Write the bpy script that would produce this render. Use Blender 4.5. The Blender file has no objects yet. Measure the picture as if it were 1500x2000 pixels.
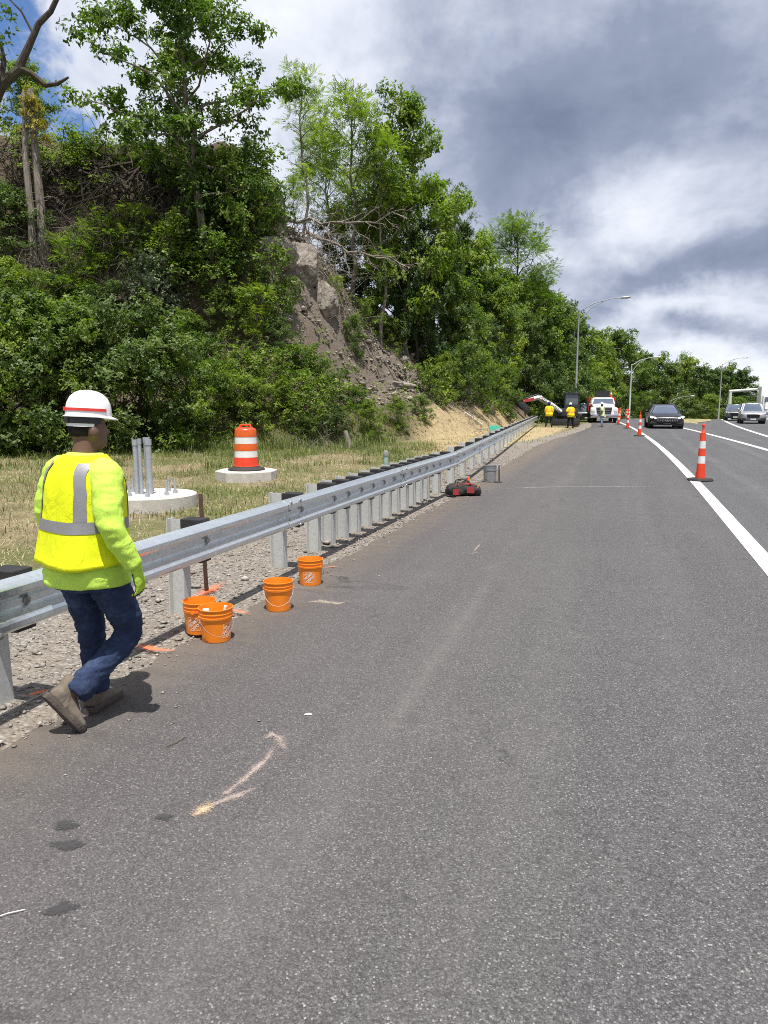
import bpy, bmesh, math, random
import numpy as np
from mathutils import Vector, Matrix, noise

R = math.radians
scene = bpy.context.scene
COL = scene.collection

# ------------------------------------------------------------------ camera
cam_data = bpy.data.cameras.new("camera")
cam_data.sensor_fit = 'HORIZONTAL'
cam_data.sensor_width = 36.0
cam_data.lens = 33.6
cam_data.clip_start = 0.05
cam_data.clip_end = 6000
cam = bpy.data.objects.new("camera", cam_data)
COL.objects.link(cam)
cam.location = (0.0, 0.0, 1.75)
cam.rotation_euler = (R(90.0) - math.atan(213 / 1400), 0, 0)
scene.camera = cam

# ------------------------------------------------------------------ sun and sky
SUN_EL, SUN_AZ = 73.0, 172.0          # azimuth clockwise from +Y (straight ahead)
sun_dir = Vector((math.sin(R(SUN_AZ)) * math.cos(R(SUN_EL)), math.cos(R(SUN_AZ)) * math.cos(R(SUN_EL)), math.sin(R(SUN_EL))))
sun_data = bpy.data.lights.new("sun", 'SUN')
sun_data.energy = 5.0
sun_data.angle = R(0.53)
sun_data.color = (1.0, 0.955, 0.89)
sun = bpy.data.objects.new("sun", sun_data)
COL.objects.link(sun)
sun.rotation_euler = sun_dir.to_track_quat('Z', 'Y').to_euler()

scene.view_settings.view_transform = 'Standard'
scene.view_settings.look = 'None'
scene.view_settings.gamma = 1.0
scene.view_settings.exposure = 0.48
scene.view_settings.use_curve_mapping = False
scene.cycles.use_denoising = False
scene.cycles.filter_width = 1.0
scene.cycles.max_bounces = 6
scene.cycles.transparent_max_bounces = 12


class NT:
    """small helper to write node trees"""
    def __init__(self, tree):
        self.t = tree
        self.n = tree.nodes
        self.l = tree.links

    def new(self, kind, **kw):
        nd = self.n.new(kind)
        for k, v in kw.items():
            setattr(nd, k, v)
        return nd

    def put(self, sock, val):
        if isinstance(val, bpy.types.NodeSocket):
            self.l.new(val, sock)
        elif val is not None:
            if sock.type == 'RGBA' and len(val) == 3:
                val = (*val, 1)
            sock.default_value = val

    def math(self, op, a, b=None, c=None, clamp=False):
        nd = self.new('ShaderNodeMath', operation=op, use_clamp=clamp)
        self.put(nd.inputs[0], a)
        self.put(nd.inputs[1], b)
        if c is not None:
            self.put(nd.inputs[2], c)
        return nd.outputs[0]

    def vmath(self, op, a, b=None):
        nd = self.new('ShaderNodeVectorMath', operation=op)
        self.put(nd.inputs[0], a)
        if b is not None:
            self.put(nd.inputs[1], b)
        return nd.outputs['Value'] if op in ('DOT_PRODUCT', 'LENGTH') else nd.outputs[0]

    def noise(self, vec, scale, detail=4, rough=0.55, dist=0.0, out='Fac'):
        nd = self.new('ShaderNodeTexNoise')
        self.put(nd.inputs['Vector'], vec)
        nd.inputs['Scale'].default_value = scale
        nd.inputs['Detail'].default_value = detail
        nd.inputs['Roughness'].default_value = rough
        nd.inputs['Distortion'].default_value = dist
        return nd.outputs[out]

    def voro(self, vec, scale, out='Distance', feature='F1', rand=1.0):
        nd = self.new('ShaderNodeTexVoronoi', feature=feature)
        self.put(nd.inputs['Vector'], vec)
        nd.inputs['Scale'].default_value = scale
        nd.inputs['Randomness'].default_value = rand
        return nd.outputs[out]

    def ramp(self, fac, stops, interp='LINEAR'):
        nd = self.new('ShaderNodeValToRGB')
        cr = nd.color_ramp
        cr.interpolation = interp
        while len(cr.elements) < len(stops):
            cr.elements.new(0.5)
        for e, (p, c) in zip(cr.elements, stops):
            e.position = p
            if not hasattr(c, '__len__'):
                c = (c, c, c)
            e.color = (*c, 1) if len(c) == 3 else c
        self.put(nd.inputs[0], fac)
        return nd.outputs[0]

    def range(self, v, a, b, c=0.0, d=1.0, smooth=False):
        nd = self.new('ShaderNodeMapRange')
        if smooth:
            nd.interpolation_type = 'SMOOTHSTEP'
        self.put(nd.inputs['Value'], v)
        for k, x in zip(('From Min', 'From Max', 'To Min', 'To Max'), (a, b, c, d)):
            nd.inputs[k].default_value = x
        return nd.outputs[0]

    def mix(self, fac, a, b, blend='MIX'):
        nd = self.new('ShaderNodeMix', data_type='RGBA', blend_type=blend)
        self.put(nd.inputs[0], fac)
        self.put(nd.inputs[6], a)
        self.put(nd.inputs[7], b)
        return nd.outputs[2]

    def attr(self, name, out='Fac'):
        nd = self.new('ShaderNodeAttribute', attribute_name=name)
        return nd.outputs[out]

    def coord(self, out='Object'):
        return self.new('ShaderNodeTexCoord').outputs[out]

    def mapping(self, vec, scale=(1, 1, 1), loc=(0, 0, 0), rot=(0, 0, 0)):
        nd = self.new('ShaderNodeMapping')
        self.put(nd.inputs[0], vec)
        nd.inputs['Location'].default_value = loc
        nd.inputs['Rotation'].default_value = rot
        nd.inputs['Scale'].default_value = scale
        return nd.outputs[0]

    def bump(self, height, strength=0.5, dist=0.01, normal=None):
        nd = self.new('ShaderNodeBump')
        nd.inputs['Strength'].default_value = strength
        nd.inputs['Distance'].default_value = dist
        self.put(nd.inputs['Height'], height)
        if normal is not None:
            self.put(nd.inputs['Normal'], normal)
        return nd.outputs[0]


world = bpy.data.worlds.new("World")
scene.world = world
world.use_nodes = True
W = NT(world.node_tree)
W.n.clear()
sky = W.new('ShaderNodeTexSky', sky_type='NISHITA')
sky.sun_disc = False
sky.sun_elevation = R(SUN_EL)
sky.sun_rotation = R(SUN_AZ)
sky.air_density = 1.2
sky.dust_density = 0.6
sky.ozone_density = 2.0
dirv = W.coord('Generated')
sep = W.new('ShaderNodeSeparateXYZ')
W.l.new(dirv, sep.inputs[0])
zc = W.math('ADD', W.math('MAXIMUM', sep.outputs[2], 0.0), 0.26)
cx = W.math('DIVIDE', sep.outputs[0], zc)
cy = W.math('DIVIDE', sep.outputs[1], zc)
comb = W.new('ShaderNodeCombineXYZ')
W.l.new(cx, comb.inputs[0])
W.l.new(cy, comb.inputs[1])
cl = comb.outputs[0]


warp = W.noise(cl, 1.1, 5, 0.55, out='Color')
clw = W.vmath('ADD', cl, W.vmath('MULTIPLY', warp, (0.6, 0.6, 0.0)))
az = W.math('ARCTAN2', sep.outputs[0], sep.outputs[1])
el = W.math('ARCSINE', sep.outputs[2])
# ragged edges: the position in the sky is shaken by noise before the masses are laid out
wz = W.new('ShaderNodeSeparateColor')
W.l.new(W.noise(dirv, 5.0, 6, 0.6, out='Color'), wz.inputs[0])
azw = W.math('ADD', az, W.math('MULTIPLY', W.math('SUBTRACT', wz.outputs[0], 0.5), 0.30))
elw = W.math('ADD', el, W.math('MULTIPLY', W.math('SUBTRACT', wz.outputs[1], 0.5), 0.16))


def mass(a0, e0, sa, se_, amount):
    """a bank of cloud (amount > 0 thicker, < 0 thinner) at azimuth a0, elevation e0 in degrees"""
    p = W.math('POWER', W.math('DIVIDE', W.math('SUBTRACT', azw, R(a0)), R(sa)), 2.0)
    q = W.math('POWER', W.math('DIVIDE', W.math('SUBTRACT', elw, R(e0)), R(se_)), 2.0)
    return W.math('MULTIPLY', W.math('EXPONENT', W.math('MULTIPLY', W.math('ADD', p, q), -1.0)), amount)


n_big = W.noise(W.vmath('ADD', clw, (3.1, 7.4, 0.0)), 0.8, 6, 0.55, 0.2)
n_mid = W.noise(W.vmath('ADD', clw, (11.3, 2.2, 0.0)), 2.2, 8, 0.6, 0.25)
n_fine = W.noise(W.vmath('ADD', dirv, W.vmath('MULTIPLY', warp, (0.05, 0.05, 0.05))), 11.0, 7, 0.62, 0.2)
thick = W.math('ADD', W.math('MULTIPLY', n_big, 0.36), W.math('MULTIPLY', n_mid, 0.38))
thick = W.math('ADD', thick, W.math('MULTIPLY', n_fine, 0.26))
for q in ((11, 19, 8, 6.5, 0.20), (21, 22, 10, 5.5, 0.10), (24, 9.3, 9, 1.8, 0.17), (25, 4.6, 6, 0.9, 0.12),
          (-9, 26, 14, 12, -0.18), (15, 12.5, 5.5, 3.0, -0.17), (24, 14.5, 6, 3.2, -0.05), (22, 6.6, 5.5, 1.4, -0.14), (27, 2.6, 11, 2.2, -0.14), (60, 30, 20, 15, 0.06), (-60, 35, 25, 15, -0.06)):
    thick = W.math('ADD', thick, mass(*q))
cloud = W.ramp(thick, [(0.32, (8.6, 8.95, 9.6)), (0.42, (6.9, 7.3, 8.3)), (0.52, (4.7, 5.15, 6.3)), (0.62, (2.85, 3.3, 4.5)), (0.78, (1.75, 2.15, 3.15))])
hole = W.math('ADD', mass(-27, 26.5, 5.5, 4.5, 0.34), mass(-25, 19, 5, 3, 0.26))
cover = W.math('SUBTRACT', W.math('ADD', W.math('MULTIPLY', n_mid, 0.55), W.math('MULTIPLY', n_fine, 0.45)), hole)
cover = W.range(cover, 0.24, 0.38, smooth=True)
blue = W.mix(1.0, sky.outputs[0], (0.75, 0.92, 1.2), 'MULTIPLY')
bg = W.new('ShaderNodeBackground')
bg.inputs['Strength'].default_value = 0.082
W.l.new(W.mix(cover, blue, cloud), bg.inputs['Color'])
wo = W.new('ShaderNodeOutputWorld')
W.l.new(bg.outputs[0], wo.inputs[0])

# ------------------------------------------------------------------ mesh helpers
def link(o, parent=None):
    COL.objects.link(o)
    if parent is not None:
        o.parent = parent
    return o


def tag(o, label=None, cat=None, group=None, kind=None):
    for k, v in (('label', label), ('category', cat), ('group', group), ('kind', kind)):
        if v:
            o[k] = v
    return o


def empty(name, loc=(0, 0, 0), rz=0.0, scale=1.0):
    o = bpy.data.objects.new(name, None)
    o.empty_display_size = 0.2
    COL.objects.link(o)
    o.location = loc
    o.rotation_euler = (0, 0, rz)
    o.scale = (scale, scale, scale)
    return o


def thing(name, label, cat, loc=(0, 0, 0), rz=0.0, group=None, scale=1.0):
    return tag(empty(name, loc, rz, scale), label, cat, group)


def copy_tree(o, parent=None):
    c = o.copy()
    COL.objects.link(c)
    c.parent = parent
    for ch in list(o.children):
        copy_tree(ch, c)
    return c


def fast_mesh(name, verts, faces, attrs=None, smooth=False):
    """verts (N,3) array, faces (M,k) array, attrs {name: per-vertex float array}"""
    verts = np.ascontiguousarray(verts, dtype=np.float32)
    faces = np.ascontiguousarray(faces, dtype=np.int32)
    k = faces.shape[1]
    m = bpy.data.meshes.new(name)
    m.vertices.add(len(verts))
    m.vertices.foreach_set('co', verts.ravel())
    m.loops.add(faces.size)
    m.loops.foreach_set('vertex_index', faces.ravel())
    m.polygons.add(len(faces))
    m.polygons.foreach_set('loop_start', np.arange(0, faces.size, k, dtype=np.int32))
    m.polygons.foreach_set('loop_total', np.full(len(faces), k, dtype=np.int32))
    for nm, arr in (attrs or {}).items():
        a = m.attributes.new(nm, 'FLOAT', 'POINT')
        a.data.foreach_set('value', np.ascontiguousarray(arr, dtype=np.float32))
    m.update(calc_edges=True)
    m.validate()
    if smooth:
        m.shade_smooth()
    return m


def mesh_obj(name, mesh, mat=None, parent=None):
    o = bpy.data.objects.new(name, mesh)
    if mat is not None and not mesh.materials:
        for q in (mat if isinstance(mat, (list, tuple)) else [mat]):
            mesh.materials.append(q)
    return link(o, parent)


class MB:
    def __init__(self):
        self.v = []
        self.f = []
        self.mi = []
        self.cur = 0

    def _add(self, vs, fs):
        b = len(self.v)
        self.v += [tuple(p) for p in vs]
        self.f += [tuple(b + i for i in q) for q in fs]
        self.mi += [self.cur] * len(fs)
        return self

    def box(self, c, s, rot=None, taper=1.0):
        x, y, z = s[0] / 2, s[1] / 2, s[2] / 2
        t = taper
        P = [(-x, -y, -z), (x, -y, -z), (x, y, -z), (-x, y, -z), (-x * t, -y * t, z), (x * t, -y * t, z), (x * t, y * t, z), (-x * t, y * t, z)]
        M = rot if rot is not None else Matrix.Identity(3)
        P = [Vector(c) + M @ Vector(p) for p in P]
        return self._add(P, [(3, 2, 1, 0), (4, 5, 6, 7), (0, 1, 5, 4), (1, 2, 6, 5), (2, 3, 7, 6), (3, 0, 4, 7)])

    def bar(self, a, b, w, h, up=(0, 0, 1)):
        a, b = Vector(a), Vector(b)
        d = (b - a)
        L = d.length
        d.normalize()
        s = d.cross(Vector(up))
        if s.length < 1e-4:
            s = Vector((1, 0, 0))
        s.normalize()
        u = s.cross(d)
        M = Matrix((s, d, u)).transposed()
        return self.box((a + b) / 2, (w, L, h), M)

    def rings(self, rings, caps=True, closed=True):
        n = len(rings[0])
        vs = [p for r in rings for p in r]
        fs = []
        for i in range(len(rings) - 1):
            for j in range(n if closed else n - 1):
                k = (j + 1) % n
                fs.append((i * n + j, i * n + k, (i + 1) * n + k, (i + 1) * n + j))
        if caps and closed:
            fs.append(tuple(range(n - 1, -1, -1)))
            fs.append(tuple((len(rings) - 1) * n + j for j in range(n)))
        return self._add(vs, fs)

    def tube(self, pts, rad, n=8, caps=True, flat=1.0):
        pts = [Vector(p) for p in pts]
        if not hasattr(rad, '__len__'):
            rad = [rad] * len(pts)
        rs = []
        prev = None
        for i, p in enumerate(pts):
            d = (pts[min(i + 1, len(pts) - 1)] - pts[max(i - 1, 0)])
            if d.length < 1e-9:
                d = Vector((0, 0, 1))
            d.normalize()
            if prev is None:
                a = Vector((1, 0, 0)) if abs(d.x) < 0.8 else Vector((0, 1, 0))
            else:
                a = prev
            a = (a - d * a.dot(d)).normalized()
            prev = a
            b = d.cross(a)
            r = rad[i]
            rs.append([p + a * (r * math.cos(2 * math.pi * k / n)) + b * (r * flat * math.sin(2 * math.pi * k / n)) for k in range(n)])
        return self.rings(rs, caps)

    def cyl(self, a, b, r, n=16, r2=None):
        return self.tube([a, b], [r, r if r2 is None else r2], n)

    def lathe(self, prof, c=(0, 0, 0), n=24, caps=True, axis='Z', sx=1.0, sy=1.0):
        rs = []
        c = Vector(c)
        for r, z in prof:
            ring = []
            for k in range(n):
                a = 2 * math.pi * k / n
                p = (r * math.cos(a) * sx, r * math.sin(a) * sy, z)
                if axis == 'X':
                    p = (z, p[0], p[1])
                elif axis == 'Y':
                    p = (p[1], z, p[0])
                ring.append(c + Vector(p))
            rs.append(ring)
        return self.rings(rs, caps)

    def prism(self, poly, a, b, axis='Z'):
        """extrude a 2D polygon between a and b along an axis"""
        def mk(p, h):
            return {'Z': (p[0], p[1], h), 'Y': (p[0], h, p[1]), 'X': (h, p[0], p[1])}[axis]
        return self.rings([[mk(p, a) for p in poly], [mk(p, b) for p in poly]])

    def quad(self, *ps):
        return self._add(ps, [tuple(range(len(ps)))])

    def build(self, name, mat, parent=None, smooth=True, angle=35, bevel=0.0, fix=True, loc=None):
        m = bpy.data.meshes.new(name)
        m.from_pydata(self.v, [], self.f)
        if fix or bevel:
            bm = bmesh.new()
            bm.from_mesh(m)
            bmesh.ops.recalc_face_normals(bm, faces=bm.faces)
            if bevel:
                es = [e for e in bm.edges if len(e.link_faces) == 2 and e.calc_face_angle(0) > R(40)]
                bmesh.ops.bevel(bm, geom=es, offset=bevel, segments=2, affect='EDGES', profile=0.6, clamp_overlap=True)
            bm.to_mesh(m)
            bm.free()
        mats = mat if isinstance(mat, (list, tuple)) else [mat]
        for q in mats:
            m.materials.append(q)
        if len(mats) > 1 and not bevel:
            m.polygons.foreach_set('material_index', self.mi)
        if smooth:
            m.shade_smooth()
            m.set_sharp_from_angle(angle=R(angle))
        m.update()
        o = bpy.data.objects.new(name, m)
        if loc is not None:
            o.location = loc
        return link(o, parent)


def remeshed(name, mb, mat, parent, voxel=0.012, smooth=6, disp=None):
    """voxel-remesh the shapes of mb into one continuous skin; disp(co, normal) -> new co"""
    src = mb.build('tmp_src', mat, None, fix=True)
    md = src.modifiers.new('r', 'REMESH')
    md.mode = 'VOXEL'
    md.voxel_size = voxel
    sm = src.modifiers.new('s', 'SMOOTH')
    sm.factor = 0.5
    sm.iterations = smooth
    dg = bpy.context.evaluated_depsgraph_get()
    dg.update()
    m = bpy.data.meshes.new_from_object(src.evaluated_get(dg))
    m.name = name
    old = src.data
    bpy.data.objects.remove(src)
    bpy.data.meshes.remove(old)
    if disp:
        co = [v.co.copy() for v in m.vertices]
        no = [v.normal.copy() for v in m.vertices]
        for v, c, q in zip(m.vertices, co, no):
            v.co = disp(c, q)
    m.shade_smooth()
    m.update()
    o = bpy.data.objects.new(name, m)
    return link(o, parent)


def text_mesh(txt, size, extrude=0.0, spacing=1.0, shear=0.0, bold=0.0):
    cu = bpy.data.curves.new('text_src', 'FONT')
    cu.body = txt
    cu.size = size
    cu.align_x = 'CENTER'
    cu.align_y = 'CENTER'
    cu.extrude = extrude
    cu.space_character = spacing
    cu.shear = shear
    cu.offset = bold
    cu.resolution_u = 3
    ob = bpy.data.objects.new('text_src', cu)
    COL.objects.link(ob)
    dg = bpy.context.evaluated_depsgraph_get()
    dg.update()
    m = bpy.data.meshes.new_from_object(ob.evaluated_get(dg))
    bpy.data.objects.remove(ob)
    bpy.data.curves.remove(cu)
    return m


# ------------------------------------------------------------------ materials
MATS = {}


def new_mat(name):
    m = bpy.data.materials.new(name)
    m.use_nodes = True
    t = NT(m.node_tree)
    t.n.clear()
    out = t.new('ShaderNodeOutputMaterial')
    return m, t, out


def pbr(name, col, rough=0.6, metal=0.0, var=0.12, scale=8.0, bump=0.0, bscale=60.0, spec=0.5, dirt=0.0, dirtcol=(0.16, 0.13, 0.10), coat=0.0, emit=None, sub=0.0):
    if name in MATS:
        return MATS[name]
    m, t, out = new_mat(name)
    b = t.new('ShaderNodeBsdfPrincipled')
    co = t.coord('Object')
    nz = t.noise(co, scale, 5, 0.6)
    lo = tuple(c * (1 - var) for c in col)
    hi = tuple(min(1, c * (1 + var)) for c in col)
    cc = t.ramp(nz, [(0.3, lo), (0.7, hi)])
    if dirt:
        dn = t.noise(co, scale * 2.3, 6, 0.65, 0.4)
        cc = t.mix(t.range(dn, 0.48, 0.72, 0, dirt), cc, dirtcol)
    t.put(b.inputs['Base Color'], cc)
    t.put(b.inputs['Roughness'], t.range(nz, 0.3, 0.7, max(0.02, rough - 0.07), min(1, rough + 0.07)))
    b.inputs['Metallic'].default_value = metal
    b.inputs['Specular IOR Level'].default_value = spec
    b.inputs['Coat Weight'].default_value = coat
    if coat:
        b.inputs['Coat Roughness'].default_value = 0.05
    if bump:
        t.put(b.inputs['Normal'], t.bump(t.noise(co, bscale, 5, 0.6), bump, 0.01))
    if emit:
        b.inputs['Emission Color'].default_value = (*emit[0], 1)
        b.inputs['Emission Strength'].default_value = emit[1]
    t.l.new(b.outputs[0], out.inputs[0])
    MATS[name] = m
    return m


def leaf_mat(name, stops, trans=0.34, rough=0.5, hue=0.014, val=0.25):
    """stops: colours over the per-leaf random value"""
    m, t, out = new_mat(name)
    r = t.attr('rnd')
    c = t.ramp(r, stops)
    oi = t.new('ShaderNodeObjectInfo')
    hs = t.new('ShaderNodeHueSaturation')
    t.put(hs.inputs['Hue'], t.range(oi.outputs['Random'], 0, 1, 0.5 - hue, 0.5 + hue))
    t.put(hs.inputs['Value'], t.range(oi.outputs['Random'], 0, 1, 1 + val, 1 - val))
    hs.inputs['Saturation'].default_value = 1.0
    t.put(hs.inputs['Color'], c)
    c = hs.outputs[0]
    d = t.new('ShaderNodeBsdfPrincipled')
    t.put(d.inputs['Base Color'], c)
    d.inputs['Roughness'].default_value = rough
    d.inputs['Specular IOR Level'].default_value = 0.35
    tr = t.new('ShaderNodeBsdfTranslucent')
    t.put(tr.inputs['Color'], t.mix(1.0, c, (1.2, 1.5, 0.55), 'MULTIPLY'))
    mx = t.new('ShaderNodeMixShader')
    mx.inputs[0].default_value = trans
    t.l.new(d.outputs[0], mx.inputs[1])
    t.l.new(tr.outputs[0], mx.inputs[2])
    t.l.new(mx.outputs[0], out.inputs[0])
    return m


def bark_mat(name, a, b, scale=9.0):
    m, t, out = new_mat(name)
    p = t.new('ShaderNodeBsdfPrincipled')
    co = t.mapping(t.coord('Object'), (1, 1, 0.18))
    n1 = t.noise(co, scale * 2.2, 6, 0.65, 0.6)
    n2 = t.noise(t.coord('Object'), 1.3, 3)
    c = t.ramp(n1, [(0.32, a), (0.66, b)])
    c = t.mix(t.range(n2, 0.5, 0.75, 0, 0.5), c, (0.10, 0.12, 0.07))
    t.put(p.inputs['Base Color'], c)
    p.inputs['Roughness'].default_value = 0.9
    p.inputs['Specular IOR Level'].default_value = 0.2
    t.put(p.inputs['Normal'], t.bump(n1, 0.8, 0.03))
    t.l.new(p.outputs[0], out.inputs[0])
    return m


# ------------------------------------------------------------------ road frame
ROAD_A = R(18.5)
TX, TY = math.sin(ROAD_A), math.cos(ROAD_A)


def SW(s, w, z=0.0):
    """s metres along the road, w metres to its right -> world"""
    return Vector((s * TX + w * TY, s * TY - w * TX, z))


def to_sw(x, y):
    return x * TX + y * TY, x * TY - y * TX


def sstep(a, b, x):
    t = np.clip((x - a) / (b - a), 0, 1)
    return t * t * (3 - 2 * t)


def zfar(s):
    """the road runs over a low crest and falls away behind it"""
    q = np.maximum(0, s - 82.0)
    return -0.032 * q * q / (q + 14.0)


def ramp_off(s):
    q = np.maximum(0.0, s - 14.0)
    return -0.00068 * q * q


def edge_w(s):
    """left edge of the asphalt"""
    return -2.98 + 0.6 * ramp_off(s) + 1.3 * sstep(28, 60, s) - 0.35 * np.exp(-((s - 30.0) / 12.0) ** 2)


def main_w(s):
    """left edge line of the main carriageway"""
    q = np.maximum(0.0, s - 40.0)
    return 7.15 + 0.035 * (s - 43) + 0.0006 * q * q


# ------------------------------------------------------------------ terrain
TOE = np.array([(-90, 20), (-34, 22.5), (-20, 25.0), (-12, 26.5), (-6, 26.8), (-2.0, 27.6), (1.2, 31.5), (5.0, 39.0), (8.7, 47.5), (11.5, 56.0), (15.0, 68.0), (19.0, 84.0), (23.0, 105.0), (26, 150), (20, 240)], float)


def toe_dist(x, y):
    """signed distance to the foot of the bank, positive up the bank, and the x of the nearest foot point"""
    x = np.asarray(x, float)
    y = np.asarray(y, float)
    best = np.full(x.shape, 1e9)
    sign = np.ones(x.shape)
    tx = np.zeros(x.shape)
    for (x0, y0), (x1, y1) in zip(TOE[:-1], TOE[1:]):
        dx, dy = x1 - x0, y1 - y0
        t = np.clip(((x - x0) * dx + (y - y0) * dy) / (dx * dx + dy * dy), 0, 1)
        px, py = x0 + t * dx, y0 + t * dy
        d = np.hypot(x - px, y - py)
        s = np.sign(dx * (y - y0) - dy * (x - x0))
        m = d < best
        best = np.where(m, d, best)
        sign = np.where(m, s, sign)
        tx = np.where(m, px, tx)
    return best * sign, tx


_rs = np.random.RandomState(11)
_WV = [(_rs.uniform(-1, 1, 2), _rs.uniform(0, 6.28)) for _ in range(40)]


def wave(x, y, scale, k0=0, n=8):
    out = np.zeros(np.shape(x))
    for i in range(n):
        d, ph = _WV[(k0 + i) % 40]
        f = (1.0 + 0.55 * i) / scale
        a = math.atan2(d[1], d[0])
        out = out + np.sin((x * math.cos(a) + y * math.sin(a)) * f * 3.0 + ph + 1.3 * np.sin((x * math.sin(a) - y * math.cos(a)) * f * 1.7 + ph * 2)) / (1 + i * 0.75)
    return out / 2.4


def bare_mask(x, y):
    """the washed-out earth and rock of the spur"""
    d, tx = toe_dist(x, y)
    a = sstep(-6.2, -4.0, x) * (1 - sstep(2.2, 5.0, x)) * sstep(3.4, 5.4, d) * (1 - sstep(10.5, 12.5, d))
    b = 1.15 * np.exp(-(((x - 0.8) / 4.4) ** 2 + ((d - 4.9) / 2.9) ** 2))
    c = np.exp(-(((x - 6.4) / 1.6) ** 2 + ((d - 3.6) / 1.6) ** 2)) * 0.9
    m = np.maximum(np.maximum(a, b), c) + 0.22 * wave(x, y, 3.0, 5)
    return np.clip(m, 0, 1)


def terrain(x, y):
    x = np.asarray(x, float)
    y = np.asarray(y, float)
    s, w = to_sw(x, y)
    d, tx = toe_dist(x, y)
    Hc = np.interp(tx, [-60, -20, -5, 0, 4, 9, 15, 22, 40], [13.5, 14.3, 14.0, 12.2, 9.8, 7.8, 6.0, 5.0, 4.0])
    q = np.maximum(d, 0)
    low = 3.6 * (1 - np.exp(-q / 4.4)) * 1.35
    steep = np.interp(tx, [-9, -5, 2, 6], [11.5, 9.6, 8.2, 10.5])
    hi = np.maximum(0, Hc - 4.4) * sstep(3.0, steep, q)
    crest = -0.06 * np.maximum(0, q - 13)
    z = np.where(d > 0, low + hi + crest, 0.0)
    bm = bare_mask(x, y) * sstep(2.0, 4.0, q)
    z = z + np.where(d > 0, sstep(0, 3, q) * (0.30 * wave(x, y, 5.0) + 0.12 * wave(x, y, 1.6, 9)), 0)
    z = z + bm * (0.55 * np.abs(wave(x, y, 1.1, 17)) + 0.55 * wave(x, y + z * 0.8, 3.4, 3) + 0.30 * np.abs(wave(x * 1.6, y, 0.7, 29)) - 0.35)
    z = z + np.where(q > 8, 0.35 * wave(x, y, 3.0, 33), 0) * sstep(8, 11, q)
    # verge behind the rail: shallow swale that rises a little to the bank
    v = sstep(-4.2, -9.0, w) * (1 - sstep(-1.5, 0.5, d))
    z = z + v * (0.03 * wave(x, y, 2.2, 4)) + 0.10 * sstep(-6, 0.5, d) * (s < 60) * (w < -4)
    # level ground under the road and gravel shoulder
    out = z + zfar(s)
    e = edge_w(s)
    under = (w > e + 0.05)
    return np.where(under, zfar(s) - 0.06, out - 0.022)


def ground_z(x, y):
    return float(terrain(np.array([x]), np.array([y]))[0])

# ------------------------------------------------------------------ setting: ground
def axis_pts(lo, hi, step, far_lo, far_hi):
    a = list(np.arange(lo, hi + 1e-6, step))
    d, x = step, lo
    left = []
    while x > far_lo:
        d *= 1.28
        x -= d
        left.append(x)
    d, x = step, a[-1]
    right = []
    while x < far_hi:
        d *= 1.28
        x += d
        right.append(x)
    return np.array(left[::-1] + a + right)


gx = axis_pts(-34, 22, 0.28, -2500, 2500)
gy = axis_pts(1.5, 66, 0.28, -400, 4000)
GX, GY = np.meshgrid(gx, gy)
GZ = terrain(GX, GY)
gs, gw = to_sw(GX, GY)
gd, gtx = toe_dist(GX, GY)
nx, ny = len(gx), len(gy)
idx = np.arange(nx * ny).reshape(ny, nx)
gf = np.stack([idx[:-1, :-1], idx[:-1, 1:], idx[1:, 1:], idx[1:, :-1]], -1).reshape(-1, 4)
ewid = edge_w(gs)
a_gravel = sstep(-5.0, -4.3, gw + 0.25 * wave(GX, GY, 1.4, 2)) * (gs < 34) + sstep(-1.3, -0.5, gw - ewid) * (gs >= 34)
a_gravel = np.clip(a_gravel * (1 - sstep(60, 75, gs)), 0, 1)
a_bank = sstep(-0.3, 1.6, gd + 0.5 * wave(GX, GY, 2.5, 6))
a_grass = np.clip(0.50 + 0.55 * wave(GX, GY, 3.2, 12) + 0.55 * sstep(-6, -1.0, gd) - 0.9 * sstep(1.0, 4.5, GX) * sstep(-7, 1, gd), 0, 1)
a_grass = np.where(gs > 60, 0.8, a_grass) * (1 - 0.5 * a_bank)
a_bare = bare_mask(GX, GY) * sstep(0.5, 2.0, gd)
a_straw = sstep(0.8, 2.8, GX) * (1 - sstep(11, 14, GX)) * sstep(-7.5, -4.5, gd) * (1 - sstep(1.4, 3.0, gd)) * (gw < -4.0) * (gs < 52)
ground_mesh = fast_mesh('ground', np.stack([GX, GY, GZ], -1).reshape(-1, 3), gf,
                        {'gravel': a_gravel.ravel(), 'bank': a_bank.ravel(), 'grassy': a_grass.ravel(), 'bare': a_bare.ravel(), 'straw': a_straw.ravel()}, smooth=True)

m, t, out = new_mat('ground_mix')
b = t.new('ShaderNodeBsdfPrincipled')
b.inputs['Roughness'].default_value = 0.95
b.inputs['Specular IOR Level'].default_value = 0.15
co = t.coord('Object')
n1 = t.noise(co, 2.2, 6, 0.65)
n2 = t.noise(co, 14, 6, 0.7, 0.4)
n3 = t.noise(co, 60, 4, 0.65)
st = t.math('ADD', t.math('MULTIPLY', t.noise(t.mapping(co, (38, 9, 20), rot=(0, 0, 0.7)), 1.0, 6, 0.7, 1.6), 0.5), t.math('MULTIPLY', t.noise(t.mapping(co, (4.5, 3.0, 4)), 1.0, 6, 0.7, 0.8), 0.5))
dry = t.ramp(st, [(0.37, (0.095, 0.073, 0.045)), (0.48, (0.225, 0.18, 0.108)), (0.64, (0.38, 0.32, 0.20))])
green = t.ramp(n2, [(0.3, (0.055, 0.075, 0.022)), (0.55, (0.12, 0.14, 0.045)), (0.75, (0.19, 0.19, 0.075))])
soilc = t.ramp(n2, [(0.25, (0.10, 0.072, 0.052)), (0.5, (0.19, 0.145, 0.105)), (0.75, (0.29, 0.23, 0.175))])
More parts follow.
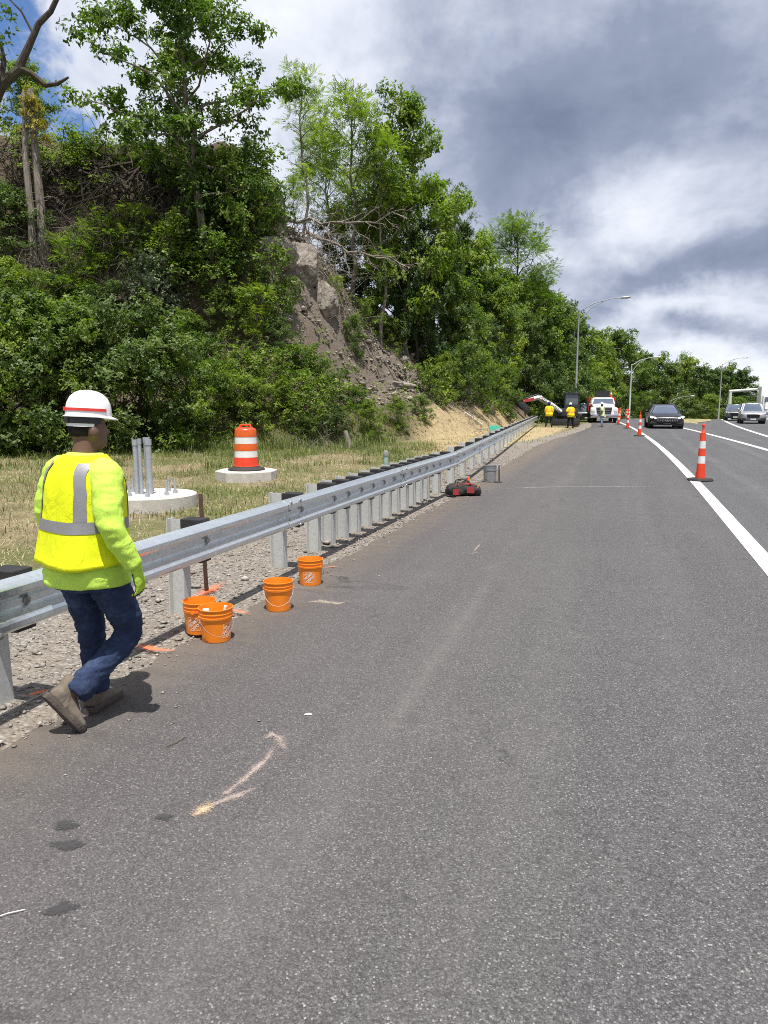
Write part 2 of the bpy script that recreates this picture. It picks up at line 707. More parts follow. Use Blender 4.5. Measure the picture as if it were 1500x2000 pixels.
strawc = t.ramp(st, [(0.34, (0.15, 0.11, 0.065)), (0.47, (0.38, 0.295, 0.165)), (0.66, (0.56, 0.46, 0.28))])
rockc = t.ramp(t.noise(t.mapping(co, (1, 1, 2.2), rot=(0.5, 0.3, 0)), 3.2, 8, 0.68, 0.8), [(0.32, (0.075, 0.064, 0.053)), (0.45, (0.19, 0.16, 0.13)), (0.6, (0.27, 0.235, 0.195)), (0.8, (0.36, 0.33, 0.285))])
vo = t.voro(co, 34, 'Color')
vd = t.voro(co, 34, 'Distance')
sepc = t.new('ShaderNodeSeparateColor')
t.l.new(vo, sepc.inputs[0])
gravc = t.ramp(sepc.outputs[0], [(0.0, (0.19, 0.172, 0.15)), (0.5, (0.27, 0.245, 0.215)), (0.85, (0.34, 0.315, 0.28)), (1.0, (0.44, 0.41, 0.375))])
gravc = t.mix(t.range(vd, 0.35, 0.75, 0, 0.7), gravc, (0.17, 0.145, 0.12))
gravc = t.mix(t.range(n1, 0.45, 0.7, 0, 0.55), gravc, (0.27, 0.225, 0.175))
verge = t.mix(t.range(t.math('ADD', t.attr('grassy'), t.math('MULTIPLY', t.math('SUBTRACT', n2, 0.5), 1.6)), 0.35, 0.8, 0, 0.9), dry, green)
verge = t.mix(t.range(n1, 0.52, 0.72, 0, 0.6), verge, soilc)
verge = t.mix(t.attr('straw'), verge, strawc)
c = t.mix(t.attr('bank'), verge, t.mix(t.range(n1, 0.35, 0.6), t.mix(0.45, soilc, (0.06, 0.045, 0.032)), (0.085, 0.065, 0.046)))
c = t.mix(t.math('MULTIPLY', t.attr('straw'), 0.9), c, strawc)
c = t.mix(t.attr('bare'), c, t.mix(t.range(n1, 0.35, 0.65), rockc, (0.245, 0.208, 0.165)))
c = t.mix(t.range(t.math('ADD', t.attr('gravel'), t.math('MULTIPLY', t.math('SUBTRACT', n2, 0.5), 0.8)), 0.35, 0.65), c, gravc)
t.put(b.inputs['Base Color'], c)
bh = t.math('ADD', t.math('MULTIPLY', st, 0.5), t.math('MULTIPLY', vd, -0.8))
bh = t.math('ADD', bh, t.math('MULTIPLY', n2, t.range(t.attr('bare'), 0, 1, 0.6, 5.0)))
t.put(b.inputs['Normal'], t.bump(bh, 0.9, 0.04))
t.l.new(b.outputs[0], out.inputs[0])
M_GROUND = m
ground = mesh_obj('ground', ground_mesh, M_GROUND)
tag(ground, kind='structure')


# ------------------------------------------------------------------ setting: road
def strip(name, mat, ss, wl, wr, z, cols=None, kind='structure', parent=None, skirt=0.0):
    """a sheet in the road's own frame: x = w, y = s"""
    ss = np.asarray(ss, float)
    L = np.asarray(wl(ss) if callable(wl) else np.full_like(ss, wl), float)
    Rr = np.asarray(wr(ss) if callable(wr) else np.full_like(ss, wr), float)
    fr = np.array(cols if cols is not None else [0, 1], float)
    Wg = L[:, None] + (Rr - L)[:, None] * fr[None, :]
    Sg = np.repeat(ss[:, None], len(fr), 1)
    Zg = np.repeat((zfar(ss) + z)[:, None], len(fr), 1)
    if skirt:
        Wg = np.concatenate([L[:, None] - 0.03, Wg], 1)
        Sg = np.concatenate([ss[:, None], Sg], 1)
        Zg = np.concatenate([(zfar(ss) + z - skirt)[:, None], Zg], 1)
    nn = Wg.shape[1]
    V = np.stack([Wg, Sg, Zg], -1).reshape(-1, 3)
    ix = np.arange(len(ss) * nn).reshape(len(ss), nn)
    F_ = np.stack([ix[:-1, :-1], ix[:-1, 1:], ix[1:, 1:], ix[1:, :-1]], -1).reshape(-1, 4)
    o = mesh_obj(name, fast_mesh(name, V, F_), mat, parent)
    if parent is None:
        o.rotation_euler = (0, 0, -ROAD_A)
        if kind:
            o['kind'] = kind
    return o


def asphalt(name, tone, warm):
    m, t, out = new_mat(name)
    b = t.new('ShaderNodeBsdfPrincipled')
    co = t.coord('Object')
    sp = t.new('ShaderNodeSeparateXYZ')
    t.l.new(co, sp.inputs[0])
    big = t.noise(co, 0.55, 5, 0.6, 0.3)
    mid = t.noise(co, 5.0, 6, 0.7)
    streak = t.noise(t.mapping(co, (1.9, 0.10, 1)), 1.0, 5, 0.6, 0.2)
    cross = t.noise(t.mapping(co, (0.35, 2.2, 1), loc=(4, 0, 0)), 1.0, 6, 0.7, 0.2)
    va = t.new('ShaderNodeTexVoronoi')
    t.l.new(co, va.inputs['Vector'])
    va.inputs['Scale'].default_value = 150
    sc = t.new('ShaderNodeSeparateColor')
    t.l.new(va.outputs['Color'], sc.inputs[0])
    gr = t.noise(co, 210, 3, 0.7)
    base = t.ramp(sc.outputs[0], [(0.0, tuple(x * 0.45 for x in tone)), (0.45, tone), (0.80, tuple(x * 1.32 for x in tone)), (0.92, tuple(x * 1.75 for x in tone)), (0.975, (0.225, 0.22, 0.215)), (1.0, (0.33, 0.325, 0.315))])
    base = t.mix(t.range(va.outputs['Distance'], 0.42, 0.85, 0, 0.6), base, tuple(x * 0.40 for x in tone))
    base = t.mix(0.85, base, t.mix(t.range(gr, 0.25, 0.75), (0.30, 0.30, 0.30), (0.70, 0.70, 0.70)), 'OVERLAY')
    dust = t.math('ADD', t.math('MULTIPLY', big, 0.5), t.math('MULTIPLY', streak, 0.7))
    base = t.mix(t.range(dust, 0.55, 0.86, 0, 0.28), base, (0.18, 0.172, 0.165))
    base = t.mix(t.range(cross, 0.60, 0.80, 0, 0.25), base, (0.21, 0.205, 0.20))
    base = t.mix(t.range(mid, 0.35, 0.65, 0.16, 0), base, tuple(x * 0.55 for x in tone))
    if warm:
        # earth trodden and washed on to the edge of the shoulder
        edge = t.range(t.math('ADD', sp.outputs[0], t.math('MULTIPLY', t.math('SUBTRACT', mid, 0.5), 0.9)), -3.15, -2.35, 0.75, 0.0, smooth=True)
        base = t.mix(edge, base, t.ramp(gr, [(0.3, (0.15, 0.12, 0.092)), (0.7, (0.28, 0.23, 0.18))]))
        tone2 = t.range(sp.outputs[0], -3.0, 0.4, 0.35, 0.0)
        base = t.mix(tone2, base, (0.118, 0.100, 0.094))
    # pale wheel tracks along the road
    wob_ = t.math('MULTIPLY', t.math('SUBTRACT', t.noise(t.mapping(co, (0.0, 0.12, 1)), 1.0, 2), 0.5), 0.8)
    wx = t.math('ADD', sp.outputs[0], wob_)
    grainy = t.range(t.math('ADD', t.math('MULTIPLY', mid, 0.5), t.math('MULTIPLY', t.noise(t.mapping(co, (3.0, 0.7, 1)), 2.0, 5, 0.7), 0.5)), 0.38, 0.66, 0.0, 1.0)
    for c0, hw_, am in ((-1.25, 0.20, 0.08), (0.35, 0.20, 0.08), (2.6, 0.3, 0.2), (4.3, 0.3, 0.2)):
        k_ = t.range(t.math('ABSOLUTE', t.math('SUBTRACT', wx, c0)), 0.0, hw_, 1.0, 0.0, smooth=True)
        base = t.mix(t.math('MULTIPLY', t.math('MULTIPLY', k_, grainy), am), base, (0.27, 0.255, 0.24))
    crk = t.voro(t.vmath('ADD', co, t.vmath('MULTIPLY', t.noise(co, 1.7, 5, 0.65, out='Color'), (1.1, 1.1, 0))), 0.23, 'Distance', 'DISTANCE_TO_EDGE')
    base = t.mix(t.math('MULTIPLY', t.range(crk, 0.0, 0.0035, 0.7, 0.0), t.range(big, 0.45, 0.6)), base, tuple(x * 0.35 for x in tone))
    t.put(b.inputs['Base Color'], base)
    b.inputs['Roughness'].default_value = 0.82
    b.inputs['Specular IOR Level'].default_value = 0.28
    hgt = t.math('ADD', t.math('MULTIPLY', va.outputs['Distance'], -1.0), t.math('MULTIPLY', gr, 0.6))
    t.put(b.inputs['Normal'], t.bump(hgt, 0.75, 0.004))
    t.l.new(b.outputs[0], out.inputs[0])
    return m


M_SHOULDER = asphalt('asphalt_shoulder', (0.092, 0.090, 0.0915), True)
M_LANE = asphalt('asphalt_lane', (0.090, 0.092, 0.097), False)


def line_w(s):
    return 1.55 + ramp_off(s)


rng = np.random.RandomState(5)
ss_near = np.concatenate([np.arange(-14, 1.0, 0.5), np.arange(1.0, 24, 0.04), np.arange(24, 60, 0.3), np.arange(60, 330, 4.0)])
jit = np.interp(ss_near, np.arange(-20, 340, 0.11), rng.normal(0, 0.028, len(np.arange(-20, 340, 0.11)))) + np.interp(ss_near, np.arange(-20, 345, 0.9), rng.normal(0, 0.035, len(np.arange(-20, 345, 0.9))))
strip('shoulder', M_SHOULDER, ss_near, lambda s: edge_w(s) + jit, lambda s: line_w(s) + 0.02, 0.0, cols=[0, 0.25, 0.5, 0.75, 1], skirt=0.05)
ss_far = np.concatenate([np.arange(-14, 80, 1.0), np.arange(80, 330, 4.0)])
strip('road', M_LANE, ss_far, lambda s: line_w(s) + 0.02, 42.0, 0.0, cols=[0, 0.1, 0.3, 0.6, 1])


def paint_mat(name, col, wear=0.35):
    m, t, out = new_mat(name)
    b = t.new('ShaderNodeBsdfPrincipled')
    co = t.coord('Object')
    g = t.noise(co, 120, 4, 0.7)
    g2 = t.noise(co, 3.0, 6, 0.7)
    c = t.ramp(g, [(0.25, tuple(x * 0.72 for x in col)), (0.6, col)])
    c = t.mix(t.range(g2, 0.5, 0.8, 0, 0.3), c, (0.42, 0.41, 0.38))
    t.put(b.inputs['Base Color'], c)
    b.inputs['Roughness'].default_value = 0.7
    t.put(b.inputs['Normal'], t.bump(g, 0.6, 0.004))
    tr = t.new('ShaderNodeBsdfTransparent')
    mx = t.new('ShaderNodeMixShader')
    t.put(mx.inputs[0], t.range(t.math('ADD', t.math('MULTIPLY', g, 0.8), t.math('MULTIPLY', g2, 0.35)), wear, wear + 0.10))
    t.l.new(tr.outputs[0], mx.inputs[1])
    t.l.new(b.outputs[0], mx.inputs[2])
    t.l.new(mx.outputs[0], out.inputs[0])
    return m


M_WHITE_LINE = paint_mat('white_line_paint', (0.56, 0.55, 0.525), 0.33)
ss_l = np.concatenate([np.arange(-14, 60, 0.8), np.arange(60, 200, 3.0)])
strip('white_line', M_WHITE_LINE, ss_l, lambda s: line_w(s) - 0.10, lambda s: line_w(s) + 0.11, 0.005)
ss_g = np.concatenate([np.arange(8, 78, 1.0)])
strip('white_line', M_WHITE_LINE, ss_g, lambda s: 5.45 - 0.00072 * np.maximum(0, s - 8) ** 2 - 0.12, lambda s: 5.45 - 0.00072 * np.maximum(0, s - 8) ** 2 + 0.14, 0.005)
strip('white_line', M_WHITE_LINE, np.arange(20, 95, 1.0), lambda s: main_w(s) - 0.12, lambda s: main_w(s) + 0.14, 0.005)


# grass gore between ramp and main road
m, t, out = new_mat('gore_grass')
b = t.new('ShaderNodeBsdfPrincipled')
co = t.coord('Object')
n = t.noise(t.mapping(co, (1, 0.5, 1)), 1.2, 7, 0.7)
t.put(b.inputs['Base Color'], t.ramp(n, [(0.3, (0.12, 0.13, 0.05)), (0.5, (0.27, 0.23, 0.11)), (0.7, (0.40, 0.34, 0.2))]))
b.inputs['Roughness'].default_value = 0.95
t.put(b.inputs['Normal'], t.bump(n, 1.0, 0.2))
t.l.new(b.outputs[0], out.inputs[0])


def gore_l(s):
    c = 0.5 * ((5.6 - 0.00072 * (s - 8) ** 2) + main_w(s))
    return c + (5.6 - 0.00072 * np.maximum(0, s - 8) ** 2 + 0.8 - c) * sstep(66, 78, s)


def gore_r(s):
    c = 0.5 * ((5.6 - 0.00072 * (s - 8) ** 2) + main_w(s))
    return c + (main_w(s) - 1.2 - c) * sstep(66, 78, s)


strip('gore_verge', m, np.arange(66, 330, 2.0), gore_l, gore_r, 0.03, skirt=0.03)
strip('verge', m, np.arange(66, 330, 4.0), lambda s: np.full_like(s, 41.5), lambda s: np.full_like(s, 200.0), 0.06)

# ------------------------------------------------------------------ vegetation
def leaf_quad(L, Wd, fold=0.18):
    """one leaf: base at the origin, along +y, normal +z; four corners"""
    return np.array([(0, 0, 0), (Wd / 2, L * 0.45, fold * Wd), (0, L, -0.05 * L), (-Wd / 2, L * 0.45, fold * Wd)], float)


def rot_z(a):
    c, s = math.cos(a), math.sin(a)
    return np.array([(c, -s, 0), (s, c, 0), (0, 0, 1)])


def rot_x(a):
    c, s = math.cos(a), math.sin(a)
    return np.array([(1, 0, 0), (0, c, -s), (0, s, c)])


def spray_cluster(n, L, Wd, seed, spread=0.8):
    """a twig end with n leaves fanned round it"""
    r = np.random.RandomState(seed)
    out = []
    for i in range(n):
        q = leaf_quad(L * r.uniform(0.7, 1.15), Wd * r.uniform(0.75, 1.15))
        q = q @ rot_x(r.uniform(-0.6, 0.5)).T @ rot_z(i * 2.4 + r.uniform(-.5, .5)).T
        q = q + np.array([0, 0, 0]) + r.normal(0, L * 0.35 * spread, 3) * np.array([1, 1, 0.6])
        out.append(q)
    return np.array(out)


def spray_pinnate(n, L, Wd, length, droop=0.35):
    """a compound leaf: leaflets in pairs along a drooping stalk"""
    out = []
    for i in range(n):
        tt = (i // 2 + 0.6) / (n / 2 + 0.3)
        side = 1 if i % 2 else -1
        q = leaf_quad(L * (1.1 - 0.45 * abs(tt - 0.45)), Wd)
        q = q @ rot_z(-side * 1.05).T
        q = q + np.array([0, tt * length, -droop * length * tt * tt])
        out.append(q)
    q = leaf_quad(L, Wd) + np.array([0, length, -droop * length])
    out.append(q)
    return np.array(out)


def frames(nrm, r):
    """random rotation matrices whose z axis is nrm"""
    z = nrm / np.linalg.norm(nrm, axis=1, keepdims=True)
    a = r.normal(size=z.shape)
    x = np.cross(a, z)
    x /= np.linalg.norm(x, axis=1, keepdims=True) + 1e-9
    y = np.cross(z, x)
    return np.stack([x, y, z], -1)


def frames_out(outd, r, tilt=0.5):
    """y axis follows outd (stalk direction), z as near up as it can be"""
    y = outd / (np.linalg.norm(outd, axis=1, keepdims=True) + 1e-9)
    up = np.array([0, 0, 1.0]) + r.normal(0, tilt, y.shape)
    x = np.cross(y, up)
    x /= np.linalg.norm(x, axis=1, keepdims=True) + 1e-9
    z = np.cross(x, y)
    return np.stack([x, y, z], -1)


def scatter(tmpls, pos, Rm, sc, r, clump_rnd=None):
    """place spray templates; returns verts, faces, rnd"""
    N = len(pos)
    pick = r.randint(0, len(tmpls), N)
    VV, RR = [], []
    for k, tm in enumerate(tmpls):
        mk = pick == k
        if not mk.any():
            continue
        Mn = tm.shape[0]
        v = np.einsum('nij,mkj->nmki', Rm[mk], tm) * sc[mk][:, None, None, None] + pos[mk][:, None, None, :]
        base = (clump_rnd[mk] if clump_rnd is not None else r.rand(mk.sum()))
        rr = np.clip(base[:, None] * 0.6 + 0.4 * r.rand(mk.sum(), Mn), 0, 1)
        VV.append(v.reshape(-1, 3))
        RR.append(np.repeat(rr.ravel(), 4))
    V = np.concatenate(VV)
    rnd = np.concatenate(RR)
    return V, np.arange(len(V)).reshape(-1, 4), rnd


T_BROAD = [spray_cluster(7, 0.17, 0.105, s) for s in range(4)]
T_SMALL = [spray_cluster(9, 0.10, 0.062, 20 + s) for s in range(4)]
T_FAR = [spray_cluster(6, 0.30, 0.20, 40 + s, 1.0) for s in range(4)]
T_OAK = [spray_cluster(7, 0.19, 0.10, 60 + s, 0.9) for s in range(4)]
T_PINN = [spray_pinnate(11, 0.12, 0.05, 0.42), spray_pinnate(9, 0.11, 0.05, 0.34, 0.5)]
T_NEEDLE = [spray_cluster(10, 0.20, 0.028, 80 + s, 0.5) for s in range(3)]
T_IVY = [spray_cluster(6, 0.13, 0.11, 90 + s, 1.0) for s in range(4)]


def wob(a, b, n, amp, r, sag=0.0):
    a, b = np.array(a, float), np.array(b, float)
    L = np.linalg.norm(b - a)
    pts = []
    off = np.zeros(3)
    for i in range(n + 1):
        tt = i / n
        if 0 < i < n:
            off = off * 0.6 + r.normal(0, amp * L, 3)
        elif i == n:
            off = off * 0.5
        pts.append(a + (b - a) * tt + off * (1 if i else 0) + np.array([0, 0, sag * L * 4 * tt * (1 - tt)]))
    return pts


def grow(seed, H, r0, base, spread, nprim, nsec, clump_r, per, tmpls, scale=1.0, up=(0.15, 0.9), shape='round', lean=(0, 0), pinn=False, dead=0.0, trunk_ivy=0, thin=1.0, flatz=0.6):
    """returns wood MB, list of (pos, out, clump random)"""
    r = np.random.RandomState(seed)
    wood = MB()
    top = np.array([lean[0], lean[1], H])
    tp = wob((0, 0, -0.5), top, 9, 0.018, r)
    trad = [r0 * (1 - 0.9 * (i / 9) ** 0.85) + 0.015 for i in range(10)]
    trad[0] *= 1.35
    wood.tube(tp, trad, 8)
    tp = np.array(tp)

    def at(h):
        f = min(max(h, 0), 0.999) * 9
        i = int(f)
        return tp[i] + (tp[i + 1] - tp[i]) * (f - i), trad[i]
    clumps = []
    for i in range(nprim):
        u = (i + 0.5) / nprim
        h = base + (0.97 - base) * u
        p, rr = at(h)
        if shape == 'round':
            L = spread * (0.35 + 0.65 * math.sin(math.pi * min(1, 0.18 + 0.80 * u)))
        elif shape == 'vase':
            L = spread * (0.45 + 0.65 * u) * (1.0 if u < 0.8 else 0.75)
        elif shape == 'cone':
            L = spread * (1.05 - 0.95 * u)
        else:
            L = spread * (0.6 + 0.4 * r.rand())
        L *= r.uniform(0.72, 1.18)
        az = i * 2.399 + r.uniform(-0.5, 0.5)
        el = up[0] + (up[1] - up[0]) * u + r.uniform(-0.15, 0.15)
        d = np.array([math.cos(az) * math.cos(el), math.sin(az) * math.cos(el), math.sin(el)])
        e = p + d * L
        bp = wob(p, e, 5, 0.045, r, 0.05 if shape != 'cone' else -0.04)
        br = [max(0.008, min(rr * 0.6, 0.02 + L * 0.014) * (1 - 0.85 * k / 5)) for k in range(6)]
        wood.tube(bp, br, 5, caps=False)
        bp = np.array(bp)
        bare = r.rand() < dead
        for j in range(nsec):
            f = 0.28 + 0.72 * (j + r.rand() * 0.8) / nsec
            f = min(f, 0.99)
            k = int(f * 5)
            q = bp[k] + (bp[min(k + 1, 5)] - bp[k]) * (f * 5 - k)
            sd = d * 0.55 + r.normal(0, 0.62, 3) + np.array([0, 0, 0.15])
            sd /= np.linalg.norm(sd)
            L2 = L * r.uniform(0.22, 0.48) * (1.15 - 0.5 * f)
            e2 = q + sd * L2
            sp = wob(q, e2, 3, 0.06, r)
            wood.tube(sp, [max(0.006, br[k] * 0.5), 0.012, 0.008, 0.004], 4, caps=False)
            if not bare:
                clumps.append((e2, sd, r.rand()))
                if L2 > 0.8:
                    clumps.append((np.array(sp[2]), sd, r.rand()))
        if not bare:
            clumps.append((e, d, r.rand()))
    # leader
    for _ in range(3):
        clumps.append((top + r.normal(0, 0.25, 3), np.array([0, 0, 1.0]), r.rand()))
    P, O, C = [], [], []
    for c, o, cr in clumps:
        n = max(2, int(per * r.uniform(0.55, 1.35) * thin))
        k = r.normal(0, 1, (n, 3))
        k /= np.linalg.norm(k, axis=1, keepdims=True)
        k *= (r.rand(n, 1) ** 0.45) * clump_r * r.uniform(0.75, 1.25)
        k[:, 2] *= flatz
        P.append(c + k)
        O.append(k + o * 0.5 * clump_r)
        C.append(np.clip(np.full(n, cr) + r.normal(0, 0.12, n), 0, 1))
    if trunk_ivy:
        hh = r.uniform(0.02, 0.62, trunk_ivy)
        pts = np.array([at(h)[0] for h in hh])
        k = r.normal(0, 1, (trunk_ivy, 3)) * np.array([0.38, 0.38, 0.3])
        P.append(pts + k)
        O.append(k)
        C.append(r.rand(trunk_ivy) * 0.5)
    P, O, C = np.concatenate(P), np.concatenate(O), np.concatenate(C)
    N = len(P)
    if pinn:
        Rm = frames_out(O + r.normal(0, 0.25, O.shape) + np.array([0, 0, 0.1]), r, 0.35)
    else:
        Rm = frames(np.array([0, 0, 0.7]) + 0.8 * O / (np.linalg.norm(O, axis=1, keepdims=True) + 1e-6) + r.normal(0, 0.5, O.shape), r)
    V, F_, rnd = scatter(tmpls, P, Rm, scale * r.uniform(0.75, 1.2, N), r, C)
    return wood, V, F_, rnd


G1 = [(0.0, (0.034, 0.062, 0.013)), (0.4, (0.098, 0.158, 0.025)), (0.75, (0.184, 0.252, 0.040)), (1.0, (0.29, 0.342, 0.080))]
G2 = [(0.0, (0.048, 0.084, 0.015)), (0.4, (0.140, 0.206, 0.029)), (0.75, (0.240, 0.300, 0.043)), (1.0, (0.35, 0.385, 0.085))]
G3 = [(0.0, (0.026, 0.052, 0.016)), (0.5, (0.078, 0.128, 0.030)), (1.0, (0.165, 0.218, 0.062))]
G4 = [(0.0, (0.06, 0.085, 0.05)), (0.5, (0.12, 0.16, 0.09)), (1.0, (0.22, 0.27, 0.16))]
G5 = [(0.0, (0.16, 0.14, 0.02)), (0.5, (0.30, 0.25, 0.03)), (1.0, (0.42, 0.33, 0.05))]
M_LEAF = leaf_mat('leaf_mid', G1, trans=0.42)
M_LEAF_BRIGHT = leaf_mat('leaf_bright', G2, trans=0.5)
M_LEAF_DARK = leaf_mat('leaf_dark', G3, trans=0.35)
M_LEAF_GREY = leaf_mat('leaf_grey', G4, trans=0.2, rough=0.35)
M_LEAF_YELLOW = leaf_mat('leaf_yellow', G5)
M_BARK = bark_mat('bark_grey', (0.085, 0.070, 0.055), (0.25, 0.22, 0.185))
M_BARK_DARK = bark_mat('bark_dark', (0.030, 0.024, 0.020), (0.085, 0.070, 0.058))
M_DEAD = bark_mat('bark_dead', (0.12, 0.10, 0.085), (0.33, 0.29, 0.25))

PROTO = {}


def proto(key, lm, bm_, **kw):
    wood, V, F_, rnd = grow(**kw)
    w = wood.build('trunk', bm_, None, fix=False)
    wm = w.data
    bpy.data.objects.remove(w)
    cm = fast_mesh('crown', V, F_, {'rnd': rnd})
    cm.materials.append(lm)
    PROTO[key] = (wm, cm, kw['H'])


proto('oak', M_LEAF, M_BARK, seed=3, H=11.5, r0=0.22, base=0.34, spread=4.2, nprim=20, nsec=6, clump_r=0.62, per=17, tmpls=T_OAK, up=(0.05, 0.95), shape='round', lean=(-1.5, 0), dead=0.06, trunk_ivy=420)
proto('locust', M_LEAF_BRIGHT, M_BARK, seed=8, H=10.0, r0=0.13, base=0.36, spread=2.9, nprim=20, nsec=6, clump_r=0.66, per=13, tmpls=T_PINN, pinn=True, up=(0.25, 1.05), shape='round', dead=0.05)
proto('locust_tall', M_LEAF_BRIGHT, M_BARK, seed=15, H=11.0, r0=0.12, base=0.42, spread=2.3, nprim=17, nsec=5, clump_r=0.55, per=11, tmpls=T_PINN, pinn=True, up=(0.3, 1.1), shape='vase', dead=0.08)
proto('maple', M_LEAF, M_BARK, seed=21, H=10.0, r0=0.17, base=0.16, spread=3.4, nprim=24, nsec=6, clump_r=0.72, per=16, tmpls=T_BROAD, scale=1.25, up=(0.05, 1.0), shape='round')
proto('ash', M_LEAF_BRIGHT, M_BARK, seed=33, H=10.0, r0=0.15, base=0.2, spread=3.0, nprim=22, nsec=6, clump_r=0.68, per=15, tmpls=T_BROAD, scale=1.2, up=(0.2, 1.1), shape='round')
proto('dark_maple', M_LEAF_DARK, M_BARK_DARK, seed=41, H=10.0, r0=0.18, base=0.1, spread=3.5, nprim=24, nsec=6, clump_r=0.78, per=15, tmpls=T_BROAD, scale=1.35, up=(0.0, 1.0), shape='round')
proto('pine', M_LEAF_DARK, M_BARK, seed=55, H=10.0, r0=0.14, base=0.12, spread=2.0, nprim=34, nsec=5, clump_r=0.42, per=12, tmpls=T_NEEDLE, scale=1.35, up=(-0.1, 0.7), shape='cone')
proto('umbrella', M_LEAF_BRIGHT, M_BARK_DARK, seed=64, H=15.0, r0=0.2, base=0.52, spread=4.0, nprim=22, nsec=7, clump_r=0.80, per=20, tmpls=T_PINN, pinn=True, scale=1.0, up=(0.25, 1.0), shape='round')
proto('far_round', M_LEAF, M_BARK_DARK, seed=71, H=10.0, r0=0.2, base=0.1, spread=3.6, nprim=18, nsec=5, clump_r=0.9, per=13, tmpls=T_FAR, up=(0.0, 1.0), shape='round')
proto('far_dark', M_LEAF_DARK, M_BARK_DARK, seed=77, H=10.0, r0=0.2, base=0.08, spread=3.2, nprim=18, nsec=5, clump_r=0.85, per=13, tmpls=T_FAR, up=(0.1, 1.1), shape='round')
proto('sumac', M_LEAF_BRIGHT, M_BARK, seed=83, H=3.0, r0=0.05, base=0.1, spread=1.7, nprim=14, nsec=4, clump_r=0.45, per=11, tmpls=T_PINN, pinn=True, scale=0.95, up=(0.2, 1.0), shape='vase')
proto('bush', M_LEAF, M_BARK_DARK, seed=91, H=3.2, r0=0.05, base=0.04, spread=2.1, nprim=26, nsec=6, clump_r=0.40, per=18, tmpls=T_BROAD, scale=0.58, up=(0.05, 1.1), shape='round', flatz=0.75)
proto('bush_bright', M_LEAF_BRIGHT, M_BARK_DARK, seed=97, H=3.2, r0=0.05, base=0.04, spread=2.1, nprim=26, nsec=6, clump_r=0.38, per=18, tmpls=T_BROAD, scale=0.54, up=(0.05, 1.1), shape='round', flatz=0.75)
proto('bush_dark', M_LEAF_DARK, M_BARK_DARK, seed=103, H=3.2, r0=0.05, base=0.03, spread=2.2, nprim=26, nsec=6, clump_r=0.44, per=17, tmpls=T_BROAD, scale=0.60, up=(0.0, 1.1), shape='round', flatz=0.75)
proto('holly', M_LEAF_GREY, M_BARK_DARK, seed=107, H=2.6, r0=0.05, base=0.04, spread=1.6, nprim=22, nsec=5, clump_r=0.42, per=16, tmpls=T_SMALL, scale=0.9, up=(0.2, 1.2), shape='round', flatz=0.9)
proto('creeper', M_LEAF, M_BARK_DARK, seed=113, H=1.3, r0=0.03, base=0.02, spread=1.7, nprim=18, nsec=4, clump_r=0.42, per=12, tmpls=T_IVY, scale=0.8, up=(-0.1, 0.7), shape='any', flatz=0.7)
proto('yellow_vine', M_LEAF_YELLOW, M_DEAD, seed=127, H=1.2, r0=0.03, base=0.1, spread=0.7, nprim=9, nsec=3, clump_r=0.25, per=9, tmpls=T_IVY, scale=0.75, up=(0.0, 1.0), shape='round')


def plant(kind, name, label, x, y, height, wide=1.0, rz=0.0, group=None, cat='tree', sink=0.15, tilt=(0, 0), z=None):
    """a copy of a kind of plant, height metres tall, standing on the terrain"""
    wm, cm, H = PROTO[kind]
    k = height / H
    gz = ground_z(x, y) if z is None else z
    o = thing(name, label, cat, (x, y, gz - sink), rz, group)
    o.rotation_euler = (tilt[0], tilt[1], rz)
    o.scale = (k * wide, k * wide, k)
    mesh_obj('trunk' if cat == 'tree' else 'stem', wm, None, o)
    mesh_obj('crown' if cat == 'tree' else 'foliage', cm, None, o)
    return o

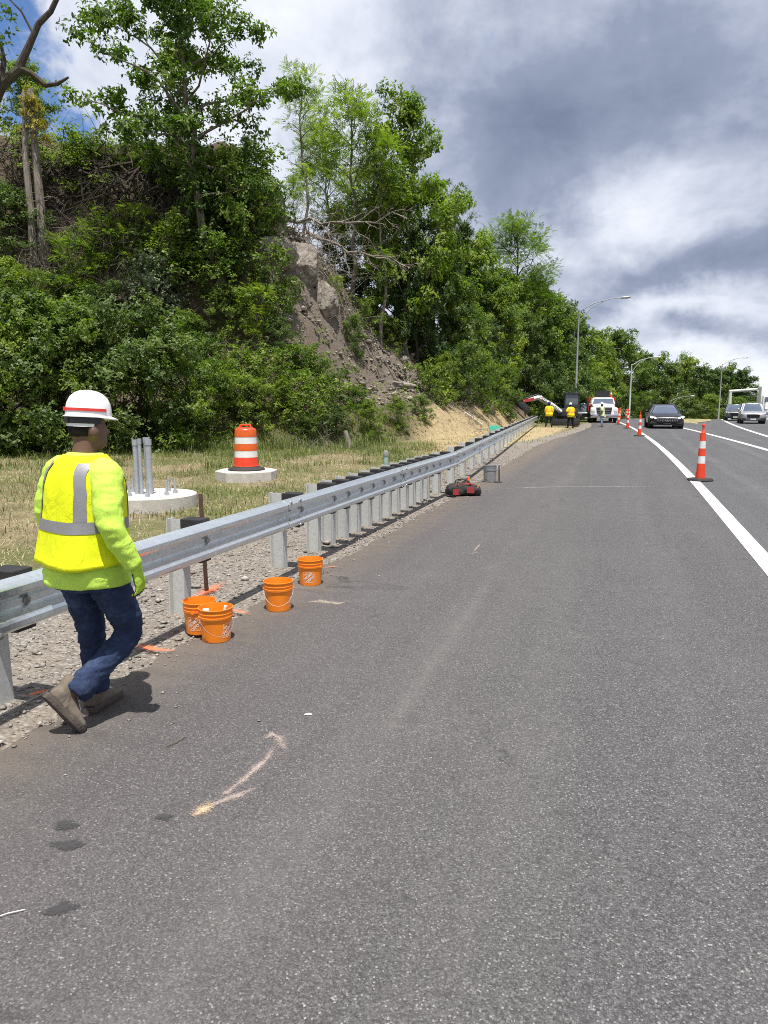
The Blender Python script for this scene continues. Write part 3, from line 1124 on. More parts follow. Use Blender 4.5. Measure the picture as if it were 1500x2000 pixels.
# kind, name, label, x, y, height, width factor, turn, group, category
PLANTS = [
    ('oak', 'oak_tree', 'tallest airy oak with grey trunk rising above the bank at left', -7.3, 32.5, 12.4, 0.95, 0.0, 'trees on the bank', 'tree'),
    ('maple', 'maple_tree', 'leafy tree on the crest behind the twin dead trunks', -19.5, 42, 5.3, 0.9, 1.48, 'trees on the bank', 'tree'),
    ('maple', 'ivy_tree', 'slim tree wrapped in ivy at the left edge of the bare rock', -6.3, 35, 2.0, 0.55, 0.65, 'trees on the bank', 'tree'),
    ('locust_tall', 'locust_tree', 'tall thin feathery locust with open top above the dead branches', -4.3, 40, 8.8, 0.95, 2.49, 'trees on the bank', 'tree'),
    ('locust', 'locust_tree', 'broad bright green locust at the middle of the crest', -1.7, 42, 10.3, 1.05, 0.97, 'trees on the bank', 'tree'),
    ('locust', 'locust_tree', 'pale locust between the open-topped one and the broad one', -3.4, 46, 9.1, 0.9, 0.42, 'trees on the bank', 'tree'),
    ('locust_tall', 'locust_tree', 'slender locust just right of the broad bright one', -0.2, 41, 10.6, 0.9, 2.52, 'trees on the bank', 'tree'),
    ('ash', 'ash_tree', 'upright tree with dark twin tips against the storm cloud', 1.4, 43, 12.8, 0.72, 5.76, 'trees on the bank', 'tree'),
    ('locust', 'locust_tree', 'low bright locust at the top of the bare rock', -4.6, 38.5, 2.8, 0.9, 5.03, 'trees on the bank', 'tree'),
    ('locust', 'locust_tree', 'half-hidden locust behind the slender trunks', -0.9, 45, 8.0, 1.0, 4.81, 'trees on the bank', 'tree'),
    ('ash', 'ash_tree', 'leafy ash filling the gap under the twin-tipped tree', 0.8, 45, 8.8, 0.8, 1.39, 'trees on the bank', 'tree'),
    ('ash', 'ash_tree', 'rounded ash where the tree line begins to drop', 3.0, 47, 10.6, 0.85, 3.37, 'trees on the bank', 'tree'),
    ('pine', 'pine_tree', 'dark pine spire highest of the two on the ridge', 4.7, 53, 12.0, 0.9, 1.74, 'trees on the bank', 'tree'),
    ('pine', 'pine_tree', 'smaller pine spire right of the taller pine', 6.1, 57, 11.6, 1.0, 1.08, 'trees on the bank', 'tree'),
    ('ash', 'ash_tree', 'bright ash below the pine spires', 7.2, 57, 9.9, 0.9, 0.67, 'trees on the bank', 'tree'),
    ('umbrella', 'umbrella_tree', 'umbrella-shaped tree with open branches standing out against the cloud', 11.2, 64, 14.2, 1.15, 1.35, 'trees on the bank', 'tree'),
    ('maple', 'maple_tree', 'maple leaning on the left of the umbrella-shaped tree', 8.4, 56, 8.5, 0.8, 5.82, 'trees on the bank', 'tree'),
    ('maple', 'maple_tree', 'maple just right of the umbrella-shaped tree', 14.1, 68, 11.7, 0.9, 5.21, 'trees on the bank', 'tree'),
    ('dark_maple', 'maple_tree', 'dark maple behind the nearest street lamp pole', 16.9, 72, 11.3, 0.9, 5.07, 'trees on the bank', 'tree'),
    ('maple', 'maple_tree', 'maple behind the lamp arm of the nearest street lamp', 20.9, 80, 10.8, 0.95, 5.03, 'trees on the bank', 'tree'),
    ('ash', 'ash_tree', 'ash above the red truck rack', 26.7, 92, 10.1, 1.0, 1.21, 'trees on the bank', 'tree'),
    ('maple', 'maple_tree', 'rounded maple at the end of the high tree line', 31.0, 98, 11.2, 0.95, 1.95, 'trees on the bank', 'tree'),
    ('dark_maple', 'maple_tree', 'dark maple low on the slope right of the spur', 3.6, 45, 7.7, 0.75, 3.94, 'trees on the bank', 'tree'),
    ('maple', 'maple_tree', 'mid green maple above the straw slope', 5.3, 47, 6.3, 0.8, 4.6, 'trees on the bank', 'tree'),
    ('ash', 'ash_tree', 'ash above the fallen green sign', 8.9, 55, 7.0, 0.8, 5.37, 'trees on the bank', 'tree'),
    ('dark_maple', 'maple_tree', 'dark maple above the excavator arm', 11.6, 60, 7.5, 0.8, 5.53, 'trees on the bank', 'tree'),
    ('maple', 'maple_tree', 'maple above the two workers in yellow', 15.2, 68, 7.7, 0.9, 0.54, 'trees on the bank', 'tree'),
    ('dark_maple', 'maple_tree', 'dark low maple left of the white truck', 19.0, 76, 7.1, 0.9, 3.8, 'trees on the bank', 'tree'),
    ('ash', 'ash_tree', 'ash right behind the white truck cab', 24.0, 86, 6.8, 1.0, 4.22, 'trees on the bank', 'tree'),
    ('maple', 'maple_tree', 'low maple behind the red cone rack', 29.6, 96, 6.8, 1.0, 3.18, 'trees on the bank', 'tree'),
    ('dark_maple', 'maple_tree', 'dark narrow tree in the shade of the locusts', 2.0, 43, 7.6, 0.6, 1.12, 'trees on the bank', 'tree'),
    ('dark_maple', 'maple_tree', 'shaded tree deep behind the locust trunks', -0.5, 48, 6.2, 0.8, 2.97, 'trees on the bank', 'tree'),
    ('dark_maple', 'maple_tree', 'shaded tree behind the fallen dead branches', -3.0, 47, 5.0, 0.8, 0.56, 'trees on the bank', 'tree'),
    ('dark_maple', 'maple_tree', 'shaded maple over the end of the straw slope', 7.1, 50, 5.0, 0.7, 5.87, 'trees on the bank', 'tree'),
    ('maple', 'maple_tree', 'maple under the crown of the umbrella-shaped tree', 10.6, 62, 9.7, 0.8, 5.44, 'trees on the bank', 'tree'),
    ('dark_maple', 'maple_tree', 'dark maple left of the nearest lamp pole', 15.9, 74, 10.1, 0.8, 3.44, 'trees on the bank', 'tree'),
    ('far_round', 'maple_tree', 'tree just left of the middle street lamp', 50.5, 150, 13.9, 1.0, 1.89, 'far tree line', 'tree'),
    ('far_dark', 'maple_tree', 'tree just right of the middle street lamp', 54.5, 152, 13.1, 0.9, 5.71, 'far tree line', 'tree'),
    ('far_round', 'maple_tree', 'tree above the black sedan roof', 58.6, 155, 12.9, 0.9, 3.59, 'far tree line', 'tree'),
    ('far_dark', 'maple_tree', 'dark round tree right of the black sedan', 57.6, 146, 11.0, 0.95, 5.54, 'far tree line', 'tree'),
    ('far_round', 'maple_tree', 'pale green tree in the far tree line', 67.3, 162, 13.5, 0.9, 5.33, 'far tree line', 'tree'),
    ('far_dark', 'maple_tree', 'dark tree left of the far street lamp', 64.6, 148, 10.6, 1.0, 3.19, 'far tree line', 'tree'),
    ('far_dark', 'maple_tree', 'dark tree behind the far street lamp', 70.0, 154, 10.5, 1.0, 2.6, 'far tree line', 'tree'),
    ('far_round', 'maple_tree', 'tree above the gantry column', 74.8, 158, 11.3, 1.0, 3.76, 'far tree line', 'tree'),
    ('far_dark', 'maple_tree', 'last dark tree before the white truck at right', 75.9, 154, 10.5, 1.0, 2.71, 'far tree line', 'tree'),
    ('far_round', 'maple_tree', 'low tree under the gantry beam', 89.7, 175, 8.3, 0.9, 1.01, 'far tree line', 'tree'),
    ('far_round', 'maple_tree', 'half-hidden tree in the gap right of the middle street lamp', 60.0, 172, 13.6, 1.3, 1.92, 'far tree line', 'tree'),
    ('far_dark', 'maple_tree', 'half-hidden tree left of the pale green tree in the far line', 69.7, 172, 12.5, 1.3, 5.1, 'far tree line', 'tree'),
    ('far_round', 'maple_tree', 'half-hidden tree right of the pale green tree in the far line', 74.2, 174, 12.2, 1.3, 0.27, 'far tree line', 'tree'),
    ('far_dark', 'maple_tree', 'half-hidden tree just left of the far street lamp pole', 76.7, 172, 11.1, 1.3, 0.29, 'far tree line', 'tree'),
    ('far_round', 'maple_tree', 'half-hidden tree between the far street lamp and the gantry column', 80.9, 174, 11.1, 1.3, 3.93, 'far tree line', 'tree'),
    ('far_dark', 'maple_tree', 'half-hidden tree just right of the gantry column', 84.3, 174, 10.8, 1.3, 1.76, 'far tree line', 'tree'),
    ('far_round', 'maple_tree', 'low tree beyond the gantry beam outside the right edge', 87.8, 160, 8.1, 1.0, 3.36, 'far tree line', 'tree'),
    ('far_dark', 'maple_tree', 'far tree outside the right edge of the view', 88.6, 150, 8.1, 1.0, 2.96, 'far tree line', 'tree'),
    ('far_round', 'maple_tree', 'tree on the crest beyond the left edge of the view', -20.1, 36, 2.0, 1.0, 2.15, 'trees on the bank', 'tree'),
    ('bush', 'bush', 'leafy bush cut by the left edge behind the worker', -13.0, 24.5, 4.2, 0.9, 6.26, 'bushes on the bank', 'bush'),
    ('bush_dark', 'bush', 'dark bush left of the white hard hat', -12.2, 25.0, 4.2, 1.0, 1.23, 'bushes on the bank', 'bush'),
    ('bush', 'bush', 'bush right behind the white hard hat', -11.2, 25.5, 4.1, 1.0, 2.59, 'bushes on the bank', 'bush'),
    ('bush_dark', 'bush', 'dark hollow bush behind the steel conduits', -10.1, 25.8, 3.9, 1.0, 1.27, 'bushes on the bank', 'bush'),
    ('bush_dark', 'bush', 'dark bush right of the steel conduits', -8.9, 26.2, 3.9, 1.0, 3.97, 'bushes on the bank', 'bush'),
    ('bush_bright', 'bush', 'bright bush left of the orange barrel', -7.6, 26.2, 3.4, 0.9, 1.74, 'bushes on the bank', 'bush'),
    ('bush_bright', 'bush', 'bright bush on the second small bare patch', 3.4, 41.0, 2.2, 0.7, 2.23, 'bushes on the bank', 'bush'),
    ('bush', 'bush', 'bush above the tan straw slope', 4.6, 42.5, 3.0, 0.8, 4.69, 'bushes on the bank', 'bush'),
    ('bush_bright', 'bush', 'bright bush above the lying white pole', 6.1, 45.0, 2.9, 0.8, 2.01, 'bushes on the bank', 'bush'),
    ('bush', 'bush', 'bush above the fallen green sign panel', 7.9, 48.0, 2.5, 0.8, 3.51, 'bushes on the bank', 'bush'),
    ('bush_dark', 'bush', 'dark bush left of the excavator arm', 10.9, 60, 2.8, 0.9, 5.68, 'bushes on the bank', 'bush'),
    ('bush_bright', 'bush', 'bright bush under the excavator arm', 12.7, 60.0, 2.7, 0.8, 0.63, 'bushes on the bank', 'bush'),
    ('bush_dark', 'bush', 'dark bush behind the excavator cab', 15.5, 66.0, 4.2, 0.9, 0.39, 'bushes on the bank', 'bush'),
    ('bush', 'bush', 'bush at the foot of the nearest lamp pole', 21.1, 78.0, 4.3, 1.0, 1.44, 'bushes on the bank', 'bush'),
    ('bush_bright', 'bush', 'bright bush at the foot of the middle lamp pole', 50.7, 148, 5.6, 0.9, 4.81, 'bushes on the bank', 'bush'),
    ('bush', 'bush', 'bush right of the middle lamp pole', 51.3, 142, 4.8, 1.0, 3.86, 'bushes on the bank', 'bush'),
    ('bush_dark', 'bush', 'dark bush in front of the far tree line', 58.8, 140, 4.3, 1.2, 1.49, 'bushes on the bank', 'bush'),
    ('bush', 'bush', 'bush at the foot of the far street lamp', 63.2, 140, 4.2, 1.2, 2.08, 'bushes on the bank', 'bush'),
    ('bush', 'bush', 'bush right of the gantry column', 71.1, 145, 4.1, 1.2, 1.11, 'bushes on the bank', 'bush'),
    ('bush', 'bush', 'low bush on the crest right of the twin dead trunks', -14.4, 35.8, 1.1, 1.2, 2.88, 'bushes on the bank', 'bush'),
    ('bush_bright', 'bush', 'bush on the crest just left of the oak crown', -10.9, 35.8, 1.2, 1.2, 0.27, 'bushes on the bank', 'bush'),
    ('bush', 'bush', 'bush on the crest behind the oak trunk', -8.7, 35.3, 1.4, 1.2, 4.38, 'bushes on the bank', 'bush'),
    ('bush_bright', 'bush', 'bright bush on the crest right of the oak trunk', -7.3, 34.9, 1.5, 1.1, 5.63, 'bushes on the bank', 'bush'),
    ('creeper', 'creeper', 'creeper on the steep earth just left of the oak trunk', -8.9, 33.3, 1.4, 1.3, 6.0, 'bushes on the bank', 'bush'),
    ('creeper', 'creeper', 'creeper on the steep earth just right of the oak trunk', -7.4, 32.6, 1.3, 1.3, 4.62, 'bushes on the bank', 'bush'),
    ('creeper', 'creeper', 'creeper below the crest at the top left of the rock', -6.8, 34.2, 1.4, 1.2, 6.03, 'bushes on the bank', 'bush'),
    ('bush_bright', 'bush', 'bright bush high at the left edge', -15.6, 31.0, 2.6, 1.0, 0.11, 'bushes on the bank', 'bush'),
    ('bush', 'bush', 'bush below the twin dead trunks', -14.0, 31.4, 2.0, 1.1, 1.81, 'bushes on the bank', 'bush'),
    ('sumac', 'sumac_bush', 'yellow-green sumac on the dark brush slope nearest the dead trunks', -13.4, 32.3, 2.3, 1.1, 6.07, 'bushes on the bank', 'bush'),
    ('sumac', 'sumac_bush', 'topmost yellow-green sumac under the overhang', -12.4, 33.1, 2.0, 1.1, 4.87, 'bushes on the bank', 'bush'),
    ('sumac', 'sumac_bush', 'yellow-green sumac right of the topmost one', -11.1, 33.3, 2.1, 1.1, 2.58, 'bushes on the bank', 'bush'),
    ('sumac', 'sumac_bush', 'sumac left of the oak trunk', -9.6, 33.1, 2.0, 1.1, 5.92, 'bushes on the bank', 'bush'),
    ('holly', 'holly_bush', 'grey-green holly-like bush in the middle of the left slope', -9.9, 31.6, 2.7, 1.0, 3.9, 'bushes on the bank', 'bush'),
    ('bush_dark', 'bush', 'dark bush left of the grey-green bush', -11.8, 31.0, 2.2, 1.2, 5.14, 'bushes on the bank', 'bush'),
    ('bush', 'bush', 'bush at the foot of the oak', -8.1, 30.9, 1.7, 1.1, 1.84, 'bushes on the bank', 'bush'),
    ('bush', 'bush', 'bush right of the oak trunk', -6.5, 31.5, 1.7, 1.0, 1.2, 'bushes on the bank', 'bush'),
    ('sumac', 'sumac_bush', 'green sumac under the bare rock', -5.4, 31.5, 1.9, 1.0, 2.79, 'bushes on the bank', 'bush'),
    ('bush_dark', 'bush', 'dark bush at the foot of the bare rock', -4.4, 31.3, 1.2, 1.1, 0.86, 'bushes on the bank', 'bush'),
    ('creeper', 'creeper', 'creeper hanging down the left of the bare rock', -4.7, 32.5, 1.1, 0.9, 2.4, 'bushes on the bank', 'bush'),
    ('creeper', 'creeper', 'ivy mass left of the rock at mid height', -6.1, 32.8, 1.6, 1.0, 6.04, 'bushes on the bank', 'bush'),
    ('creeper', 'creeper', 'ivy mass left of the rock at the top', -5.8, 33.7, 1.6, 0.9, 2.08, 'bushes on the bank', 'bush'),
    ('bush_dark', 'bush', 'dark leafy mass behind the oak trunk', -7.6, 33.6, 2.0, 1.2, 0.06, 'bushes on the bank', 'bush'),
    ('bush', 'bush', 'bush on the crest above the overhang', -12.1, 35.8, 1.0, 1.3, 0.28, 'bushes on the bank', 'bush'),
    ('bush_bright', 'bush', 'sunlit bush on the crest left of the oak', -13.4, 35.8, 1.0, 1.4, 1.06, 'bushes on the bank', 'bush'),
    ('creeper', 'creeper', 'creeper hanging over the crest near the dead trunks', -14.8, 35.1, 1.2, 1.4, 4.92, 'bushes on the bank', 'bush'),
    ('bush_dark', 'bush', 'dark bush high on the slope at the left edge', -16.3, 32.7, 2.2, 1.2, 2.28, 'bushes on the bank', 'bush'),
    ('creeper', 'creeper', 'low creeper below the oak trunk', -6.8, 30.3, 1.0, 1.1, 1.82, 'bushes on the bank', 'bush'),
    ('creeper', 'creeper', 'creeper between the oak foot and the barrel', -5.5, 29.5, 1.1, 1.1, 0.61, 'bushes on the bank', 'bush'),
    ('creeper', 'creeper', 'creeper low between the bushes and the rock', -4.3, 30.2, 1.0, 1.1, 6.17, 'bushes on the bank', 'bush'),
    ('creeper', 'creeper', 'creeper at the lower left of the bare earth', -3.3, 31.3, 0.8, 1.0, 2.66, 'bushes on the bank', 'bush'),
    ('creeper', 'creeper', 'creeper spreading below the bare earth', -2.4, 30.7, 1.0, 1.1, 1.31, 'bushes on the bank', 'bush'),
    ('bush', 'bush', 'low bush in the middle of the green foot of the bank', -1.2, 30.9, 0.9, 1.2, 0.37, 'bushes on the bank', 'bush'),
    ('bush_bright', 'bush', 'bright bush behind the barrel top at left', -6.4, 28.0, 1.8, 1.1, 0.35, 'bushes on the bank', 'bush'),
    ('bush', 'bush', 'low bush straight behind the orange barrel', -5.1, 27.8, 1.6, 1.2, 1.06, 'bushes on the bank', 'bush'),
    ('bush_bright', 'bush', 'bright bush over the right of the orange barrel', -3.9, 28.4, 1.2, 1.2, 4.25, 'bushes on the bank', 'bush'),
    ('creeper', 'creeper', 'creeper left of the grey wooden stub and above it', -2.8, 28.6, 1.1, 1.1, 0.94, 'bushes on the bank', 'bush'),
    ('bush', 'bush', 'bush left of the grey wooden stub', -3.0, 27.6, 1.0, 1.0, 0.26, 'bushes on the bank', 'bush'),
    ('bush_dark', 'bush', 'dark bush above the grey wooden stub', -1.9, 28.3, 1.0, 1.0, 3.08, 'bushes on the bank', 'bush'),
    ('bush_bright', 'bush', 'bright bush right of the grey wooden stub', -0.6, 29.8, 1.3, 0.9, 1.56, 'bushes on the bank', 'bush'),
    ('bush_bright', 'bush', 'bright bush at the start of the straw slope', 0.6, 31.7, 1.2, 0.9, 6.27, 'bushes on the bank', 'bush'),
    ('bush', 'bush', 'last bush before the straw slope', 1.8, 34.6, 1.0, 0.9, 0.77, 'bushes on the bank', 'bush'),
    ('bush', 'bush', 'small round bush alone on the bare earth', -1.5, 36.5, 1.5, 0.7, 3.32, 'bushes on the bank', 'bush'),
    ('bush_bright', 'bush', 'bright bush on the rim of the bare earth', 0.4, 41.9, 1.6, 0.9, 4.86, 'bushes on the bank', 'bush'),
    ('sumac', 'sumac_bush', 'leggy shrub at the rim of the bare rock', -2.4, 36.8, 1.3, 0.8, 2.57, 'bushes on the bank', 'bush'),
    ('creeper', 'creeper', 'creeper along the upper rim of the bare earth', -1.1, 40.8, 1.0, 1.0, 6.2, 'bushes on the bank', 'bush'),
    ('creeper', 'creeper', 'creeper above the straw slope', 2.5, 39.4, 1.1, 1.0, 3.0, 'bushes on the bank', 'bush'),
]
for k_, n_, l_, x_, y_, h_, w_, r_, g_, c_ in PLANTS:
    plant(k_, n_, l_, x_, y_, h_, w_, r_, g_, c_)

# ------------------------------------------------------------------ low cover that nobody could count
def sample_area(n, x0, x1, y0, y1, keep, r):
    X = r.uniform(x0, x1, n)
    Y = r.uniform(y0, y1, n)
    k = keep(X, Y)
    return X[k], Y[k]


def bank_cover(seed, n, mat, tmpls, scale, keep, name, label, hmax=0.45):
    r = np.random.RandomState(seed)
    X, Y = sample_area(n, -30, 22, 24, 80, keep, r)
    Z = terrain(X, Y)
    clump = np.clip(0.5 + 0.6 * wave(X, Y, 1.7, 21), 0, 1)
    P = np.stack([X, Y, Z + r.rand(len(X)) * hmax * (0.25 + clump)], -1)
    e = 0.3
    nr = np.stack([-(terrain(X + e, Y) - terrain(X - e, Y)) / (2 * e), -(terrain(X, Y + e) - terrain(X, Y - e)) / (2 * e), np.ones_like(X)], -1)
    nr = nr / np.linalg.norm(nr, axis=1, keepdims=True)
    Rm = frames(nr + np.array([0, -0.1, 0.5]) + r.normal(0, 0.4, nr.shape), r)
    V, F_, rnd = scatter(tmpls, P, Rm, scale * r.uniform(0.6, 1.2, len(X)), r, np.clip(clump * 0.7 + 0.3 * r.rand(len(X)), 0, 1))
    o = mesh_obj(name, fast_mesh(name, V, F_, {'rnd': rnd}), mat)
    return tag(o, label, 'ground cover', kind='stuff')


def keep_bank(X, Y):
    d, tx = toe_dist(X, Y)
    s, w = to_sw(X, Y)
    r = np.random.RandomState(1)
    dens = np.clip(0.62 + 0.55 * wave(X, Y, 3.2, 25), 0.05, 1) * (1 - 0.86 * bare_mask(X, Y))
    dens = dens * np.where((X > 2) & (d < 2.2) & (X < 12), 0.04, 1.0) * np.where(d > 15, 0.3, 1)
    return (d > 0.2) & (d < 30) & (r.rand(len(X)) < dens)


def keep_bank2(X, Y):
    d, tx = toe_dist(X, Y)
    r = np.random.RandomState(2)
    dens = np.clip(0.30 + 0.75 * wave(X, Y, 2.6, 31), 0, 1) * (1 - 0.9 * bare_mask(X, Y))
    dens = dens * np.where((X > 2) & (d < 2.4) & (X < 12), 0.03, 1.0)
    return (d > 0.0) & (d < 14) & (r.rand(len(X)) < dens)


bank_cover(201, 26000, M_LEAF, T_IVY, 1.0, keep_bank, 'ground_cover', 'low green creepers carpeting the bank', 0.5)
bank_cover(203, 16000, M_LEAF_BRIGHT, T_SMALL, 1.25, keep_bank2, 'bramble_cover', 'bright bramble patches over the foot of the bank', 0.6)


def blades(seed, n, x0, x1, y0, y1, keep, hgt, wid, lay, mat, name, label):
    """grass blades: two-piece bent strips; lay 0 = upright, 1 = lying"""
    r = np.random.RandomState(seed)
    X, Y = sample_area(n, x0, x1, y0, y1, keep, r)
    N = len(X)
    Z = terrain(X, Y)
    a = r.uniform(0, 6.283, N)
    d = np.stack([np.cos(a), np.sin(a), np.zeros(N)], -1)
    side = np.stack([-np.sin(a), np.cos(a), np.zeros(N)], -1)
    h = hgt * r.uniform(0.4, 1.25, N)
    l = np.clip(lay + r.normal(0, 0.22, N), 0.05, 0.97)
    p0 = np.stack([X, Y, Z - 0.01], -1)
    p1 = p0 + d * (h * l * 0.45)[:, None] + np.array([0, 0, 1.0]) * (h * 0.55 * (1 - l) + 0.02)[:, None]
    p2 = p0 + d * (h * (0.35 + 0.65 * l))[:, None] + np.array([0, 0, 1.0]) * (h * (1 - l) + 0.015)[:, None]
    wv = (wid * r.uniform(0.6, 1.3, N))[:, None] * side
    V = np.stack([p0 - wv, p0 + wv, p1 + wv * 0.8, p1 - wv * 0.8, p2 + wv * 0.12, p2 - wv * 0.12], 1).reshape(-1, 3)
    b = np.arange(N)[:, None] * 6
    F_ = np.concatenate([b + np.array([[0, 1, 2, 3]]), b + np.array([[3, 2, 4, 5]])], 0)
    rnd = np.repeat(np.clip(0.5 + 0.4 * wave(X, Y, 0.9, 8) + r.normal(0, 0.22, N), 0, 1), 6)
    o = mesh_obj(name, fast_mesh(name, V, F_, {'rnd': rnd}), mat)
    return tag(o, label, 'grass', kind='stuff')


M_STRAW = leaf_mat('straw', [(0.0, (0.16, 0.12, 0.07)), (0.5, (0.33, 0.265, 0.155)), (1.0, (0.52, 0.44, 0.28))], trans=0.15, rough=0.7, hue=0, val=0)
M_GRASS = leaf_mat('grass', [(0.0, (0.05, 0.075, 0.018)), (0.5, (0.115, 0.15, 0.035)), (1.0, (0.24, 0.25, 0.085))], trans=0.3, hue=0, val=0)


def keep_verge(X, Y):
    s, w = to_sw(X, Y)
    d, tx = toe_dist(X, Y)
    r = np.random.RandomState(3)
    return (w < -4.4 + 0.3 * wave(X, Y, 1.2, 2)) & (d < 2.2) & (r.rand(len(X)) < np.clip(0.6 + 0.5 * wave(X, Y, 2.0, 14), 0.1, 1))


def keep_green(X, Y):
    s, w = to_sw(X, Y)
    d, tx = toe_dist(X, Y)
    r = np.random.RandomState(4)
    den = np.clip(0.30 + 0.9 * wave(X, Y, 2.6, 12) + 0.8 * sstep(-5.5, -0.6, d) - 1.2 * sstep(1.5, 4.0, X) * (1 - sstep(9, 13, X)), 0, 1)
    return (w < -5.2) & (d < 1.2) & (r.rand(len(X)) < den)


def keep_tall(X, Y):
    d, tx = toe_dist(X, Y)
    r = np.random.RandomState(6)
    den = np.clip(0.4 + 0.9 * wave(X, Y, 2.2, 15), 0, 1) * (X < 0.5)
    return (d > -1.8) & (d < 0.9) & (r.rand(len(X)) < den)


def keep_straw(X, Y):
    s, w = to_sw(X, Y)
    d, tx = toe_dist(X, Y)
    r = np.random.RandomState(16)
    return (w < post_w_line(s)) & (d < 2.6) & (d > -7) & (r.rand(len(X)) < np.clip(0.55 + 0.6 * wave(X, Y, 1.5, 27), 0.1, 1))


def post_w_line(s):
    return -3.9 - 0.076 * np.maximum(0, s - 14.0)


def keep_edge(X, Y):
    s, w = to_sw(X, Y)
    r = np.random.RandomState(7)
    e = edge_w(s)
    den = np.clip(0.2 + 0.8 * wave(X, Y, 1.6, 18), 0, 1) * sstep(24, 30, s)
    return (w < e - 0.15) & (w > -7) & (s < 75) & (r.rand(len(X)) < den)


blades(301, 120000, -14, 6, 6, 28, keep_verge, 0.15, 0.0042, 0.82, M_STRAW, 'dry_grass', 'dry straw and mown grass lying on the verge behind the guardrail')
blades(303, 100000, -14, 6, 9, 30, keep_green, 0.16, 0.0050, 0.45, M_GRASS, 'green_grass', 'green grass patches on the verge behind the guardrail')
blades(309, 40000, 0, 14, 26, 52, keep_straw, 0.26, 0.0085, 0.86, M_STRAW, 'loose_straw', 'pale straw spread over the slope at the end of the guardrail')
blades(305, 26000, -16, 2, 22, 32, keep_tall, 0.62, 0.009, 0.30, M_GRASS, 'tall_grass', 'tall grass along the foot of the bank')
blades(307, 22000, 3, 22, 24, 70, keep_edge, 0.16, 0.010, 0.5, M_GRASS, 'edge_grass', 'grass tufts beside the far shoulder')


def keep_weeds(X, Y):
    d, tx = toe_dist(X, Y)
    s, w = to_sw(X, Y)
    r = np.random.RandomState(26)
    den = np.clip(-0.15 + 1.1 * wave(X, Y, 1.5, 23) + 0.25 * sstep(-7, -2, d), 0, 1) * (X < 2)
    return (d > -9) & (d < 0) & (w < -5.5) & (r.rand(len(X)) < den)


blades(311, 60000, -15, 2, 12, 30, keep_weeds, 0.34, 0.0080, 0.35, M_GRASS, 'weeds', 'taller green weeds scattered over the verge round the footings')

# gravel stones
def stones(seed, n, x0, x1, y0, y1, keep, size, name, label, mats, zoff=0.0):
    r = np.random.RandomState(seed)
    X, Y = sample_area(n, x0, x1, y0, y1, keep, r)
    N = len(X)
    sz = size * np.exp(r.normal(0, 0.45, N))
    Z = np.where(to_sw(X, Y)[1] > edge_w(to_sw(X, Y)[0]), 0.0, terrain(X, Y)) + zoff
    ico = np.array([(0, 0, 1), (0.9, 0, 0.35), (0.28, 0.85, 0.35), (-0.73, 0.53, 0.35), (-0.73, -0.53, 0.35), (0.28, -0.85, 0.35), (0, 0, -0.7)], float)
    fc = np.array([(0, 1, 2), (0, 2, 3), (0, 3, 4), (0, 4, 5), (0, 5, 1), (6, 2, 1), (6, 3, 2), (6, 4, 3), (6, 5, 4), (6, 1, 5)])
    q = ico[None] * (1 + r.uniform(-0.35, 0.35, (N, 7, 3))) + r.uniform(-0.28, 0.28, (N, 7, 3))
    a = r.uniform(0, 6.283, N)
    ca, sa = np.cos(a)[:, None], np.sin(a)[:, None]
    q = q * np.stack([np.ones(N), r.uniform(0.6, 1, N), r.uniform(0.4, 0.75, N)], -1)[:, None]
    q = np.stack([q[..., 0] * ca - q[..., 1] * sa, q[..., 0] * sa + q[..., 1] * ca, q[..., 2]], -1)
    V = q * sz[:, None, None] + np.stack([X, Y, Z + sz * 0.2], -1)[:, None]
    F_ = (np.arange(N)[:, None, None] * 7 + fc[None]).reshape(-1, 3)
    rnd = np.repeat(r.rand(N), 7)
    o = mesh_obj(name, fast_mesh(name, V.reshape(-1, 3), F_, {'rnd': rnd}), mats)
    return tag(o, label, 'gravel', kind='stuff')


m, t, out = new_mat('gravel_stone')
b = t.new('ShaderNodeBsdfPrincipled')
c = t.ramp(t.attr('rnd'), [(0.0, (0.16, 0.145, 0.125)), (0.4, (0.24, 0.218, 0.192)), (0.8, (0.31, 0.287, 0.255)), (1.0, (0.42, 0.395, 0.36))])
t.put(b.inputs['Base Color'], t.mix(t.range(t.noise(t.coord('Object'), 25, 4), 0.45, 0.7, 0, 0.4), c, (0.26, 0.21, 0.16)))
b.inputs['Roughness'].default_value = 0.9
b.inputs['Specular IOR Level'].default_value = 0.2
t.l.new(b.outputs[0], out.inputs[0])
M_STONE = m


def keep_gravel(X, Y):
    s, w = to_sw(X, Y)
    r = np.random.RandomState(8)
    e = edge_w(s)
    den = sstep(-5.0, -4.2, w) * (1 - sstep(-0.05, 0.03, w - e)) * (1 - 0.8 * sstep(16, 28, s))
    return (s > 0) & (r.rand(len(X)) < den)


def keep_spill(X, Y):
    s, w = to_sw(X, Y)
    r = np.random.RandomState(9)
    e = edge_w(s)
    den = np.exp(-np.maximum(0, w - e) / 0.22) * (w > e - 0.1)
    return (s > 0) & (s < 30) & (r.rand(len(X)) < den)


stones(401, 150000, -5, 9, 2, 30, keep_gravel, 0.0100, 'gravel', 'grey gravel strip under the guardrail', M_STONE)
stones(405, 1500, -5, 9, 2, 30, keep_gravel, 0.021, 'coarse_gravel', 'larger stones scattered in the gravel under the guardrail', M_STONE)
stones(403, 60000, -3, 9, 2, 30, keep_spill, 0.0075, 'loose_grit', 'loose grit along the edge of the asphalt', M_STONE)


def keep_rubble(X, Y):
    d, tx = toe_dist(X, Y)
    r = np.random.RandomState(19)
    return (r.rand(len(X)) < bare_mask(X, Y) * sstep(1.0, 3.0, d)) & (d > 1)


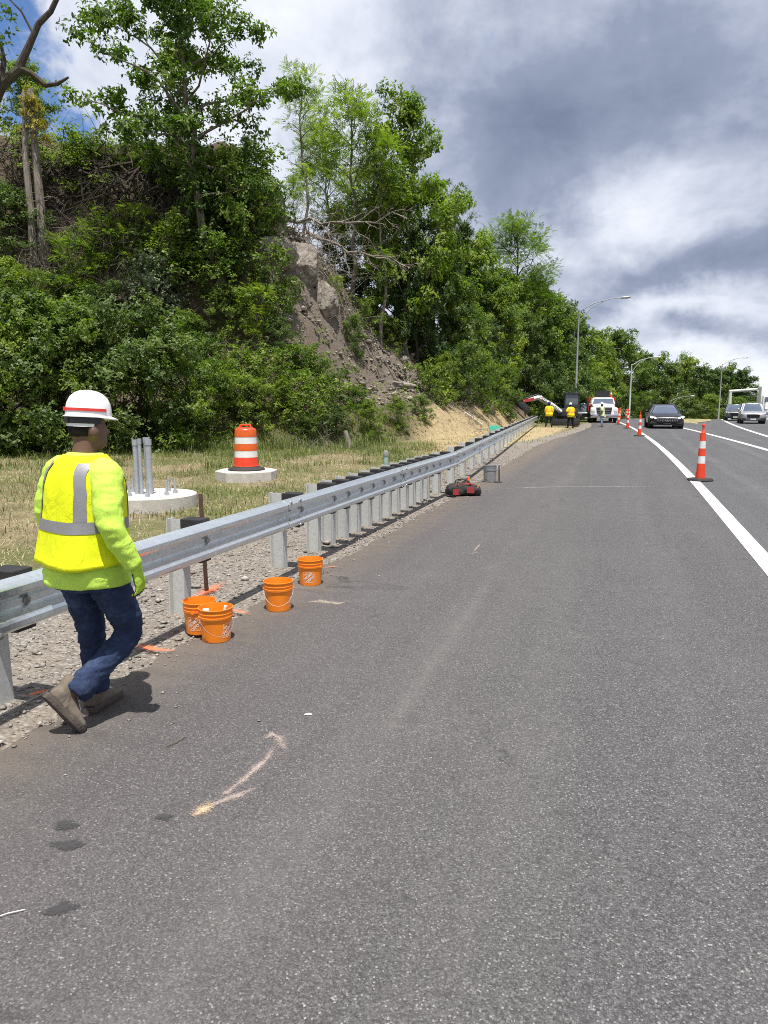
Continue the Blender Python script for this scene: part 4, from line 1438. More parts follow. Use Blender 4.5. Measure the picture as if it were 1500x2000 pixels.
m, t, out = new_mat('rubble_stone')
b = t.new('ShaderNodeBsdfPrincipled')
c = t.ramp(t.attr('rnd'), [(0.0, (0.09, 0.077, 0.062)), (0.5, (0.21, 0.182, 0.148)), (1.0, (0.36, 0.32, 0.27))])
t.put(b.inputs['Base Color'], c)
b.inputs['Roughness'].default_value = 0.95
b.inputs['Specular IOR Level'].default_value = 0.15
t.l.new(b.outputs[0], out.inputs[0])
stones(407, 14000, -8, 9, 28, 48, keep_rubble, 0.075, 'rubble', 'loose rubble and clods on the bare spur', m)

# ------------------------------------------------------------------ dead wood on the bank
def brush(label, seed, cx_, cy_, rx, ry, n, mat, length=(1.2, 3.2), rad=(0.010, 0.028)):
    r = np.random.RandomState(seed)
    z0 = ground_z(cx_, cy_)
    o = thing('brush_thicket', label, 'brush', (cx_, cy_, z0), 0, 'dead brush on the bank')
    mb = MB()
    for i in range(n):
        x, y = r.normal(0, rx * 0.5), r.normal(0, ry * 0.5)
        z = ground_z(cx_ + x, cy_ + y) - z0
        L = r.uniform(*length)
        d = np.array([r.normal(0, 0.8), -0.45 + r.normal(0, 0.5), r.uniform(-0.3, 1.0)])
        d /= np.linalg.norm(d)
        p = [np.array([x, y, z - 0.05])]
        for k in range(4):
            d = d + np.array([r.normal(0, 0.22), r.normal(0, 0.22), r.normal(-0.12, 0.22)])
            d /= np.linalg.norm(d)
            p.append(p[-1] + d * L / 4)
        ra = r.uniform(*rad)
        mb.tube(p, [ra, ra * 0.8, ra * 0.6, ra * 0.42, ra * 0.22], 4, caps=False)
        if r.rand() < 0.6:
            k = r.randint(1, 4)
            e = p[k] + (d * 0.5 + r.normal(0, 0.5, 3)) * L * 0.35
            mb.tube([p[k], (p[k] + e) / 2 + r.normal(0, 0.05, 3), e], [ra * 0.5, ra * 0.35, ra * 0.15], 3, caps=False)
    mb.build('twigs', mat, o, fix=False)['kind'] = 'stuff'
    return o


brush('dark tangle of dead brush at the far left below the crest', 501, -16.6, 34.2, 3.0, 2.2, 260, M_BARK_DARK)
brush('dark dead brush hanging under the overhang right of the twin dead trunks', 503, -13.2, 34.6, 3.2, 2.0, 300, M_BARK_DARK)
brush('dead brush between the sumacs and the oak', 505, -10.6, 34.2, 2.8, 2.0, 240, M_BARK_DARK)
brush('grey dead brush around the feet of the twin dead trunks', 507, -15.4, 32.4, 3.2, 1.8, 240, M_DEAD, (0.9, 2.6), (0.008, 0.02))
brush('grey dead twigs below the crest left of the oak', 509, -12.4, 33.4, 3.0, 1.6, 170, M_DEAD, (0.9, 2.6), (0.008, 0.02))
brush('tangle of grey roots and twigs hanging over the bare rock', 511, -3.9, 37.6, 2.6, 1.8, 230, M_DEAD, (1.2, 3.6), (0.008, 0.024))
brush('dead brush low on the right of the bare earth', 513, 4.6, 40.6, 2.0, 1.6, 140, M_DEAD, (0.6, 1.8), (0.007, 0.016))
brush('bare twigs between the bushes left of the grey wooden stub', 515, -2.6, 27.2, 1.6, 0.8, 130, M_DEAD, (0.6, 1.6), (0.006, 0.014))
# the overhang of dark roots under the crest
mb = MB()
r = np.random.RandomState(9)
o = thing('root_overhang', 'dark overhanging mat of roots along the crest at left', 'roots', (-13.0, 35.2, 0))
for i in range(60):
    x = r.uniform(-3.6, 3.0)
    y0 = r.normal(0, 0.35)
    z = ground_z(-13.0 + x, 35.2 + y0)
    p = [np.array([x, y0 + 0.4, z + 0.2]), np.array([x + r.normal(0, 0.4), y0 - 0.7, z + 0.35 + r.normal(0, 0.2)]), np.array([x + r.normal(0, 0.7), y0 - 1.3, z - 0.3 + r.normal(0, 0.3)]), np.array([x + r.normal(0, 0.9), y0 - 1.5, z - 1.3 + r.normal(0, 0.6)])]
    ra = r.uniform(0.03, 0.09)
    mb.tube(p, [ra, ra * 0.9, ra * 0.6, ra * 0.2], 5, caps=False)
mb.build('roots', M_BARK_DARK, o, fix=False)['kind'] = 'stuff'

# twin dead trunks with a yellow vine
for lab, x, y, h, rad_, ln in (('left one of the two dead grey trunks on the slope', -15.35, 32.7, 7.0, 0.15, 0.12), ('right one of the two dead grey trunks, capped with yellow leaves', -15.0, 32.9, 6.9, 0.19, -0.05)):
    z = ground_z(x, y)
    o = thing('dead_trunk', lab, 'tree', (x, y, z), 0.0, 'dead trunks')
    MB().tube([(0, 0, -0.4), (0.03, 0, h * 0.3), (-0.04, 0.02, h * 0.6), (ln, 0, h)], [rad_ * 1.25, rad_, rad_ * 0.85, rad_ * 0.62], 9).build('trunk', M_DEAD, o)
    for k in range(5):
        a = k * 1.9
        hh = h * (0.35 + 0.13 * k)
        MB().tube([(0, 0, hh), (0.35 * math.cos(a), 0.35 * math.sin(a), hh + 0.15), (0.8 * math.cos(a), 0.8 * math.sin(a), hh + 0.1)], [0.03, 0.02, 0.008], 5).build('branch_stub', M_DEAD, o)
plant('yellow_vine', 'vine', 'yellow vine crowning the right dead trunk', -15.0, 32.75, 1.2, 0.85, 0.4, None, 'vine', z=13.4)

# the dark leaning tree whose limb crosses the upper left corner
lt = thing('leaning_tree', 'dark bare-limbed tree reaching in over the upper left corner', 'tree', (-13.4, 24.6, ground_z(-13.4, 24.6)))
base = Vector(lt.location)
tr_ = lambda *ps: [Vector(p) - base for p in ps]
MB().tube(tr_((-13.4, 24.6, -0.3), (-13.7, 24.5, 3.5), (-13.6, 24.3, 6.5), (-13.1, 24.1, 9.0), (-12.35, 24, 10.7), (-11.9, 24, 11.5), (-11.25, 24, 12.0)), [0.30, 0.26, 0.23, 0.20, 0.18, 0.17, 0.13], 9).build('trunk', M_BARK_DARK, lt)
MB().tube(tr_((-11.3, 24, 12.0), (-10.9, 24, 12.7), (-10.6, 24.0, 13.25), (-10.2, 24, 13.6), (-9.85, 24, 14.2), (-9.6, 23.9, 15.2)), [0.13, 0.10, 0.09, 0.08, 0.07, 0.05], 8).build('limb', M_BARK_DARK, lt)
MB().tube(tr_((-11.3, 24, 12.0), (-10.95, 24, 11.85), (-10.5, 24, 11.5), (-10.1, 23.9, 11.5), (-9.7, 23.8, 11.65)), [0.10, 0.085, 0.075, 0.06, 0.03], 8).build('limb', M_BARK_DARK, lt)
MB().tube(tr_((-11.9, 24, 11.5), (-11.75, 24, 12.2), (-11.78, 24, 12.6)), [0.10, 0.08, 0.05], 7).build('limb', M_BARK_DARK, lt)
MB().tube(tr_((-10.75, 24, 12.9), (-11.1, 24, 13.6), (-11.5, 24, 14.0), (-11.9, 24, 14.1)), [0.04, 0.03, 0.02, 0.01], 6).build('limb', M_BARK_DARK, lt)
r = np.random.RandomState(77)
P = np.concatenate([np.array([-12.0, 24, 13.2]) + r.normal(0, 1, (70, 3)) * np.array([0.35, 0.5, 0.7]), np.array([-12.1, 24, 11.8]) + r.normal(0, 1, (30, 3)) * np.array([0.4, 0.5, 0.5])]) - np.array(base)
V, F_, rnd = scatter(T_OAK, P, frames(np.array([0, 0, 0.8]) + r.normal(0, 0.6, P.shape), r), r.uniform(0.7, 1.1, len(P)), r)
me = fast_mesh('foliage', V, F_, {'rnd': rnd})
mesh_obj('foliage', me, M_LEAF_DARK, lt)

# fallen dead trees hanging over the bare rock
for lab, seed, x, y, h, tilt, rz in (('grey fallen tree hanging down over the bare rock', 521, -4.6, 38.6, 7.0, (0.35, 1.75), -0.25), ('second grey fallen tree lower over the bare rock', 523, -3.6, 38.9, 6.0, (0.2, 1.95), -0.35), ('thin dead branch lying at the foot of the oak', 525, -7.9, 30.6, 3.4, (0.0, 1.95), -0.1)):
    wood, V, F_, rnd = grow(seed=seed, H=h, r0=0.075, base=0.12, spread=1.7, nprim=16, nsec=4, clump_r=0.2, per=1, tmpls=T_SMALL, up=(0.5, 1.1))
    o = thing('fallen_tree', lab, 'dead tree', (x, y, ground_z(x, y) + 0.9), rz, 'fallen dead trees')
    o.rotation_euler = (tilt[0], tilt[1], rz)
    wood.build('dead_wood', M_DEAD, o, fix=False)

# rocks of the spur
M_ROCK = pbr('rock_tan', (0.225, 0.198, 0.165), 0.95, var=0.45, scale=2.6, bump=1.0, bscale=6, dirt=0.75, dirtcol=(0.12, 0.10, 0.085))


def rock(label, x, y, size, seed, sq=(1, 1, 1), dz=0.0, rz=0.0):
    r = np.random.RandomState(seed)
    bm = bmesh.new()
    bmesh.ops.create_icosphere(bm, subdivisions=5, radius=1.0)
    cuts = [Vector(r.normal(0, 1, 3)).normalized() for _ in range(22)]
    for v in bm.verts:
        d = v.co.normalized()
        k = 1.0
        for c_ in cuts:
            q = d.dot(c_)
            if q > 0.62:
                k = min(k, (0.66 + 0.03 * (int(abs(c_.x) * 1000) % 7)) / q)
        k *= 1 + 0.10 * noise.noise(d * 3 + Vector((seed, 0, 0))) + 0.09 * abs(noise.noise(Vector((d.x * 8, d.y * 8, d.z * 2.5 + seed)))) + 0.05 * noise.noise(d * 14)
        v.co = Vector((d.x * k * sq[0], d.y * k * sq[1], d.z * k * sq[2])) * size
    me = bpy.data.meshes.new('rock')
    bm.to_mesh(me)
    bm.free()
    me.materials.append(M_ROCK)
    me.shade_smooth()
    me.set_sharp_from_angle(angle=R(22))
    o = bpy.data.objects.new('rock', me)
    link(o)
    o.location = (x, y, ground_z(x, y) + dz)
    o.rotation_euler = (0.1, 0.15, rz)
    return tag(o, label, 'rock', 'rocks of the bare spur')


rock('tall rock face at the upper left of the bare spur', -5.6, 36.0, 1.3, 1, (0.9, 0.9, 1.1), -0.1)
rock('grey flat boulder low on the left of the bare spur', -5.0, 33.6, 1.0, 2, (1.1, 0.8, 0.9), 0.0)
rock('tan rock block in the middle of the bare spur', -3.9, 35.0, 1.1, 3, (1.0, 0.9, 1.1), -0.2, 0.5)
rock('leaning rock slab right of the middle of the bare spur', -2.9, 35.6, 1.0, 4, (0.9, 0.8, 1.0), -0.2, 1.0)
rock('small rock on the lower rim of the bare earth', 0.9, 38.2, 0.6, 5, (1.5, 0.8, 0.6), 0.0)
rock('pale rock on the second bare patch right of the spur', 4.9, 43.4, 0.8, 6, (0.8, 0.8, 1.2), 0.0)
rock('tan rock above the straw slope', 6.4, 45.4, 0.8, 7, (0.9, 0.8, 1.1), 0.0)

# ------------------------------------------------------------------ guardrail
def galv(name, tint=(0.50, 0.53, 0.54), rough=0.42, metal=0.75):
    m, t, out = new_mat(name)
    b = t.new('ShaderNodeBsdfPrincipled')
    co = t.coord('Object')
    va = t.new('ShaderNodeTexVoronoi')
    t.l.new(t.vmath('ADD', co, t.vmath('MULTIPLY', t.noise(co, 20, 3, out='Color'), (0.03, 0.03, 0.03))), va.inputs['Vector'])
    va.inputs['Scale'].default_value = 42
    sc = t.new('ShaderNodeSeparateColor')
    t.l.new(va.outputs['Color'], sc.inputs[0])
    n = t.noise(co, 3.0, 6, 0.65)
    c = t.ramp(sc.outputs[0], [(0, tuple(x * 0.93 for x in tint)), (1, tuple(min(1, x * 1.07) for x in tint))])
    c = t.mix(t.range(n, 0.45, 0.75, 0, 0.25), c, tuple(x * 0.72 for x in tint))
    c = t.mix(t.range(t.noise(t.mapping(co, (2, 2, 30)), 1.0, 5, 0.7), 0.6, 0.8, 0, 0.25), c, (0.28, 0.22, 0.17))
    t.put(b.inputs['Base Color'], c)
    b.inputs['Metallic'].default_value = metal
    t.put(b.inputs['Roughness'], t.range(sc.outputs[1], 0, 1, rough - 0.06, rough + 0.06))
    t.put(b.inputs['Normal'], t.bump(n, 0.06, 0.02))
    t.l.new(b.outputs[0], out.inputs[0])
    return m


M_GALV = galv('galvanised_beam', (0.74, 0.785, 0.79), 0.28, 0.85)
M_GALV_POST = galv('galvanised_post', (0.56, 0.57, 0.55), 0.55, 0.30)
M_BLOCK = pbr('blockout_plastic', (0.026, 0.025, 0.026), 0.55, bump=0.3, bscale=40, var=0.3)
M_BOLT = pbr('bolt_steel', (0.30, 0.29, 0.28), 0.45, metal=0.7)


def post_w(s):
    return -3.5 - 0.076 * max(0.0, s - 14.0)


rail = thing('guardrail', 'galvanised steel guardrail with black offset blocks running along the gravel strip', 'guardrail', (0, 0, 0), -ROAD_A)
prof = [(0.004, 0.156), (0.018, 0.150), (0.066, 0.128), (0.080, 0.112), (0.080, 0.082), (0.070, 0.064), (0.016, 0.036), (0.004, 0.020), (0.004, -0.020), (0.016, -0.036), (0.070, -0.064), (0.080, -0.082), (0.080, -0.112), (0.066, -0.128), (0.018, -0.150), (0.004, -0.156)]
prof_ring = [(d, z) for d, z in prof] + [(d - 0.0045, z * 0.985) for d, z in prof[::-1]]
RAIL_Z = 0.632
joints = [-1.2, 2.6, 6.4] + [6.4 + 3.8 * k for k in range(1, 14)]
bolt_mesh = None


def bolt_mb():
    return MB().lathe([(0.0, 0.014), (0.010, 0.013), (0.018, 0.008), (0.020, 0.0)], n=10, axis='X')


bm_ = bolt_mb().build('bolt', M_BOLT)
BOLT_MESH = bm_.data
bpy.data.objects.remove(bm_)


def rail_pt(s, d, z, lap=0.0):
    k = -0.076 if s > 14.0 else 0.0
    return (post_w(s) + 0.278 + d + lap, s, z)


POSTS = [-0.6, 1.25, 3.14, 5.03, 6.87, 7.79] + [8.25 + 0.465 * k for k in range(11)] + [13.72, 15.49, 17.26, 19.12] + [21.0 + 1.9 * k for k in range(19)]
sections = []
for i in range(len(joints) - 1):
    s0, s1 = joints[i], min(joints[i + 1] + 0.32, 56.2)
    if s0 > 55:
        break
    ns = 12
    rr = []
    for k in range(ns + 1):
        s = s0 + (s1 - s0) * k / ns
        lap = 0.005 if (s - s0) < 0.33 else 0.0      # the near end laps over the sheet before it
        rr.append([rail_pt(s, d * (1.03 if lap else 1.0), RAIL_Z + z * (1.012 if lap else 1.0), lap) for d, z in prof_ring])
    sec = MB().rings(rr).build('rail_section', M_GALV, rail, angle=28)
    sections.append((s0, s1, sec))
    if i > 0:
        for ds in (0.055, 0.27):
            for z, d in ((0.128, 0.069), (0.052, 0.048), (-0.052, 0.048), (-0.128, 0.069)):
                o = mesh_obj('bolt', BOLT_MESH, None, sec)
                o.location = rail_pt(s0 + ds, d + 0.004, RAIL_Z + z, 0.006)
for s in POSTS:
    for s0, s1, sec in sections:
        if s0 + 0.02 <= s < s1 - 0.3:
            o = mesh_obj('bolt', BOLT_MESH, None, sec)
            o.location = rail_pt(s, 0.004, RAIL_Z, 0.002)
            o.scale = (1.3, 1.3, 1.3)
            break
pm = MB()
pm.box((0.070, 0, -0.10), (0.010, 0.102, 1.80)).box((-0.070, 0, -0.10), (0.010, 0.102, 1.80)).box((0, 0, -0.10), (0.128, 0.008, 1.79))
po = pm.build('post', M_GALV_POST, None, smooth=False)
POST_MESH = po.data
bpy.data.objects.remove(po)
bo = MB().box((0, 0, 0), (0.192, 0.145, 0.36)).build('offset_block', M_BLOCK, None, smooth=False, bevel=0.008)
BLOCK_MESH = bo.data
bpy.data.objects.remove(bo)
rp = random.Random(3)
for s in POSTS:
    if s > 56.3:
        break
    o = mesh_obj('post', POST_MESH, None, rail)
    o.location = (post_w(s), s, 0.0)
    o.rotation_euler = (rp.uniform(-0.012, 0.012), rp.uniform(-0.01, 0.01), rp.uniform(-0.03, 0.03))
    k = mesh_obj('offset_block', BLOCK_MESH, None, rail)
    k.location = (post_w(s) + 0.175, s + rp.uniform(-0.01, 0.01), 0.628 + rp.uniform(-0.006, 0.008))

# ------------------------------------------------------------------ buckets, footings, barrels, cones
M_ORANGE = pbr('orange_plastic', (0.90, 0.245, 0.010), 0.38, var=0.10, scale=14, dirt=0.45, dirtcol=(0.45, 0.22, 0.10))
M_PRINT = pbr('white_print', (0.78, 0.72, 0.66), 0.5, var=0.1)
M_WIRE = pbr('steel_wire', (0.22, 0.20, 0.19), 0.5, metal=0.6)
M_CONC = pbr('concrete', (0.50, 0.475, 0.43), 0.9, var=0.14, scale=6, bump=0.5, bscale=45, dirt=0.35, dirtcol=(0.30, 0.27, 0.23))
M_CONDUIT = galv('galvanised_pipe', (0.42, 0.45, 0.48), 0.5, 0.5)
M_RUST = pbr('rusty_steel', (0.075, 0.042, 0.028), 0.85, var=0.35, scale=20, bump=0.4)
M_DRUM = pbr('drum_orange', (0.70, 0.115, 0.012), 0.45, var=0.12, scale=6, dirt=0.25, dirtcol=(0.35, 0.10, 0.04))
M_DRUM_RED = pbr('drum_red_orange', (0.72, 0.055, 0.018), 0.4, var=0.1, scale=6, dirt=0.2, dirtcol=(0.35, 0.08, 0.04))
M_SHEET = pbr('white_sheeting', (0.72, 0.72, 0.71), 0.38, var=0.08, scale=10, dirt=0.3, dirtcol=(0.50, 0.45, 0.40))
M_RUBBER = pbr('black_rubber', (0.022, 0.021, 0.021), 0.75, var=0.3, scale=10, dirt=0.4, dirtcol=(0.10, 0.09, 0.08))


def bend_print(flat_pts, r0, slope, z0, ang, off=0.0012):
    """wrap flat (u, v) print on a tapering bucket wall"""
    out = []
    for u, v in flat_pts:
        r = r0 + slope * (z0 + v) + off
        a = ang + u / r
        out.append((r * math.cos(a), r * math.sin(a), z0 + v))
    return out


def bucket(label, loc, rz, mat, r_bot, r_top, h, name='bucket', logo=None, handle=-0.9, band=True):
    o = thing(name, label, 'bucket', loc, rz, 'buckets on the shoulder')
    sl = (r_top - r_bot) / h
    def rr(z):
        return r_bot + sl * z
    P = [(0.0, 0.004), (r_bot - 0.012, 0.004), (r_bot - 0.004, 0.0), (r_bot, 0.004), (rr(h * 0.70), h * 0.70)]
    if band:
        P += [(rr(h * 0.70) + 0.007, h * 0.705), (rr(h * 0.77) + 0.007, h * 0.765), (rr(h * 0.77), h * 0.77), (rr(h * 0.84), h * 0.84), (rr(h * 0.84) + 0.0045, h * 0.845), (rr(h * 0.86) + 0.0045, h * 0.865), (rr(h * 0.87), h * 0.87)]
    P += [(rr(h) - 0.001, h * 0.975), (rr(h) + 0.004, h * 0.978), (rr(h) + 0.0045, h), (rr(h) - 0.002, h + 0.001), (rr(h) - 0.003, h * 0.97), (r_bot - 0.003, 0.012), (0.0, 0.010)]
    MB().lathe(P, n=40, caps=False).build('shell', mat, o, angle=40)
    # wire handle hanging down on one side
    rh = rr(h * 0.77) + 0.010
    pts = []
    for k in range(21):
        a = math.pi * k / 20
        x = math.cos(a) * rh
        drop = math.sin(a)
        y = -math.sin(a) * (rh + 0.006)
        zz = h * 0.735 - drop * h * 0.5 * (1 if handle < 0 else -0.2)
        rad = max(rr(zz) + 0.006, 0.001)
        q = Vector((x, y, 0))
        q = q.normalized() * max(rad, q.length * 0.98)
        pts.append((q.x, q.y, zz))
    hd = MB().tube(pts, 0.0016, 6).build('handle', M_WIRE, o)
    for sx in (-1, 1):
        MB().lathe([(0.0, 0.0), (0.014, 0.0), (0.012, 0.012), (0.0, 0.013)], (0, 0, 0), 10, axis='X').build('ear', mat, o, loc=(sx * rr(h * 0.735) + (0.0 if sx > 0 else -0.012), 0, h * 0.735))
    if logo is not None:
        S = 0.105
        z0 = h * 0.36
        mb = MB()
        def strip_uv(u0, v0, u1, v1, n=10):
            hor = abs(u1 - u0) > abs(v1 - v0)
            cols = []
            for k in range(n + 1):
                f = k / n
                if hor:
                    cols.append([(u0 + (u1 - u0) * f, v0), (u0 + (u1 - u0) * f, v1)])
                else:
                    cols.append([(u0, v0 + (v1 - v0) * f), (u1, v0 + (v1 - v0) * f)])
            for a, b in zip(cols[:-1], cols[1:]):
                q = bend_print([a[0], b[0], b[1], a[1]], r_bot, sl, z0, logo)
                mb._add(q, [(0, 1, 2, 3)])
        w = 0.003
        strip_uv(-S / 2, -S / 2, S / 2, -S / 2 + w)
        strip_uv(-S / 2, S / 2 - w, S / 2, S / 2)
        strip_uv(-S / 2, -S / 2 + w, -S / 2 + w, S / 2 - w)
        strip_uv(S / 2 - w, -S / 2 + w, S / 2, S / 2 - w)
        for txt, size, cu, cv in (('THE', 0.017, -0.030, 0.024), ('HOME', 0.036, -0.006, 0.007), ('DEPOT', 0.031, 0.017, -0.020)):
            tm = text_mesh(txt, size, bold=0.0012, spacing=0.95)
            ca, sa = math.cos(R(40)), math.sin(R(40))
            vs = bend_print([(v.co.x * ca - v.co.y * sa + cu, v.co.x * sa + v.co.y * ca + cv) for v in tm.vertices], r_bot, sl, z0, logo, 0.0014)
            mb._add(vs, [tuple(p.vertices) for p in tm.polygons])
            bpy.data.meshes.remove(tm)
        mb.build('printed_logo', M_PRINT, o, smooth=False, fix=False)
    return o


bucket('front orange bucket of the pair, with a pale stick inside', (-1.255, 5.17, 0.0), 0.5, M_ORANGE, 0.104, 0.124, 0.25, logo=R(-25) - 0.5)
bucket('orange bucket half hidden behind the front one of the pair', (-1.43, 5.38, -0.008), 1.4, M_ORANGE, 0.104, 0.124, 0.25, logo=R(180))
bucket('orange bucket standing alone in the middle of the row', (-0.905, 5.97, 0.0), 0.15, M_ORANGE, 0.104, 0.124, 0.25, logo=R(-12))
bucket('farthest orange bucket with its white square logo facing us', (-0.72, 6.84, 0.0), 2.6, M_ORANGE, 0.104, 0.124, 0.25, logo=R(-92) - 2.6)
mb = MB().tube([(0, 0, 0), (0.05, 0.02, 0.235)], [0.010, 0.013], 8)
tag(mb.build('stick', M_PRINT, None, loc=(-1.235, 5.18, 0.014)), 'short pale stick leaning inside the front orange bucket', 'stick')
mb = MB().box((0, 0, 0.0), (0.05, 0.03, 0.022), Matrix.Rotation(0.4, 3, 'Z'), 0.8)
tag(mb.build('scraper', M_PRINT, None, loc=(-1.315, 5.12, 0.24), bevel=0.004), 'small white scraper resting on the rim of the front orange bucket', 'tool')
# paper label on the middle bucket
lb = MB().box((0, 0, 0), (0.016, 0.001, 0.026))
M_GREYPLASTIC = pbr('grey_plastic', (0.23, 0.235, 0.245), 0.42, var=0.12, scale=8, dirt=0.35, dirtcol=(0.40, 0.37, 0.33))
bucket('grey bucket with wire handle beside the black and red tool bag', (2.37, 16.0, 0.0), 0.3, M_GREYPLASTIC, 0.130, 0.150, 0.37, handle=-0.9)
# a flat square spade stands against the grey bucket
sp = thing('spade', 'dark hand spade standing against the grey bucket', 'spade', (2.56, 15.86, 0.0), 0.2)
MB().bar((0, 0, 0.03), (0, 0.03, 0.38), 0.030, 0.012, up=(0, 1, 0)).build('handle', M_RUBBER, sp, bevel=0.003)
MB().box((-0.03, 0.0, 0.012), (0.16, 0.11, 0.02), None, 0.9).build('blade', M_RUBBER, sp, bevel=0.004)

# steel stake in the gravel
tag(MB().box((0, 0, 0.38), (0.038, 0.012, 1.10)).build('stake', M_RUST, None, loc=(-1.66, 6.52, 0.0), bevel=0.002), 'rusty flat steel stake driven in the gravel behind the guardrail', 'stake').rotation_euler = (0.02, -0.03, 0.5)

# ---- round footing with conduits and anchor bolts
fx, fy = -4.0, 12.15
ft = thing('round_footing', 'round concrete footing with steel anchor bolts behind the guardrail', 'footing', (fx, fy, -0.03))
MB().lathe([(0.0, -0.3), (0.78, -0.3), (0.78, 0.235), (0.765, 0.25), (0.0, 0.252)], n=48, caps=False).build('concrete_base', M_CONC, ft, angle=30)
for k in range(8):
    a = 2 * math.pi * (k + 0.3) / 8
    bx_, by_ = 0.42 * math.cos(a), 0.42 * math.sin(a)
    bt = MB().cyl((bx_, by_, 0.2), (bx_, by_, 0.50), 0.022, 10).build('anchor_bolt', M_CONDUIT, ft)
    MB().cyl((bx_, by_, 0.253), (bx_, by_, 0.30), 0.042, 6).build('nut', M_CONDUIT, bt, smooth=False)
for nm, (px_, py_, hh, rd) in enumerate(((-0.19, -0.05, 1.17, 0.045), (-0.055, 0.12, 1.20, 0.05), (-0.10, -0.10, 1.19, 0.03), (0.035, -0.08, 1.18, 0.052))):
    MB().lathe([(rd, 0.24), (rd, hh - 0.10), (rd * 1.16, hh - 0.095), (rd * 1.16, hh), (rd * 0.85, hh), (rd * 0.85, hh - 0.25), (0, hh - 0.25)], (px_, py_, 0), 18, caps=False).build('conduit', M_CONDUIT, ft)

# ---- octagonal footing with traffic drum
gx0, gy0 = -3.22, 16.75
f2 = thing('octagonal_footing', 'eight-sided concrete footing carrying the orange barrel', 'footing', (gx0, gy0, -0.02), 0.28)
MB().lathe([(0.0, -0.3), (0.72, -0.3), (0.72, 0.20), (0.70, 0.22), (0.0, 0.222)], n=8, caps=False).build('concrete_base', M_CONC, f2, smooth=False)


def drum(label, loc, rz, group=None, detail=True):
    o = thing('traffic_barrel', label, 'traffic barrel', loc, rz, group)
    secs = [(0.07, 0.30, 0.285, 0.272, 'r'), (0.30, 0.455, 0.268, 0.262, 'w'), (0.455, 0.615, 0.266, 0.258, 'o'), (0.615, 0.77, 0.255, 0.249, 'w'), (0.77, 0.93, 0.253, 0.245, 'o')]
    MB().lathe([(0.0, 0.0), (0.42, 0.0), (0.43, 0.02), (0.40, 0.045), (0.31, 0.075), (0.295, 0.10), (0.0, 0.10)], n=32, caps=False).build('rubber_base', M_RUBBER, o)
    body = MB()
    for z0, z1, ra, rb, c in secs:
        if c != 'w':
            MB().lathe([(0, z0 + 0.001), (ra + 0.012 if z0 < 0.1 else ra, z0 + 0.001), (ra + 0.012 if z0 < 0.1 else ra, z0 + 0.03), (ra, z0 + 0.034), (rb, z1 - 0.001), (0, z1 - 0.001)], n=32, caps=False).build('body_ring', M_DRUM if c == 'o' else M_DRUM_RED, o)
        else:
            MB().lathe([(0, z0 + 0.001), (ra, z0 + 0.001), (rb, z1 - 0.001), (0, z1 - 0.001)], n=32, caps=False).build('reflective_band', M_SHEET, o)
    MB().lathe([(0.245, 0.93), (0.23, 0.955), (0.17, 0.985), (0.0, 0.99)], n=32, caps=False).build('cap', M_DRUM_RED, o)
    for sx in (-1, 1):
        MB().tube([(sx * 0.13, 0, 0.96), (sx * 0.11, 0, 1.035), (sx * 0.055, 0, 1.05), (0.0, 0, 1.035)], [0.028, 0.026, 0.022, 0.018], 8).build('handle', M_DRUM_RED, o)
    return o


drum('orange and white barrel standing on the eight-sided footing', (gx0, gy0, 0.203), 0.1)


def cone(label, loc, rz):
    o = thing('channelizer_cone', label, 'traffic cone', loc, rz, 'cones along the white line')
    MB().lathe([(0.0, 0.0), (0.275, 0.0), (0.285, 0.018), (0.27, 0.052), (0.13, 0.062), (0.0, 0.062)], n=8, caps=False).build('rubber_base', M_RUBBER, o, angle=25)
    secs = [(0.062, 0.205, 0.108, 0.100, 'o'), (0.205, 0.395, 0.094, 0.088, 'o'), (0.395, 0.565, 0.083, 0.078, 'w'), (0.565, 0.735, 0.080, 0.073, 'o'), (0.735, 0.905, 0.070, 0.066, 'w'), (0.905, 1.085, 0.068, 0.060, 'o')]
    for z0, z1, ra, rb, c in secs:
        MB().lathe([(0, z0 + 0.0005), (ra, z0 + 0.0005), (rb, z1 - 0.0005), (0, z1 - 0.0005)], n=20, caps=False).build('body_section' if c == 'o' else 'reflective_band', M_DRUM_RED if c == 'o' else M_SHEET, o)
    MB().lathe([(0.060, 1.085), (0.036, 1.10), (0.024, 1.13), (0.022, 1.21), (0.034, 1.225), (0.036, 1.27), (0.020, 1.285), (0.0, 1.286)], n=14, caps=False).build('handle', M_DRUM_RED, o)
    return o


cone('nearest tall orange cone standing on the white line at right', (7.20, 16.25, 0), 0.2)
cone('second tall cone along the white line, left of the black sedan', (13.62, 38.4, 0), 0.5)
cone('third tall cone along the white line', (16.95, 50.2, 0), 0.9)
cone('fourth tall cone, right in front of the red truck rack', (19.35, 59.6, 0), 0.1)
cone('farthest tall cone behind the white truck', (25.6, 78.5, 0), 0.3)
drum('far traffic barrel behind the third cone', (28.6, 85.0, 0.0), 0.4)
drum('far traffic barrel at the end of the row of cones', (30.0, 92.5, -0.1), 0.2)

